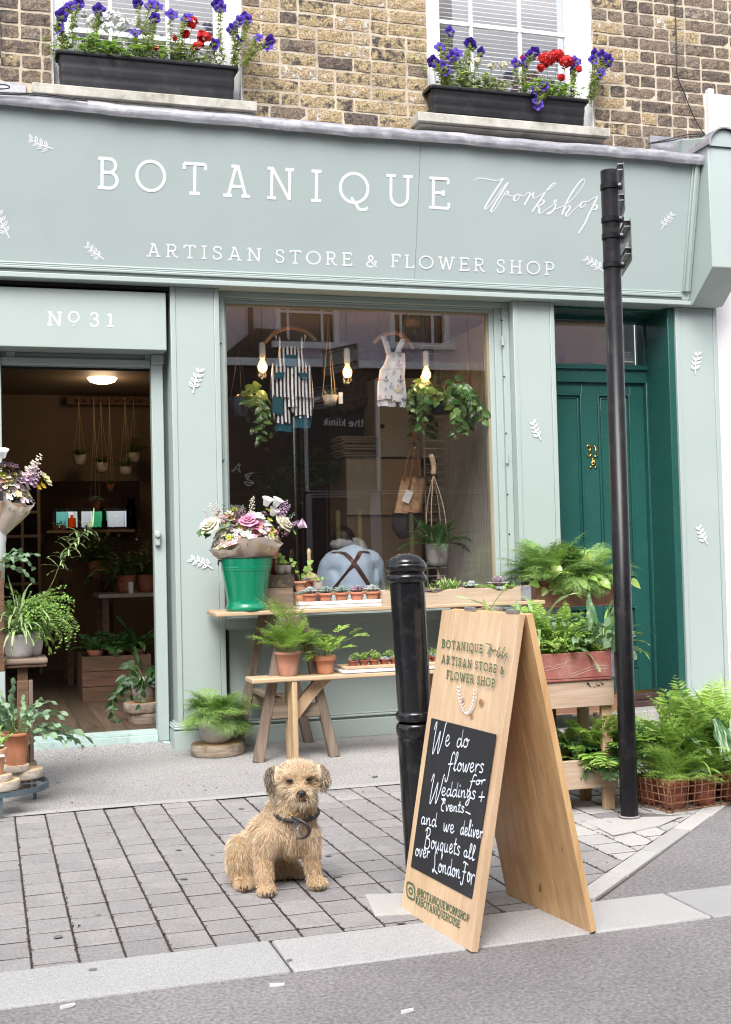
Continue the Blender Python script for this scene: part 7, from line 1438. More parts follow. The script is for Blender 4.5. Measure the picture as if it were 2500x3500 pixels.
PALEF = mat('pale_frames', (.50, .50, .52)); YS_ = mat('yellow_stripe', (.50, .44, .15))
def bar(x0, y0, x1, y1, mt=PALEF, d=.03): a, b = OP(x0, y1), OP(x1, y0); m_ = MB(); m_.box(a[0], b[0], OY-.015, OY+d, a[2], b[2]); m_.build('frame_bar', mt, ob)
bar(1044, 1290, 1047, 1680); bar(1050, 1676, 1650, 1679, d=.032); bar(1050, 1685, 1650, 1688, d=.034); bar(1290, 1300, 1294, 1676); bar(1052, 1690, 1064, 1990, mat('grey_frame', (.26, .27, .30))); bar(1064, 1693, 1272, 1702, mat('grey_frame2', (.20, .20, .23))); bar(1272, 1690, 1300, 1990, mat('grey_frame3', (.34, .33, .36)))
for x in (1152, 1226, 1402): bar(x, 1745, x+9, 1900, YS_)
on_o = lambda x, y: OP(x, y)+np.array([0, .02, 0])
SGN = mat('sign_white', (.75, .75, .78))
def otx(s, p0, p1, up, wd, tr, font='caps'): m_ = MB(); text(m_, s, p0, p1, up, on_o, NO, wd, font=font, track=tr); m_.build('lettering', SGN, ob)
otx('the', (1243, 1459), (1191, 1458), (0, -25), .020, .10, 'sans'); otx('klinik', (1180, 1457), (1105, 1454), (0, -25), .020, .10, 'sans')
otx('A', (824, 1615), (790, 1610), (10, -27), .014, 0); otx('P', (851, 1635), (824, 1640), (16, -20), .014, 0); otx('S', (856, 1664), (828, 1650), (16, -14), .014, 0) ; otx('28', (1004, 1908), (989, 1908), (0, -11), .009, .1)
m_ = MB(); ua, ub = PY(1490, 60, 2*.184-OY), PY(1545, 10, 2*.184-OY); m_.box(ua[0], ub[0], OY-.3, OY, 6.95, ub[2]+.2); m_.box(-14, 30, OY-.35, OY+.02, 6.8, 6.95); m_.build('parapet', BRICKD, ob)

# ================================================= INSIDE THE SHOP
IW_ = mat('plaster_darkened_for_shade', (.20, .145, .10), (.17, .125, .088), rough=.9); PEACH = mat('peach_plaster', (.55, .33, .22), rough=.9)  # cream walls given a darker colour in place of the room's shade
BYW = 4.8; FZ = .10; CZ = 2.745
nx0, nx1 = PY(140, 1700, BYW)[0], PY(478, 1700, BYW)[0]; nz0, nz1 = PY(300, 1822, BYW)[2], PY(300, 1645, BYW)[2]
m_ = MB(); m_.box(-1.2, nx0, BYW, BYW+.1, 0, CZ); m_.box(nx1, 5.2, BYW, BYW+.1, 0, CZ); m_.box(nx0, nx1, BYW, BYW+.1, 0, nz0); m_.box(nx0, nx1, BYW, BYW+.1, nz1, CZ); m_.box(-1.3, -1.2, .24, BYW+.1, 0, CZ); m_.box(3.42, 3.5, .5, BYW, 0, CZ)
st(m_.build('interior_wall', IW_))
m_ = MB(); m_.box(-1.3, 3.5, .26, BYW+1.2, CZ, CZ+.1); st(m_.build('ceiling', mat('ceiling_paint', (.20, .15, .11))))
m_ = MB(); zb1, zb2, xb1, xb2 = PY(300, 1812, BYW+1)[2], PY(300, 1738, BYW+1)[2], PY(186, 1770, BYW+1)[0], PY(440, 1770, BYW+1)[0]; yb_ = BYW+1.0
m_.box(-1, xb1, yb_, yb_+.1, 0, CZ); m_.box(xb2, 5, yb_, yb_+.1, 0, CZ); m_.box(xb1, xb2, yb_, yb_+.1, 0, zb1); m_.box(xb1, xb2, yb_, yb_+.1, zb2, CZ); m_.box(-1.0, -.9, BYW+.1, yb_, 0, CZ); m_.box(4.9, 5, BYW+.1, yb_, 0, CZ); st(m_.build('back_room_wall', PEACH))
rw = thing('back_window', 'wide low bright window at the rear of the shop behind the glass jars', 'window', ((xb1+xb2)/2, yb_, zb1))
for bx in ((xb1, xb2, zb2-.03, zb2), (xb1, xb2, zb1, zb1+.03)): m_ = MB(); m_.box(bx[0], bx[1], yb_-.03, yb_+.02, bx[2], bx[3]); m_.build('frame', WHITE, rw)
for k in range(4): x = xb1+(xb2-xb1)*k/3; m_ = MB(); m_.box(x-.02, x+.02, yb_-.028, yb_+.018, zb1+.03, zb2-.03); m_.build('frame', WHITE, rw)
flr = st(bpy.data.objects.new('shop_floor', None)); col.objects.link(flr); roots['shop_floor'] = (0, 0, 0)
FLB = wood('floorboards', (.13, .09, .06), (.07, .048, .032), axis='y', rough=.6, rnd=.2)
for k in range(34): m_ = MB(); x = -1.2+k*.135; m_.box(x, x+.132, .25, BYW+1, FZ-.02, FZ+random.uniform(-.0008, .0008)); m_.build('floorboard', FLB, flr)
m_ = MB(); m_.box(-1.2, 3.4, .27, 5.9, -.3, FZ-.021); st(m_.build('subfloor', DARK))
# ceiling lamp (lit)
def emis(nm, c, s): m = bpy.data.materials.new(nm); m.use_nodes = True; b = m.node_tree.nodes['Principled BSDF']; b.inputs['Base Color'].default_value = (*c, 1); b.inputs['Emission Color'].default_value = (*c, 1); b.inputs['Emission Strength'].default_value = s; return m
LC = PY(350, 1290, 3.6); rl = 52/ (4181.9/11.0); 
cl = thing('ceiling_lamp', 'round lit ceiling lamp glowing warm above the entrance', 'lamp', LC)
m_ = MB(); m_.lathe([(rl, 0), (rl*1.02, .012), (rl*.98, .02), (.0005, .022)], 32, LC); m_.build('rim', BRASS, cl, smooth=True)
m_ = MB(); m_.lathe([(.0005, -.055), (rl*.5, -.052), (rl*.8, -.038), (rl*.95, -.010), (rl*.97, 0)], 32, LC); m_.build('shade', emis('lamp_glass_glow', (1, .74, .42), 2.2), cl, smooth=True)
pl = bpy.data.lights.new('ceiling_lamp_light', 'POINT'); pl.energy = 2.5; pl.color = (1, .70, .42); pl.shadow_soft_size = .12; po = bpy.data.objects.new('ceiling_lamp_light', pl); col.objects.link(po); po.location = LC+[0, 0, -.13]; po.parent = None
# peg rail with hanging pots
YR = 4.62; a, b = PY(228, 1384, YR), PY(520, 1352, YR); pr_l = thing('peg_rail', 'dark wooden peg rail high on the back wall of the shop', 'rail', ((a[0]+b[0])/2, YR, a[2])); m_ = MB(); m_.box(a[0], b[0]+.5, YR-.03, YR+.02, a[2], a[2]+.085); m_.build('rail', BROWNX, pr_l, bevel=.004)
for px_ in (265, 290, 317, 345, 372, 400, 425, 450, 475): p = PY(px_, 1370, YR-.05); m_ = MB(); m_.tube([(p[0], YR-.03, p[2]), (p[0], YR-.09, p[2]+.01)], .016, 8); m_.build('peg', BROWNX, pr_l)
railz = a[2]+.04
def hangpot(px, py, Y, rt, rb, h, mt, label, folf, top=None, strings=3, rnd=.5, smt=None, topx=None):    # py: rim height in the picture
    p = PY(px, py, Y); c = np.array([p[0], Y, p[2]-h]); t1 = thing('hanging_plant', label, 'hanging plant', c); q = pot('pot', t1, c, rt, rb, h, mt, rnd=rnd, n=24)
    tp_ = np.array([p[0] if topx is None else PY(topx, py, Y)[0], Y, top if top is not None else railz])
    for k in range(strings): an = 2*pi*k/strings+.5; m_ = MB(); m_.tube([c+[rt*cos(an), rt*sin(an), h-.002], (c*.25+tp_*.75+[rt*.12*cos(an), rt*.12*sin(an), 0]), tp_], .0016, 4); m_.build('string', smt or ROPE, t1)
    folf(t1, q); return t1, q
def bushy(n=40, L=(.05, .12), l=.03, mt=LD, up=(20, 88)):
    def f(t1, q):
        m_ = MB(); lb = LB_()
        for i in range(n):
            P, D = curve(q+[GA(0, .02), GA(0, .02), 0], U(0, 6.3), U(*L), R(U(*up)), U(.2, 1.2), 5); m_.tube(P, .0014, 3, 1, cap=False)
            for k in range(1, 6):
                a = U(0, 6.3); lb.add(P[k], [cos(a), sin(a), U(-.2, .8)], [0, 0, 1.], l*U(.6, 1.1), l*.5)
        lb.flush(m_, BLADE); m_.build('foliage', [mt, STEM], t1, rec=False)
    return f
DIP = mat('dipped_white_pot', (.50, .46, .43), (.40, .36, .33), rough=.6)
sc2 = 1/367.
hangpot(273, 1555, 4.45, 24*sc2, 10*sc2, 38*sc2, DIP, 'round white hanging pot left of the others at the back of the shop', bushy()); hangpot(349, 1582, 4.4, 24*sc2, 12*sc2, 36*sc2, DIP, 'round white hanging pot between its two neighbours at the back', bushy(50)); hangpot(432, 1596, 4.3, 23*sc2, 20*sc2, 30*sc2, DIP, 'straight sided hanging pot with a spiky plant at the back of the shop', lambda t1, q: straps('foliage', t1, q, .02, 40, (.08, .16), (.008, .014), LD, elev=(30, 88)) , rnd=0); hangpot(460, 1548, 4.5, 23*sc2, 12*sc2, 35*sc2, DIP, 'highest round hanging pot behind the straight sided one', bushy(50, (.08, .2), .04))
hangpot(327, 1714, 4.3, 19*sc2, 13*sc2, 34*sc2, TERRA, 'terracotta hanging pot with an echeveria before the bright jars', lambda t1, q: (lambda m_: (rosette(m_, q, .085, rings=4, n=8), m_.build('foliage', SUC, t1, rec=False)))(MB()), rnd=0); hangpot(379, 1655, 4.3, 14*sc2, 9*sc2, 26*sc2, TERRA, 'small terracotta hanging pot under the round white pots', bushy(14, (.03, .06), .02), rnd=0)
# shelf and glass
def glassc(nm, c, d=.5): return glassmat(nm, c, refl=.9)
z0 = PY(300, 1812, BYW-.15)[2]; sa, sb_ = PY(158, 1812, BYW-.15)[0], PY(456, 1812, BYW-.15)[0]
shf = thing('wall_shelf', 'pale shelf carrying coloured glass jars at the back of the shop', 'shelf', ((sa+sb_)/2, BYW-.15, z0)); m_ = MB(); m_.box(sa, sb_, BYW-.26, BYW-.001, z0-.025, z0); m_.build('board', mat('pale_shelf', (.50, .36, .27)), shf)
def bottle(px, w_, top, mt, label, neck=.55, nm='glass_jar'):
    p = PY(px, 1811, BYW-.14); r = w_/2/356; h = (1811-top)/356*1.02; c = np.array([p[0], BYW-.14, z0+.001]); t1 = thing(nm, label, 'jar', c); m_ = MB(); m_.lathe([(.0005, 0), (r, .004), (r, h*.70), (r*.92, h*.78), (r*neck, h*.84), (r*neck, h*.94), (r*neck*1.15, h*.96), (r*neck*1.15, h)], 24, c); m_.build('glass', mt, t1, smooth=True)
bottle(212, 46, 1734, glassc('teal_glass', (.45, .78, .74)), 'large pale teal glass jar on the back shelf'); bottle(247, 27, 1760, glassc('amber_glass', (.75, .22, .02)), 'small amber glass bottle on the back shelf', .35); bottle(282, 56, 1722, glassc('clear_glass', (.9, .93, .93)), 'clear glass jar left of the green one on the back shelf', .7); bottle(342, 50, 1733, glassc('green_glass', (.25, .72, .48)), 'large green glass jar on the back shelf'); bottle(398, 60, 1720, glassc('clear_glass_b', (.9, .93, .93)), 'widest clear glass jar right of the green one', .7); bottle(450, 34, 1706, glassc('cobalt_glass', (.02, .02, .55)), 'tall cobalt blue glass vase at the right end of the back shelf', .75, 'glass_vase'); bottle(358, 20, 1772, glassc('black_glass', (.03, .03, .04)), 'small black bottle before the green jar', .4)
for px_, nm in ((192, 'left'), (216, 'right')): ppot(px_, 1811, BYW-.2, z0+.001, .030, .022, .05, TERRA, 'tiny terracotta pot on the back shelf, %s one of two' % nm, pilea(5, (.02, .05), (.012, .02)))
# shelving unit at the left, back
YU = 4.45; ux0, ux1 = PY(-60, 1800, YU)[0], PY(136, 1800, YU)[0]; un = thing('shelving_unit', 'tall pale cubby shelving unit at the back left of the shop', 'shelving', ((ux0+ux1)/2, YU, FZ)); UM = mat('unit_paint', (.40, .31, .24))
for x in (ux0, PY(72, 1800, YU)[0], ux1-.02): m_ = MB(); m_.box(x, x+.025, YU, YU+.28, FZ, 1.95); m_.build('upright', UM, un)
for z in (.3, .62, .94, PY(90, 1832, YU)[2], PY(90, 1750, YU)[2], 1.93): m_ = MB(); m_.box(ux0+.025, ux1-.02, YU+.002, YU+.278, z-.012, z+.012); m_.build('shelf_board', UM, un)
m_ = MB(); m_.box(ux0, ux1, YU+.27, YU+.285, FZ, 1.95); m_.build('back_panel', mat('unit_back', (.10, .07, .05)), un)
# tables and stock further in
def itable(label, x0, x1, y0, y1, z, mt=BROWNX, edge=None):
    t1 = thing('display_table', label, 'table', ((x0+x1)/2, (y0+y1)/2, FZ)); m_ = MB(); m_.box(x0, x1, y0, y1, z-.03, z); m_.build('top', edge or mt, t1, bevel=.003)
    for x in (x0+.03, x1-.08):
        for y in (y0+.03, y1-.08): m_ = MB(); m_.box(x, x+.05, y, y+.05, FZ, z-.031); m_.build('leg', mt, t1)
p = PY(215, 1985, 3.2); p2 = PY(400, 1985, 3.2); itable('dark display table standing nearer the back of the shop', p[0], p2[0], 3.2, 3.8, p[2]); a = PY(338, 2032, 2.4); b = PY(530, 2030, 2.4); itable('dark display table with a pale top edge on the right inside the shop', a[0], b[0]+.5, 2.4, 3.0, a[2], BROWNX, mat('table_edge', (.35, .30, .26)))
def plantfill(px, py, Y, z, r, h, rt, label, mt=LD, kind='b', pm=TERRA):
    t1, q = ppot(px, py, Y, z, rt, rt*.75, h, pm, label); 
    if kind == 'b': bushy(70, (r*.5, r*1.2), .06, mt)(t1, q)
    elif kind == 'f': fernclump('foliage', t1, q, .05, n=26, L=(r*.7, r*1.3), elev=(15, 85), nP=11, pl=.3, pw=.3, mats=mt)
    elif kind == 's': straps('foliage', t1, q, .04, 30, (r*.7, r*1.3), (.02, .04), mt)
    elif kind == 'v': hearts('foliage', t1, q, .06, 26, L=(.05, .08), mt=mt, vines=9, vl=(.25, .5))
    return t1
plantfill(325, 1980, 3.4, p[2]+.001, .28, .16, .06, 'dark bouquet like plant with yellow heads on the rear display table', LD, 'b')
plantfill(430, 2030, 2.6, a[2]+.001, .30, .14, .08, 'dark spiky plant on the right display table inside', LD, 's'); plantfill(500, 2030, 2.7, a[2]+.001, .32, .14, .08, 'dark bushy plant at the doorway edge on the display table', LD, 'b'); 
m_ = MB(); c = PY(448, 1990, 2.45); m_.box(c[0]-.018, c[0]+.018, 2.45, 2.452, a[2], a[2]+.09); tag(m_.build('plant_card', CARD), 'small white plant card standing on the display table inside', 'card')
m_ = MB(); c = PY(365, 1990, 2.5); m_.hexa([(c[0]-.08, 2.5, a[2]), (c[0]+.06, 2.5, a[2]), (c[0]+.06, 2.6, a[2]), (c[0]-.08, 2.6, a[2])], [(c[0]-.03, 2.5, a[2]+.16), (c[0]+.10, 2.5, a[2]+.16), (c[0]+.10, 2.54, a[2]+.16), (c[0]-.03, 2.54, a[2]+.16)]); tag(m_.build('card_rack', glassc('acrylic', (.8, .8, .8))), 'clear acrylic card rack on the display table inside the shop', 'rack')
a1_ = PY(283, 2385, 1.9); b1_ = PY(520, 2385, 1.9); zt_c = PY(400, 2240, 1.9)[2]
crate('wooden_crate', 'large dark planked crate of plants on the shop floor', a1_[0], b1_[0], 1.9, 2.4, FZ, zt_c, BROWNX, 3, bm=1)
plantfill(400, 2260, 2.1, zt_c-.02, .18, .05, .07, 'green leafed plant in the large dark crate', LD, 'f'); plantfill(470, 2260, 2.1, zt_c-.02, .30, .05, .07, 'tall dark palm like plant in the large dark crate', LD, 's'); plantfill(330, 2260, 2.15, zt_c-.02, .15, .05, .07, 'low fern at the left of the large dark crate', LD, 'f')
c = PY(490, 2440, .62); slab('log_slice', np.array([c[0]+.02, .62, FZ]), .11, .07, BARKW, ENDG, 'lower birch slice just inside the doorway', 31); slab('log_slice', np.array([c[0], .62, FZ+.071]), .12, .06, BARKW, ENDG, 'upper birch slice just inside the doorway', 32)
plantfill(492, 2368, .62, FZ+.1325, .30, .15, .085, 'trailing plant and white pot, coloured dark for shade, on birch slices inside the doorway', leafmat('leaf_toned_for_shade', (.03, .085, .022), (.018, .05, .014)), 'v', GREYPOT)  # doorway shadow put into the leaf and pot colours

# ------------------------------------------------ window display
IK = mat('bulb_socket', (.62, .62, .58), rough=.4); BG = mat('bulb_glass_glow', (1, .7, .4), rough=.1, rvar=0, alpha=.35, emit=((1, .52, .20), 2.2)); FILA = emis('filament_glow', (1, .55, .18), 55)
YBL = .33
for i, (px_, py_, nm) in enumerate(((898, 1254, 'left of the striped dungarees'), (1188, 1273, 'between the two hanging outfits'), (1458, 1280, 'right of the anchor romper'))):
    p = PY(px_, py_, YBL); t1 = thing('pendant_bulb', 'bare glowing bulb in a white socket, '+nm, 'light bulb', p, group=None)
    m_ = MB(); m_.tube([p+[0, 0, .16], (p[0], YBL, CZ)], .0035, 6); m_.build('cable', BLKPL, t1); m_ = MB(); m_.lathe([(.0005, .16), (.012, .158), (.020, .15), (.021, .06), (.016, .055)], 20, p); m_.build('socket', IK, t1, smooth=True)
    m_ = MB(); m_.lathe([(.013, .056), (.014, .045), (.022, .028), (.030, .008), (.031, -.006), (.026, -.022), (.014, -.032), (.0005, -.035)], 24, p); bb_ = m_.build('bulb', BG, t1, smooth=True)
    m_ = MB()
    for k in range(6): a = k*pi/3; m_.tube([p+[.009*cos(a), .009*sin(a), .018], p+[.011*cos(a+.5), .011*sin(a+.5), -.010]], .0022, 4)
    sphere(m_, p+[0, 0, -.004], .009, 0, 8, 6); m_.build('filament', FILA, bb_)
    pl = bpy.data.lights.new('bulb_light', 'POINT'); pl.energy = 1.4; pl.color = (1, .6, .28); pl.shadow_soft_size = .03; po = bpy.data.objects.new('bulb_light', pl); col.objects.link(po); po.location = p+[0, 0, -.045]
# outfits
def stripes(nm, ca, cb, freq, ang=0):
    m = mat(nm, ca, cb, rough=.9, bump=.1, rvar=0); t = m.node_tree; N = t.nodes; L = t.links; b = N['Principled BSDF']
    tc = [n for n in N if n.type == 'TEX_COORD'][0]; wv = N.new('ShaderNodeTexWave'); wv.inputs['Scale'].default_value = freq; wv.inputs['Distortion'].default_value = .25; wv.inputs['Detail Scale'].default_value = .4; mp = N.new('ShaderNodeMapping'); mp.inputs['Rotation'].default_value = (0, 0, ang); L.new(tc.outputs['Object'], mp.inputs[0]); L.new(mp.outputs[0], wv.inputs['Vector'])
    rp = N.new('ShaderNodeValToRGB'); rp.color_ramp.interpolation = 'CONSTANT'; rp.color_ramp.elements[0].color = (*ca, 1); rp.color_ramp.elements[1].color = (*cb, 1); rp.color_ramp.elements[1].position = .54; L.new(wv.outputs[0], rp.inputs[0]); L.new(rp.outputs[0], b.inputs['Base Color']); return m
STR = stripes('striped_cotton', (.012, .012, .022), (.72, .68, .64), 13.0); TEAL = mat('teal_cotton', (.005, .075, .10), (.004, .055, .075), rough=.85); AWH = mat('white_print_cotton', (.74, .72, .70), rough=.9)
YC = .27
def loft(rows, cv, Y, dep, mt, nm, par, n=28, wr=.0):       # rows: (y, xl, xr) in picture units via cv
    m_ = MB(); V = []
    for k, (y, xl, xr) in enumerate(rows):
        a, b = PY(*cv(xl, y), Y), PY(*cv(xr, y), Y); c = (a+b)/2; hw = np.linalg.norm(b-a)/2
        for j in range(n): t = 2*pi*j/n; V.append((c[0]+hw*cos(t), Y+min(dep, hw*.8)*sin(t)*(1+.16*sin(7*t+k*.6))+.004*sin(k*.9), a[2]*.5+b[2]*.5+.003*sin(3*t+k)))
    m_.add(V, [(i*n+j, i*n+(j+1) % n, (i+1)*n+(j+1) % n, (i+1)*n+j) for i in range(len(rows)-1) for j in range(n)]+[tuple(range(n))]); return m_.build(nm, mt, par, smooth=True, rec=False)
c1_ = lambda x, y: (650+x/3.248, 950+y/3.248); c2_ = lambda x, y: (1150+x/2.498, 950+y/2.498)
def hanger(par, cv, l, mid, r, hook):
    P = [PY(*cv(*q), YC) for q in (l, ((l[0]*.6+mid[0]*.4), (l[1]*.35+mid[1]*.65)), mid, ((r[0]*.6+mid[0]*.4), (r[1]*.35+mid[1]*.65)), r)]; P = catmull(P, 6); m_ = MB(); m_.tube(P, [.010+.006*sin(pi*i/(len(P)-1)) for i in range(len(P))], 8); m_.build('hanger', mat('hanger_wood', (.46, .22, .09), rough=.4), par, smooth=True)
    m_ = MB(); P = catmull([PY(*cv(*q), YC) for q in hook], 5); m_.tube(P, .0022, 6); m_.build('hook', STEEL, par, smooth=True); m_ = MB(); m_.tube([P[-1], (P[-1][0], YC, CZ)], .0010, 4); m_.build('line', ROPE, par)
def strap(par, cv, pts, w_, mt, nm='strap', off=0.): m_ = MB(); P = [PY(*cv(*q), YC-.02-off) for q in catmull(pts, 4)]; S = np.array([w_/2, 0, 0]); m_.add([p+S for p in P]+[p-S for p in P], [(i, i+1, len(P)+i+1, len(P)+i) for i in range(len(P)-1)]); o = m_.build(nm, mt, par, smooth=True, rec=False); mo = o.modifiers.new('thick', 'SOLIDIFY'); mo.thickness = .002; return o
t1 = thing('striped_dungarees', 'black and white striped childs dungarees with teal patches hanging in the window', 'dungarees', PY(*c1_(1130, 700), YC))
hanger(t1, c1_, (838, 712), (1110, 545), (1395, 690), [(1115, 525), (1112, 490), (1150, 455), (1150, 415), (1110, 400), (1090, 412)])
loft([(772, 990, 1245), (800, 988, 1250), (850, 982, 1260), (900, 975, 1275), (940, 945, 1310), (965, 912, 1338), (1010, 908, 1343), (1060, 905, 1347), (1150, 895, 1360), (1250, 888, 1370), (1340, 895, 1372), (1400, 905, 1372), (1440, 910, 1368)], c1_, YC, .035, STR, 'bib_and_seat', t1)
loft([(1330, 892, 1120), (1400, 902, 1100), (1460, 910, 1100), (1520, 925, 1120), (1580, 940, 1125), (1625, 950, 1130)], c1_, YC-.012, .03, STR, 'trouser_leg', t1); loft([(1330, 1050, 1372), (1400, 1070, 1372), (1460, 1110, 1368), (1510, 1155, 1360), (1560, 1165, 1350)], c1_, YC-.008, .032, STR, 'trouser_leg', t1)
loft([(1612, 942, 1138), (1660, 946, 1142), (1708, 950, 1142)], c1_, YC-.012, .034, TEAL, 'cuff', t1); loft([(1530, 1148, 1352), (1600, 1146, 1348), (1672, 1146, 1340)], c1_, YC-.008, .036, TEAL, 'cuff', t1)
strap(t1, c1_, [(965, 640), (990, 700), (1025, 790)], .026, STR); strap(t1, c1_, [(1275, 630), (1250, 700), (1225, 790)], .026, STR)
def patch(par, cv, pts, mt, off, nm): m_ = MB(); q = [PY(*cv(*p), YC-off) for p in pts]; n = len(q); m_.add(q+[p+[0, .004, 0] for p in q], [tuple(range(n)), tuple(range(2*n-1, n-1, -1))]+[(i, (i+1) % n, (i+1) % n+n, i+n) for i in range(n)]); m_.build(nm, mt, par)
patch(t1, c1_, [(1050, 850), (1182, 855), (1182, 970), (1115, 990), (1052, 975)], TEAL, .044, 'pocket'); patch(t1, c1_, [(942, 1050), (1055, 1045), (1035, 1105), (945, 1125)], TEAL, .044, 'pocket'); patch(t1, c1_, [(1190, 1048), (1310, 1055), (1315, 1120), (1225, 1110)], TEAL, .044, 'pocket'); patch(t1, c1_, [(920, 1300), (1030, 1345), (1035, 1525), (915, 1495)], TEAL, .050, 'knee_patch')
patch(t1, c1_, [(990, 840), (960, 960), (915, 975), (935, 950), (970, 890)], TEAL, .03, 'arm_binding'); patch(t1, c1_, [(1255, 840), (1290, 920), (1335, 965), (1300, 975), (1265, 900)], TEAL, .03, 'arm_binding')
for q in ((1025, 790), (1208, 800), (978, 1020), (1270, 1020)): m_ = MB(); c = PY(*c1_(*q), YC-.047); m_.tube([c, c+[0, -.003, 0]], .007, 10); m_.build('button', mat('wood_button', (.35, .13, .06)), t1)
t1 = thing('anchor_romper', 'white childs romper printed with coloured anchors hanging in the window', 'romper', PY(*c2_(480, 700), YC))
hanger(t1, c2_, (322, 555), (490, 462), (655, 600), [(490, 445), (492, 415), (505, 390), (500, 360), (488, 350)])
loft([(640, 432, 585), (690, 425, 590), (740, 405, 592), (790, 372, 588), (850, 362, 582), (920, 352, 590), (1000, 350, 598), (1060, 352, 600)], c2_, YC, .03, AWH, 'bib_and_seat', t1)
loft([(1040, 352, 520), (1075, 355, 515), (1098, 360, 514)], c2_, YC-.006, .028, AWH, 'trouser_leg', t1); loft([(1035, 520, 600), (1075, 532, 598), (1106, 545, 592)], c2_, YC-.004, .024, AWH, 'trouser_leg', t1)
strap(t1, c2_, [(405, 500), (425, 560), (450, 650)], .040, AWH); strap(t1, c2_, [(575, 520), (545, 580), (520, 650)], .040, AWH)
for k, (x, y, s_, c) in enumerate(((487, 660, 30, (.03, .03, .06)), (545, 655, 30, (.03, .03, .06)), (440, 740, 55, (.65, .40, .05)), (535, 730, 45, (.5, .03, .03)), (425, 860, 45, (.03, .03, .06)), (550, 860, 50, (.03, .03, .07)), (470, 915, 42, (.25, .45, .65)), (527, 945, 60, (.65, .40, .05)), (420, 945, 26, (.1, .15, .4)), (565, 950, 26, (.1, .15, .4)), (423, 1020, 34, (.2, .22, .25)), (472, 1035, 60, (.18, .08, .03)), (578, 1025, 34, (.2, .22, .28)), (372, 1015, 30, (.5, .03, .03)), (370, 1070, 26, (.1, .1, .4)), (430, 525, 24, (.1, .15, .3)), (362, 860, 34, (.5, .03, .03)), (488, 800, 18, (.65, .4, .05)), (543, 1065, 26, (.1, .1, .4)), (437, 815, 18, (.25, .45, .65)))):
    m_ = MB(); on_a = lambda X_, Y_: PY(X_, Y_, YC-.040 if y > 560 else YC-.024); T3 = lambda a, b: on_a(*c2_(x+a*s_, y-b*s_)); an = mat('anchor_print', c)
    for stx in ([(0, -.5), (0, .38)], [(-.25, .25), (.25, .25)], [(-.42, -.22), (-.3, -.42), (0, -.52), (.3, -.42), (.42, -.22)], [(.0, .38), (.08, .46), (0, .54), (-.08, .46), (0, .38)], [(-.5, -.28), (-.42, -.12), (-.32, -.26)], [(.5, -.28), (.42, -.12), (.32, -.26)]): stroke(m_, stx, T3, .0042 if s_ > 40 else .0028, NB)
    m_.build('anchor_print', an, t1)
# hanging plants in the window
hz = CZ
def leafyhang(px, py, rt, h, mt, label, f, top, smt=None): return hangpot(px, py, .42, rt, rt*.72, h, mt, label, f, top=top, rnd=0, smt=smt)
t1, q = leafyhang(820, 1358, .064, .125, mat('slate_pot', (.075, .085, .11), rough=.4), 'dark blue plastic hanging pot of pothos at the left of the window', lambda t, q: hearts('foliage', t, q, .05, 16, L=(.06, .09), reach=(.05, .12), mt=LPD, vines=6, vl=(.3, .55), elev=(20, 85), az=(-1.2, 1.2)), PY(795, 1140, .42)[2], BLKPL)
leafyhang(1129, 1352, .052, .062, mat('dipped_stone', (.62, .56, .50), (.45, .36, .27), rough=.7), 'small stone coloured hanging bowl of succulents in the window centre', bushy(16, (.03, .08), .016, SUC, (50, 88)), PY(1128, 1060, .42)[2])
m_ = MB(); a, b = PY(1158, 1341, .34), PY(1173, 1380, .34); m_.box(a[0], b[0], .34, .341, b[2], a[2]); tag(m_.build('price_tag', CARD), 'white price tag on the small hanging bowl', 'tag')
leafyhang(1508, 1355, .085, .12, BLKPL, 'large hanging pothos with long trailing leaves at the right of the window', lambda t, q: hearts('foliage', t, q, .06, 46, L=(.06, .095), reach=(.08, .20), mt=LPD, vines=16, vl=(.3, .55), elev=(5, 80)), PY(1500, 1245, .42)[2], BLKPL)
t1, q = hangpot(1410, 1075, .6, .07, .05, .08, mat('spider_pot', (.3, .2, .14)), 'long grassy spider plant hanging from the ceiling by the romper', lambda t, q: straps('foliage', t, q, .05, 60, (.35, .60), (.008, .014), leafmat('olive_strap', (.20, .24, .08), (.13, .16, .05)), elev=(20, 70), droop=(2.2, 3.1), wav=.05), top=CZ, rnd=0)
p = PY(1497, 1933, .42); c = np.array([p[0], .42, p[2]]); t1 = thing('macrame_fern', 'fern in a grey concrete pot hanging in a rope macrame holder', 'hanging plant', c); q = pot('pot', t1, c, .080, .055, .145, CONC, rnd=.6, soil=.9)
fernclump('foliage', t1, q, .05, n=34, L=(.16, .32), elev=(15, 88), droop=(.5, 1.8), nP=24, pl=.15, pw=.34, start=.08, ang=78, mats=leafmat('window_fern', (.09, .22, .04), (.05, .15, .03)))
kn = PY(1482, 1620, .42); m_ = MB(); m_.tube(catmull([PY(1474, 1552, .42), PY(1480, 1575, .42), PY(1484, 1600, .42), PY(1482, 1622, .42)], 4), [.012, .018, .02, .02, .02, .019, .018, .018, .018, .018, .019, .02, .02], 8); m_.build('rope_tassel', ROPE, t1, smooth=True)
for k in range(4):
    a = pi/4+k*pi/2; rr = .083; side_p = c+[rr*cos(a), rr*sin(a), .125]; m_ = MB(); m_.tube(catmull([kn, (kn+side_p)/2+[.02*cos(a), .02*sin(a), .02], side_p], 5), .0035, 5)
    for da in (-pi/4, pi/4): m_.tube(catmull([side_p, c+[.080*cos(a+da), .080*sin(a+da), .075]], 2), .003, 5); m_.tube(catmull([c+[.080*cos(a+da), .080*sin(a+da), .075], c+[.060*cos(a+da*1.5), .060*sin(a+da*1.5), .02], c+[0, 0, -.014]], 4), .003, 5)
    m_.build('rope', ROPE, t1, smooth=True); m_ = MB(); sphere(m_, side_p, .008); m_.build('knot', ROPE, t1)
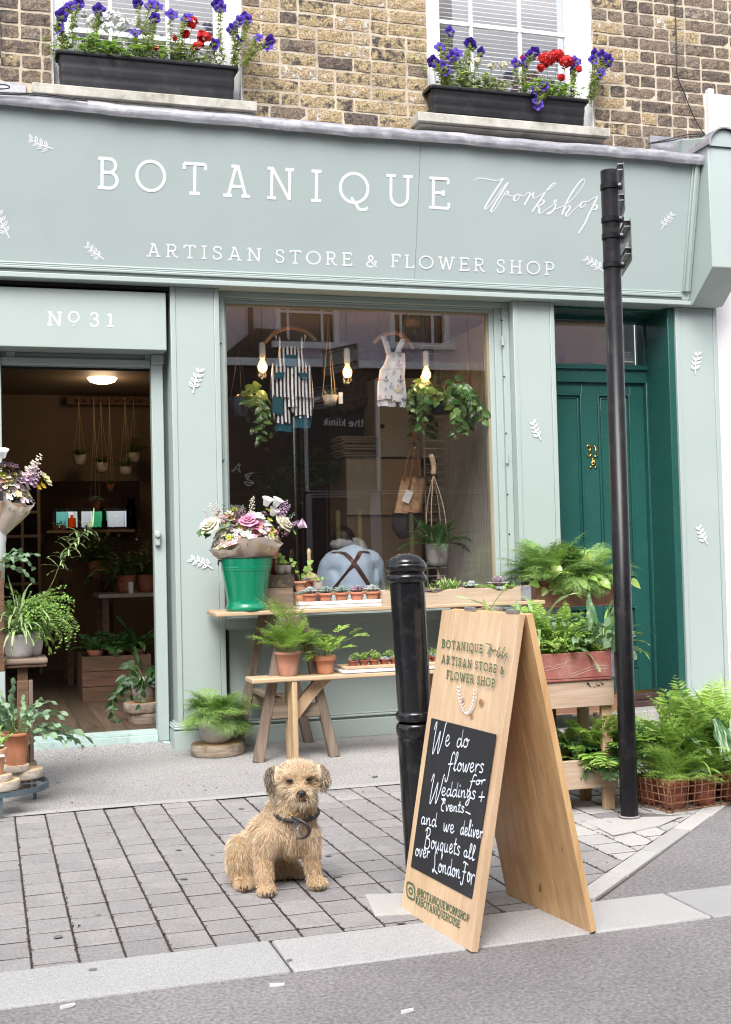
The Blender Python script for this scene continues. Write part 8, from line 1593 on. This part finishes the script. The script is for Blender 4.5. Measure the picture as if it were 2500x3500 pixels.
m_ = MB(); sphere(m_, c+[0, 0, -.02], .014); m_.tube([c+[0, 0, -.02], c+[.005, 0, -.09]], [.008, .014], 6); m_.build('rope_tail', ROPE, t1)
# bag
YG = .75; bc = lambda x, y: (1100+x/2.32, 1500+y/2.32); t1 = thing('shoulder_bag', 'embroidered fabric shoulder bag with tan leather straps hanging in the window', 'bag', PY(*bc(700, 550), YG))
EMB = mat('embroidered_cloth', (.42, .29, .16), (.30, .14, .08), rough=.9, scale=24, ramp=(.4, .55), bump=.5, dirt=(.45, .06, .04), dscale=20, damt=.7)
loft([(300, 640, 832), (330, 632, 828), (420, 610, 820), (520, 590, 800), (590, 575, 790)], bc, YG, .05, EMB, 'cloth', t1); loft([(586, 572, 790), (640, 555, 775), (700, 560, 755), (750, 590, 730), (790, 620, 700)], bc, YG, .05, mat('dark_suede', (.025, .018, .02), rough=.8), 'leather_base', t1)
for pts in ([(655, 330), (680, 180), (722, 20), (735, -100)], [(690, 400), (705, 300), (735, 120), (745, -60)], [(790, 310), (765, 160), (750, 0), (740, -100)]): m_ = MB(); P = catmull([PY(*bc(*q), YG-.055) for q in pts], 4); m_.tube(P, .006, 5); m_.build('strap', LEATHER, t1, smooth=True)
m_ = MB(); q = [PY(*bc(*p), YG-.065) for p in ((672, 400), (730, 420), (690, 515), (637, 490))]; m_.add(q, [(0, 1, 2, 3)]); m_.build('price_tag', CARD, t1)
# fittings behind
CAB = mat('beige_cabinet', (.50, .46, .38), rough=.5); YQ = 1.6
def qbox(nm, label, cat, x0, y0, x1, y1, Y, dep, mt, zb=None): a, b = PY(x0, y1, Y), PY(x1, y0, Y); m_ = MB(); m_.box(a[0], b[0], Y, Y+dep, a[2] if zb is None else zb, b[2]); o = m_.build(nm, mt, bevel=.004); return tag(o, label, cat)
cb_ = thing('wall_cabinet', 'beige wall cabinet with two doors seen through the right half of the window', 'cabinet', PY(1390, 1450, YQ))
for x0, x1 in ((1297, 1372), (1374, 1432)): a, b = PY(x0, 1570, YQ), PY(x1, 1345, YQ); m_ = MB(); m_.box(a[0], b[0], YQ, YQ+.02, a[2], b[2]); m_.build('door', CAB, cb_, bevel=.003)
a, b = PY(1297, 1570, YQ), PY(1440, 1345, YQ); m_ = MB(); m_.box(a[0], b[0]+.2, YQ+.021, YQ+.5, a[2]+.01, b[2]+.12); m_.build('body', CAB, cb_)
for p in ((1308, 1457),): c = PY(*p, YQ-.005); m_ = MB(); m_.tube([c, c+[0, .004, 0]], .018, 14); m_.build('finger_hole', DARK, cb_)
cb2 = thing('base_cabinet', 'beige cabinet with sliding doors low behind the window', 'cabinet', PY(1250, 1650, YQ))
for x0, x1 in ((1190, 1240), (1242, 1298), (1305, 1440)): a, b = PY(x0, 1760, YQ), PY(x1, 1560, YQ); m_ = MB(); m_.box(a[0], b[0], YQ+.003*(x0 % 3), YQ+.02+.003*(x0 % 3), a[2], b[2]); m_.build('door', CAB if x0 < 1300 else mat('birch_ply', (.50, .36, .23)), cb2, bevel=.003)
a, b = PY(1190, 1760, YQ), PY(1440, 1560, YQ); m_ = MB(); m_.box(a[0], b[0], YQ+.03, YQ+.5, FZ, b[2]); m_.build('body', mat('cabinet_side', (.30, .22, .15)), cb2)
for k in range(9): y = 1490+k*8; qbox('folded_paper', '%s bundle of folded papers from the top of the low cabinet pile' % ['topmost', 'second', 'third', 'fourth', 'fifth', 'sixth', 'seventh', 'eighth', 'lowest'][k], 'paper', 1165+(k % 3)*6, y, 1292-(k % 2)*8, y+6, YQ-.02*(k % 3), .3, mat('grey_paper', (.40, .36, .31)))['group'] = 'folded papers on the low cabinet'
rk = thing('wire_shelving', 'white wire ladder shelving at the right behind the window glass', 'shelving', PY(1520, 1500, 1.5)); YL = 1.45
WIRE = mat('white_wire', (.70, .68, .66), rough=.4)
for x in (1450, 1592): a, b = PY(x, 2010, YL), PY(x, 1060, YL); xx = PY(x, 1500, YL)[0]; m_ = MB(); m_.tube([(xx, YL, FZ), (xx, YL, CZ)], .006, 6); m_.build('upright', WIRE, rk, smooth=True)
xa, xb = PY(1450, 1500, YL)[0], PY(1592, 1500, YL)[0]
for k in range(40): z = .35+k*.061; m_ = MB(); m_.tube([(xa, YL-.004, z), (xb, YL-.004, z)], .0042, 6); m_.build('rung', WIRE, rk, smooth=True)
WD = wood('drawer_birch', (.62, .43, .26), (.54, .36, .20), axis='x', rough=.5)
dw = thing('drawer_unit', 'pale birch drawer unit behind the wire shelving', 'drawers', PY(1510, 1700, 1.8))
for k in range(7): y = 1592+k*33; a, b = PY(1440, y+31, 1.75), PY(1592, y, 1.75); m_ = MB(); m_.box(a[0], b[0], 1.75, 1.78, a[2], b[2]); m_.build('drawer_front', WD, dw, bevel=.003)
qbox('backing_board', 'cream board behind the hanging pothos in the window', 'board', 1432, 1305, 1598, 1525, 1.76, .03, mat('cream_panel', (.55, .48, .38)))
cp = PY(1603, 1220, .5); m_ = MB(); m_.tube([(cp[0], .5, PY(1603, 1350, .5)[2]), (cp[0], .5, CZ)], .008, 8); tag(m_.build('copper_pipe', COPPER, smooth=True), 'thin vertical copper pipe inside the window near the right frame', 'pipe')
rb_ = thing('ribbed_panel', 'white panel of thin vertical ribs inside the right edge of the window', 'panel', (3.3, 1, .9)); RB = mat('ribbed_white', (.52, .50, .44), rough=.6)
for k in range(22): y = .42+k*.045; m_ = MB(); m_.box(3.36, 3.372, y, y+.022, .8, CZ-.25); m_.build('rib', RB, rb_)
m_ = MB(); m_.box(3.373, 3.39, .3, 1.6, .78, CZ); m_.build('backing', RB, rb_)
# bundles of rugs and dark plants seen through the middle of the glass
RUG = [mat('rug_a', (.16, .10, .07), (.05, .05, .07), scale=22, rough=1), mat('rug_b', (.07, .08, .10), (.16, .13, .10), scale=26, rough=1)]
for k in range(9): a = PY(1160+(k % 2)*15, 1400-k*26, 1.9); b = PY(1290, 1345-k*26, 1.9); m_ = MB(); m_.tube([a, (a+b)/2+[0, 0, -.015], b], [.045, .05, .045], 10); tag(m_.build('rolled_rug', RUG[k % 2], smooth=True), '%s rolled rug from the bottom of the stack behind the romper' % ['lowest', 'second', 'third', 'fourth', 'fifth', 'sixth', 'seventh', 'eighth', 'topmost'][k], 'rug', 'rolled rugs stacked in the middle of the shop')
bk_ = thing('rug_rack', 'dark rack holding the rolled rugs behind the romper', 'rack', PY(1225, 1420, 2)); m_ = MB(); a, b = PY(1150, 1480, 1.98), PY(1300, 1180, 1.98); m_.box(a[0], b[0], 1.96, 2.2, FZ, b[2]); m_.build('frame', DKW, bk_)
for (px_, py_, Y, r, nm) in ((950, 1650, 1.3, .30, 'dark potted plant on the floor left behind the window glass'), (1010, 1560, 1.6, .3, 'dark bushy plant behind the striped dungarees cuffs'), (880, 1750, 1.2, .25, 'dark leafy plant behind the green bucket bouquet'), (1115, 1600, 1.8, .3, 'dark plant in the middle distance of the shop')):
    p = PY(px_, py_, Y); tt = thing('potted_plant', nm, 'potted plant', (p[0], Y, FZ)); q = pot('pot', tt, (p[0], Y, FZ), .12, .09, .25, TERRAD); m_ = MB(); m_.tube([q, (p[0], Y, p[2]-.1)], .008, 6); m_.build('stem', STEMB, tt); bushy(60, (.1, r), .05, LD, (0, 88))(tt, np.array([p[0], Y, p[2]-.12]))
a = PY(1290, 1670, 1.3)

# ================================================= PERSON BENDING BEHIND THE WINDOW
def cap_(mb, a, b, ra, rb, n=14):
    a = np.array(a, float); b = np.array(b, float); d = unit(b-a); P = [a-d*ra*.98, a-d*ra*.7, a, b, b+d*rb*.7, b+d*rb*.98]; mb.tube(P, [ra*.15, ra*.7, ra, rb, rb*.7, rb*.15], n)
def ell(mb, c, r, rot=None): a = MB(); sphere(a, (0, 0, 0), 1., 0, 16, 10); v = a.V[0]*np.array(r); v = v@(np.array(rot).T if rot is not None else np.eye(3)); mb.add(v+np.array(c), a.F[0][0])
def blob(mb, name, mt, parent, vox=.012, it=6, **k):
    o = mb.build(name, mt, parent, smooth=True, rec=False, **k); r = o.modifiers.new('r', 'REMESH'); r.mode = 'VOXEL'; r.voxel_size = vox; r.use_smooth_shade = True; s = o.modifiers.new('s', 'SMOOTH'); s.iterations = it; s.factor = .6; return o
YP = .98; pn = PY(1203, 1872, YP); nk = np.array([pn[0], YP, pn[2]]); pe = thing('person', 'person in a light blue shirt with crossed brown braces bending behind the window', 'person', (nk[0], YP, FZ))
sh_z = nk[2]-.04; m_ = MB()
X_ = nk[0]; sa_ = .205
cap_(m_, (X_, YP-.02, sh_z-.08), (X_, YP-.05, sh_z-.50), .15, .14); cap_(m_, (X_-.13, YP, sh_z-.055), (X_+.13, YP, sh_z-.055), .085, .085); cap_(m_, (X_-.08, YP, sh_z-.2), (X_+.08, YP, sh_z-.2), .13, .13); cap_(m_, (X_-.07, YP-.02, sh_z-.42), (X_+.07, YP-.02, sh_z-.42), .125, .125); cap_(m_, (X_, YP+.03, sh_z-.02), (X_, YP+.10, sh_z+.02), .062, .055)
for sg in (-1, 1): cap_(m_, (X_+sg*.17, YP+.01, sh_z-.075), (X_+sg*.235, YP+.10, sh_z-.34), .068, .052); cap_(m_, (X_+sg*.235, YP+.10, sh_z-.34), (X_+sg*.16, YP+.34, sh_z-.40), .050, .038)
SHIRT = mat('light_blue_shirt', (.48, .60, .74), (.42, .54, .68), rough=.85, scale=9, bump=1., bscale=7, stretch=(1, 1, 2.2))
shirt = blob(m_, 'shirt', SHIRT, pe); shirt.name = 'shirt'
m_ = MB(); cap_(m_, (X_, YP+.05, sh_z+.01), (X_, YP+.16, sh_z+.05), .05, .05); ell(m_, (X_, YP+.24, sh_z+.085), (.078, .100, .095)); ell(m_, (X_, YP+.30, sh_z+.01), (.055, .05, .07)); ell(m_, (X_, YP+.345, sh_z-.01), (.014, .02, .02))
for sg in (-1, 1): ell(m_, (X_+sg*.078, YP+.24, sh_z+.07), (.012, .02, .03)); cap_(m_, (X_+sg*.16, YP+.34, sh_z-.40), (X_+sg*.14, YP+.40, sh_z-.41), .030, .028)
SKIN = mat('skin', (.50, .30, .21), rough=.55); blob(m_, 'body', SKIN, pe, .007, 4)
for sg in (-1, 1):
    m_ = MB()
    for k in range(5): b = np.array([X_+sg*(.115+.014*k), YP+.41, sh_z-.41]); L_ = (.055, .075, .082, .076, .058)[k]; m_.tube([b, b+[0, L_*.5, -.006], b+[0, L_*.85, -.03]], [.009, .008, .006], 8)
    m_.build('hand', SKIN, pe, smooth=True)
m_ = MB(); ell(m_, (X_, YP+.225, sh_z+.105), (.090, .110, .098)); ell(m_, (X_, YP+.15, sh_z+.07), (.075, .055, .07)); blob(m_, 'hair', mat('black_hair', (.012, .010, .009), rough=.5, scale=60, stretch=(1, 1, .2), bump=.6), pe, .009, 3)
m_ = MB()
for k in range(14): a = 2*pi*k/14; m_.tube([(X_+(.10+.012*sin(3*a))*cos(a+t), YP+.06+.085*sin(a+t), sh_z+.06+.016*sin(a*2.3)+.02*sin(a)) for t in np.linspace(0, 1.2, 7)], [.016, .027, .032, .03, .032, .027, .016], 8)
m_.build('scarf', mat('grey_scarf', (.36, .36, .38), (.22, .22, .24), rough=.95, scale=30, bump=.6, bscale=60), pe, smooth=True)
m_ = MB()
for sg in (-1, 1): ell(m_, (X_+sg*.09, YP-.0, .62), (.12, .15, .13)); cap_(m_, (X_+sg*.10, YP+.0, .60), (X_+sg*.13, YP+.36, .58), .085, .062); cap_(m_, (X_+sg*.13, YP+.36, .58), (X_+sg*.13, YP+.38, .20), .058, .042); cap_(m_, (X_+sg*.13, YP+.36, .15), (X_+sg*.13, YP+.52, .14), .038, .032)
blob(m_, 'trousers', mat('dark_trousers', (.03, .03, .04), rough=.8), pe, .014, 5)
stl = thing('work_stool', 'low dark stool under the person behind the window', 'stool', (X_, YP, FZ)); m_ = MB(); m_.lathe([(.0005, .43), (.15, .43), (.16, .45), (.15, .475), (.0005, .475)], 24, (X_, YP, 0)); m_.build('seat', BROWNX, stl)
for k in range(3): a = k*2.09; m_ = MB(); m_.tube([(X_+.10*cos(a), YP+.10*sin(a), .43), (X_+.17*cos(a), YP+.17*sin(a), FZ)], .014, 8); m_.build('leg', BROWNX, stl)
# braces laid on the evaluated shirt surface
bpy.context.view_layer.update(); dg = bpy.context.evaluated_depsgraph_get(); ev_ = shirt.evaluated_get(dg); inv = shirt.matrix_world.inverted()
BRC = mat('brown_leather_braces', (.085, .030, .022), rough=.5)
def onback(x, z):
    o_ = inv@Vector((x, YP-1.0, z)); hit, loc, nrm, _ = ev_.ray_cast(o_, Vector((0, 1, 0)))
    return np.array(shirt.matrix_world@loc)+[0, -.004, 0] if hit else np.array([x, YP-.1, z])
for sg in (-1, 1):
    a = PY(1203+sg*-30, 1880, YP-.1); b = PY(1203+sg*48, 1998, YP-.1); m_ = MB(); L1 = []
    for t in np.linspace(-.4, 1.6, 30): L1.append(onback(a[0]+(b[0]-a[0])*t, min(a[2]+(b[2]-a[2])*t, sh_z+.01)))
    L1 = np.array(L1); S = np.array([.014, 0, .006*sg]); L1[:, 1] -= .001*(sg+1); n = len(L1); m_.add(np.concatenate([L1+S, L1-S, L1+S+[0, .004, 0], L1-S+[0, .004, 0]]), [(i, i+1, n+i+1, n+i) for i in range(n-1)]+[(2*n+i, 2*n+i+1, i+1, i) for i in range(n-1)]+[(n+i, n+i+1, 3*n+i+1, 3*n+i) for i in range(n-1)]); m_.build('brace', BRC, pe, rec=False)
m_ = MB(); c = onback(PY(1193, 1907, YP-.1)[0], PY(1193, 1907, YP-.1)[2]); m_.tube([c+[0, -.002, 0], c+[0, -.006, 0]], .008, 10); m_.build('stud', BRASS, pe)
# ================================================= THE DOG
g0 = PZ(1022, 3060); rt_ = unit(np.array([cr[0], cr[1], 0])); aw = unit(np.array([-rt_[1], rt_[0], 0]))
dog = thing('dog', 'small scruffy tan terrier with a dark collar sitting on the paving', 'dog', g0)
def D3(x, y, Y, dz=0): X = (x-950)/2926.*(1+Y*.23); z = (1670-y)/2926.*(1+Y*.23)-.273*Y+dz; return g0+rt_*X+aw*Y+[0, 0, z]
Rd = np.array([rt_, aw, [0, 0, 1.]]).T
m_ = MB()
def de(x, y, Y, r, tilt=0):
    Rt = Rd@np.array([[cos(tilt), 0, -sin(tilt)], [0, 1, 0], [sin(tilt), 0, cos(tilt)]]); ell(m_, D3(x, y, Y), r, Rt)
def dc(a, b, ra, rb): cap_(m_, D3(*a), D3(*b), ra, rb)
de(880, 1030, .11, (.080, .080, .100)); de(760, 1010, .13, (.070, .09, .095), -.2); de(620, 1110, .19, (.078, .09, .088), -.4); de(470, 1260, .24, (.080, .09, .085)); de(350, 1290, .14, (.042, .062, .078), .1); de(400, 1380, .20, (.06, .07, .05))
dc((870, 1000, .11), (960, 700, .06), .078, .060); de(800, 870, .12, (.07, .06, .06))
de(962, 515, .055, (.076, .064, .058)); de(970, 600, .03, (.066, .048, .044)); de(1000, 665, -.022, (.030, .036, .020)); de(1005, 735, -.008, (.036, .032, .022)); de(985, 770, .02, (.035, .03, .026))
de(880, 500, .0, (.026, .012, .012)); de(1090, 490, .0, (.024, .012, .012))
dc((690, 1080, .05), (600, 1290, .045), .046, .034); dc((600, 1290, .045), (612, 1560, .018), .033, .026); de(632, 1615, .0, (.032, .040, .019)); de(665, 1630, -.02, (.014, .02, .012))
dc((1040, 1060, .09), (1065, 1290, .085), .040, .031); dc((1065, 1290, .085), (1090, 1500, .075), .030, .024); de(1125, 1560, .055, (.033, .038, .018))
dc((340, 1380, .13), (385, 1520, .11), .038, .028); de(408, 1545, .075, (.030, .042, .020))
dc((620, 1370, .20), (850, 1420, .22), .05, .035); de(935, 1440, .20, (.034, .028, .017))
dc((300, 1450, .30), (200, 1540, .40), .022, .010)
DT = multi('dog_skin', [(.34, .23, .13), (.42, .29, .17)], objrnd=False, rough=.9); body = blob(m_, 'body', DT, dog, .007, 5)
bpy.context.view_layer.update(); dg = bpy.context.evaluated_depsgraph_get(); me_ = body.evaluated_get(dg).to_mesh(); nv = len(me_.vertices); nf = len(me_.polygons)
co = np.zeros(nv*3); me_.vertices.foreach_get('co', co); co = co.reshape(-1, 3)+np.array(body.matrix_world.translation); cn = np.zeros(nf*3); me_.polygons.foreach_get('center', cn); cn = cn.reshape(-1, 3)+np.array(body.matrix_world.translation); nn_ = np.zeros(nf*3); me_.polygons.foreach_get('normal', nn_); nn_ = nn_.reshape(-1, 3); ar = np.zeros(nf); me_.polygons.foreach_get('area', ar)
def dloc(P): q = P-g0; return q@rt_, q@aw, q[:, 2]
def zoomxy(P): X, Y, Z = dloc(P); return X/(1+Y*.23)*2926+950, 1670-(Z+.273*Y)/(1+Y*.23)*2926, Y
def fur(idx_n, Lfn, wd, mt, name, keep=None, seed=1, spread=.35, extra=None):
    rg = np.random.default_rng(seed); p = ar/ar.sum(); k = rg.choice(nf, idx_n, p=p); C = cn[k]+rg.normal(0, .0025, (idx_n, 3)); Nn = nn_[k]; x, y, Y = zoomxy(C)
    if keep is not None: mk = keep(x, y, Y, rg); C, Nn, x, y, Y = C[mk], Nn[mk], x[mk], y[mk], Y[mk]
    n = len(C); L = Lfn(x, y, Y)*rg.uniform(.6, 1.25, n); ck = np.floor(C*85).astype(int); hsh = (np.sin(ck[:, 0]*12.9+ck[:, 1]*78.2+ck[:, 2]*37.7)*43758.5) % 1; h2 = (np.sin(ck[:, 0]*39.3+ck[:, 1]*11.1+ck[:, 2]*93.9)*24634.6) % 1
    clump = (hsh-.5)[:, None]*rt_*.75+(h2-.5)[:, None]*aw*.6
    down = np.array([0, 0, -1.]); head = (y < 780)
    hc = D3(1000, 640, -.02); rad = unit(C-hc)
    flow = np.where(head[:, None], rad*.8+np.array([0, 0, -.25]), down*1.0)
    T = unit(flow-Nn*(flow*Nn).sum(1, keepdims=True)); d0 = unit(Nn*np.where(head, .75, .45)[:, None]+T+clump+rg.normal(0, spread, (n, 3))); d1 = unit(d0+T*.5+np.array([0, 0, -.45])+clump*.5)
    S = unit(np.cross(d0, rg.normal(0, 1, (n, 3))))*wd*.36*rg.uniform(.6, 1.4, n)[:, None]
    P1 = C+d0*L[:, None]*.5; P2 = P1+d1*L[:, None]*.5; P2[:, 2] = np.maximum(P2[:, 2], .002); P1[:, 2] = np.maximum(P1[:, 2], .003)
    V = np.stack([C-S-d0*.003, C+S-d0*.003, P1+S*.8, P1-S*.8, P2], 1).reshape(-1, 3); b = (np.arange(n)*5)[:, None]
    mb = MB(); mb.add(V, b+np.array([[0, 1, 2, 3]])); mb.F.append((b+np.array([[3, 2, 4]]), 0)); return mb.build(name, mt, dog, rec=False, kind='stuff')
def furmat(nm, a, b, rnd=.35): m = leafmat(nm, a, b, rnd=rnd, rough=.75, trans=.15, scale=14); return m
FT = furmat('tan_fur', (.76, .62, .44), (.60, .46, .30)); FLt = furmat('pale_fur', (.80, .71, .57), (.67, .56, .43)); FO = furmat('ginger_fur', (.66, .44, .22), (.50, .31, .14)); FDk = furmat('dark_ear_fur', (.07, .052, .042), (.04, .03, .025))
def Lb(x, y, Y): return np.where(y < 780, np.where((y > 620) & (y < 780), .020, .017), np.where(y > 1560, .009, np.where((y > 1250) & (x > 480), .014, .024)))
fur(40000, Lb, .0016, FT, 'fur', lambda x, y, Y, r: ~((y > 480) & (y < 600) & (((x-885)**2 < 900) | ((x-1085)**2 < 900)) & (Y < .02)) & ~((x > 955) & (x < 1062) & (y > 635) & (y < 720) & (Y < -.02)), 1)
fur(24000, Lb, .0015, FLt, 'fur', lambda x, y, Y, r: ((y < 780) & (r.random(len(x)) < .8) | (r.random(len(x)) < .32)) & ~((x > 945) & (x < 1072) & (y > 630) & (y < 725) & (Y < -.02)) & ~((y > 500) & (y < 590) & (((x-885)**2 < 1600) | ((x-1085)**2 < 1600)) & (Y < .02)), 2)
fur(22000, Lb, .0016, FO, 'fur', lambda x, y, Y, r: (r.random(len(x)) < np.clip((y-1000)/450, .12, .95)), 3)
fur(14000, lambda x, y, Y: x*0+.012, .0012, FDk, 'fur', lambda x, y, Y, r: ((x > 900) & (x < 1110) & (y > 640) & (y < 790) & (Y < .01) & (r.random(len(x)) < .30)) | ((((x-885)**2+(y-548)**2 < 2600) | ((x-1083)**2+(y-534)**2 < 2600)) & (Y < .02) & (r.random(len(x)) < .4)), 4)
FG = furmat('grizzled_fur', (.46, .38, .29), (.34, .27, .20)); fur(7000, Lb, .0015, FG, 'fur', lambda x, y, Y, r: (r.random(len(x)) < .35) & (y < 1300), 6)
# ears
for sg, pts in ((-1, [(775, 395), (700, 400), (640, 450), (650, 560), (700, 690), (765, 600), (790, 480)]), (1, [(1150, 380), (1210, 400), (1272, 480), (1265, 560), (1212, 618), (1165, 540), (1150, 450)])):
    m_ = MB(); q = np.array([D3(x, y, .045-.02*(1 if i in (3, 4) else 0)) for i, (x, y) in enumerate(pts)]); q = np.array(catmull(list(q)+[q[0]], 4))[:-1]; c = q.mean(0)-aw*.012; n = len(q); m_.add(np.concatenate([q, [c], q+aw*.010, [c+aw*.014]]), [(i, (i+1) % n, n) for i in range(n)]+[(n+1+(i+1) % n, n+1+i, 2*n+1) for i in range(n)]+[((i+1) % n, i, n+1+i, n+1+(i+1) % n) for i in range(n)]); m_.build('ear', DT, dog, smooth=True, rec=False)
    rg = np.random.default_rng(5+sg); nE = 2600; a = rg.integers(0, n, nE); t = rg.uniform(0, 1, nE)**.5; C = q[a]*t[:, None]+c*(1-t)[:, None]+(q[(a+1) % n]-q[a])*rg.uniform(0, 1, nE)[:, None]*t[:, None]-aw*.002
    dr = unit(np.array([0, 0, -1.])+rt_*sg*rg.uniform(-.2, .35, nE)[:, None]-aw*rg.uniform(.0, .35, nE)[:, None]+rg.normal(0, .15, (nE, 3))); L = rg.uniform(.014, .034, nE)[:, None]; S = unit(np.cross(dr, aw+rg.normal(0, .3, (nE, 3))))*.0008; outer = (((C-g0)@rt_)*sg > ((q-g0)@rt_*sg).mean()-.006)
    for sel, mt in ((outer & (rg.uniform(0, 1, nE) < .85), FDk), (~outer | (rg.uniform(0, 1, nE) < .4), FT)):
        k = sel; V = np.stack([(C-S)[k], (C+S)[k], (C+dr*L)[k]], 1).reshape(-1, 3); mb = MB(); mb.add(V, (np.arange(k.sum())*3)[:, None]+np.array([[0, 1, 2]])); mb.build('ear_fur', mt, dog, rec=False, kind='stuff')
EYE = mat('dog_eye', (.010, .006, .004), rough=.08); NOSE = mat('dog_nose', (.014, .013, .015), rough=.3, bump=.4, bscale=200)
for x, y in ((888, 546), (1082, 532)):
    m_ = MB(); ell(m_, D3(x, y, -.014), (.0115, .008, .0065), Rd); m_.build('eye', EYE, dog, smooth=True)
    m_ = MB(); m_.tube([D3(x-34, y+6, -.018), D3(x-14, y-10, -.024), D3(x+14, y-8, -.024), D3(x+32, y+10, -.018)], [.001, .0022, .0022, .001], 6); m_.build('eyelid', FDk, dog, smooth=True)
m_ = MB(); ell(m_, D3(1010, 672, -.056), (.0165, .011, .0115), Rd); ell(m_, D3(1010, 695, -.054), (.009, .009, .008), Rd); blob(m_, 'nose', NOSE, dog, .0022, 3)
m_ = MB(); m_.tube([D3(935, 765, -.030), D3(975, 745, -.040), D3(1010, 748, -.044), D3(1050, 742, -.040), D3(1085, 758, -.030)], [.0012, .002, .002, .002, .0012], 6); m_.build('mouth', FDk, dog)
for x, y, Y in ((640, 1655, -.042), (675, 1655, -.04), (705, 1648, -.035), (600, 1660, -.04), (1108, 1600, .018), (1148, 1602, .018), (1180, 1598, .022), (375, 1585, .035), (405, 1588, .033), (435, 1582, .035)): m_ = MB(); p = D3(x, y, Y); p[2] = max(p[2], .006); m_.tube([p+aw*.008+[0, 0, .003], p, p-aw*.006+[0, 0, -.003]], [.003, .003, .001], 6); m_.build('claw', FDk, dog, smooth=True)
m_ = MB(); cc = D3(930, 850, .085); m_.tube([cc+rt_*(.076*cos(a))+aw*(.079*sin(a))+np.array([0, 0, .018*cos(a)*-.2+.016*sin(a)]) for a in np.linspace(0, 2*pi, 33)[:-1]], .0065, 8, closed=True); clr = m_.build('collar', mat('black_collar', (.018, .016, .016), rough=.5), dog, smooth=True)
m_ = MB(); m_.tube([D3(868, 860, -.012), D3(955, 925, -.02)], .0028, 6); m_.tube([D3(872, 885, -.012), D3(885, 855, -.014)], .0022, 6); m_.tube([D3(963+14*cos(a), 905+34*sin(a), -.022) for a in np.linspace(0, 2*pi, 17)[:-1]], .0022, 6, closed=True); m_.build('clip', BRASS, clr, smooth=True)
m_ = MB(); m_.tube([D3(950+26*cos(a), 980+38*sin(a), -.024) for a in np.linspace(0, 2*pi, 21)[:-1]], .0013, 6, closed=True); m_.tube([D3(972+20*cos(a), 968+26*sin(a), -.026) for a in np.linspace(0, 2*pi, 21)[:-1]], .0010, 6, closed=True); m_.build('split_ring', STEEL, clr, smooth=True)
m_ = MB(); ell(m_, D3(960, 1040, -.024), (.0045, .001, .016), Rd); m_.build('tag', STEEL, clr, smooth=True)
m_ = MB(); m_.tube(catmull([D3(*p) for p in ((905, 900, -.02), (985, 935, -.034), (1055, 985, -.040), (1075, 1045, -.040), (1040, 1095, -.038), (985, 1112, -.036), (940, 1112, -.036))], 5), [.006]*20+[.0055, .005, .0048, .0046, .0044, .0042, .004, .0038, .0036, .0034, .003], 8); m_.build('lead_stub', mat('dark_leather', (.03, .022, .02), rough=.4), dog, smooth=True)
sc.cycles.use_denoising = True
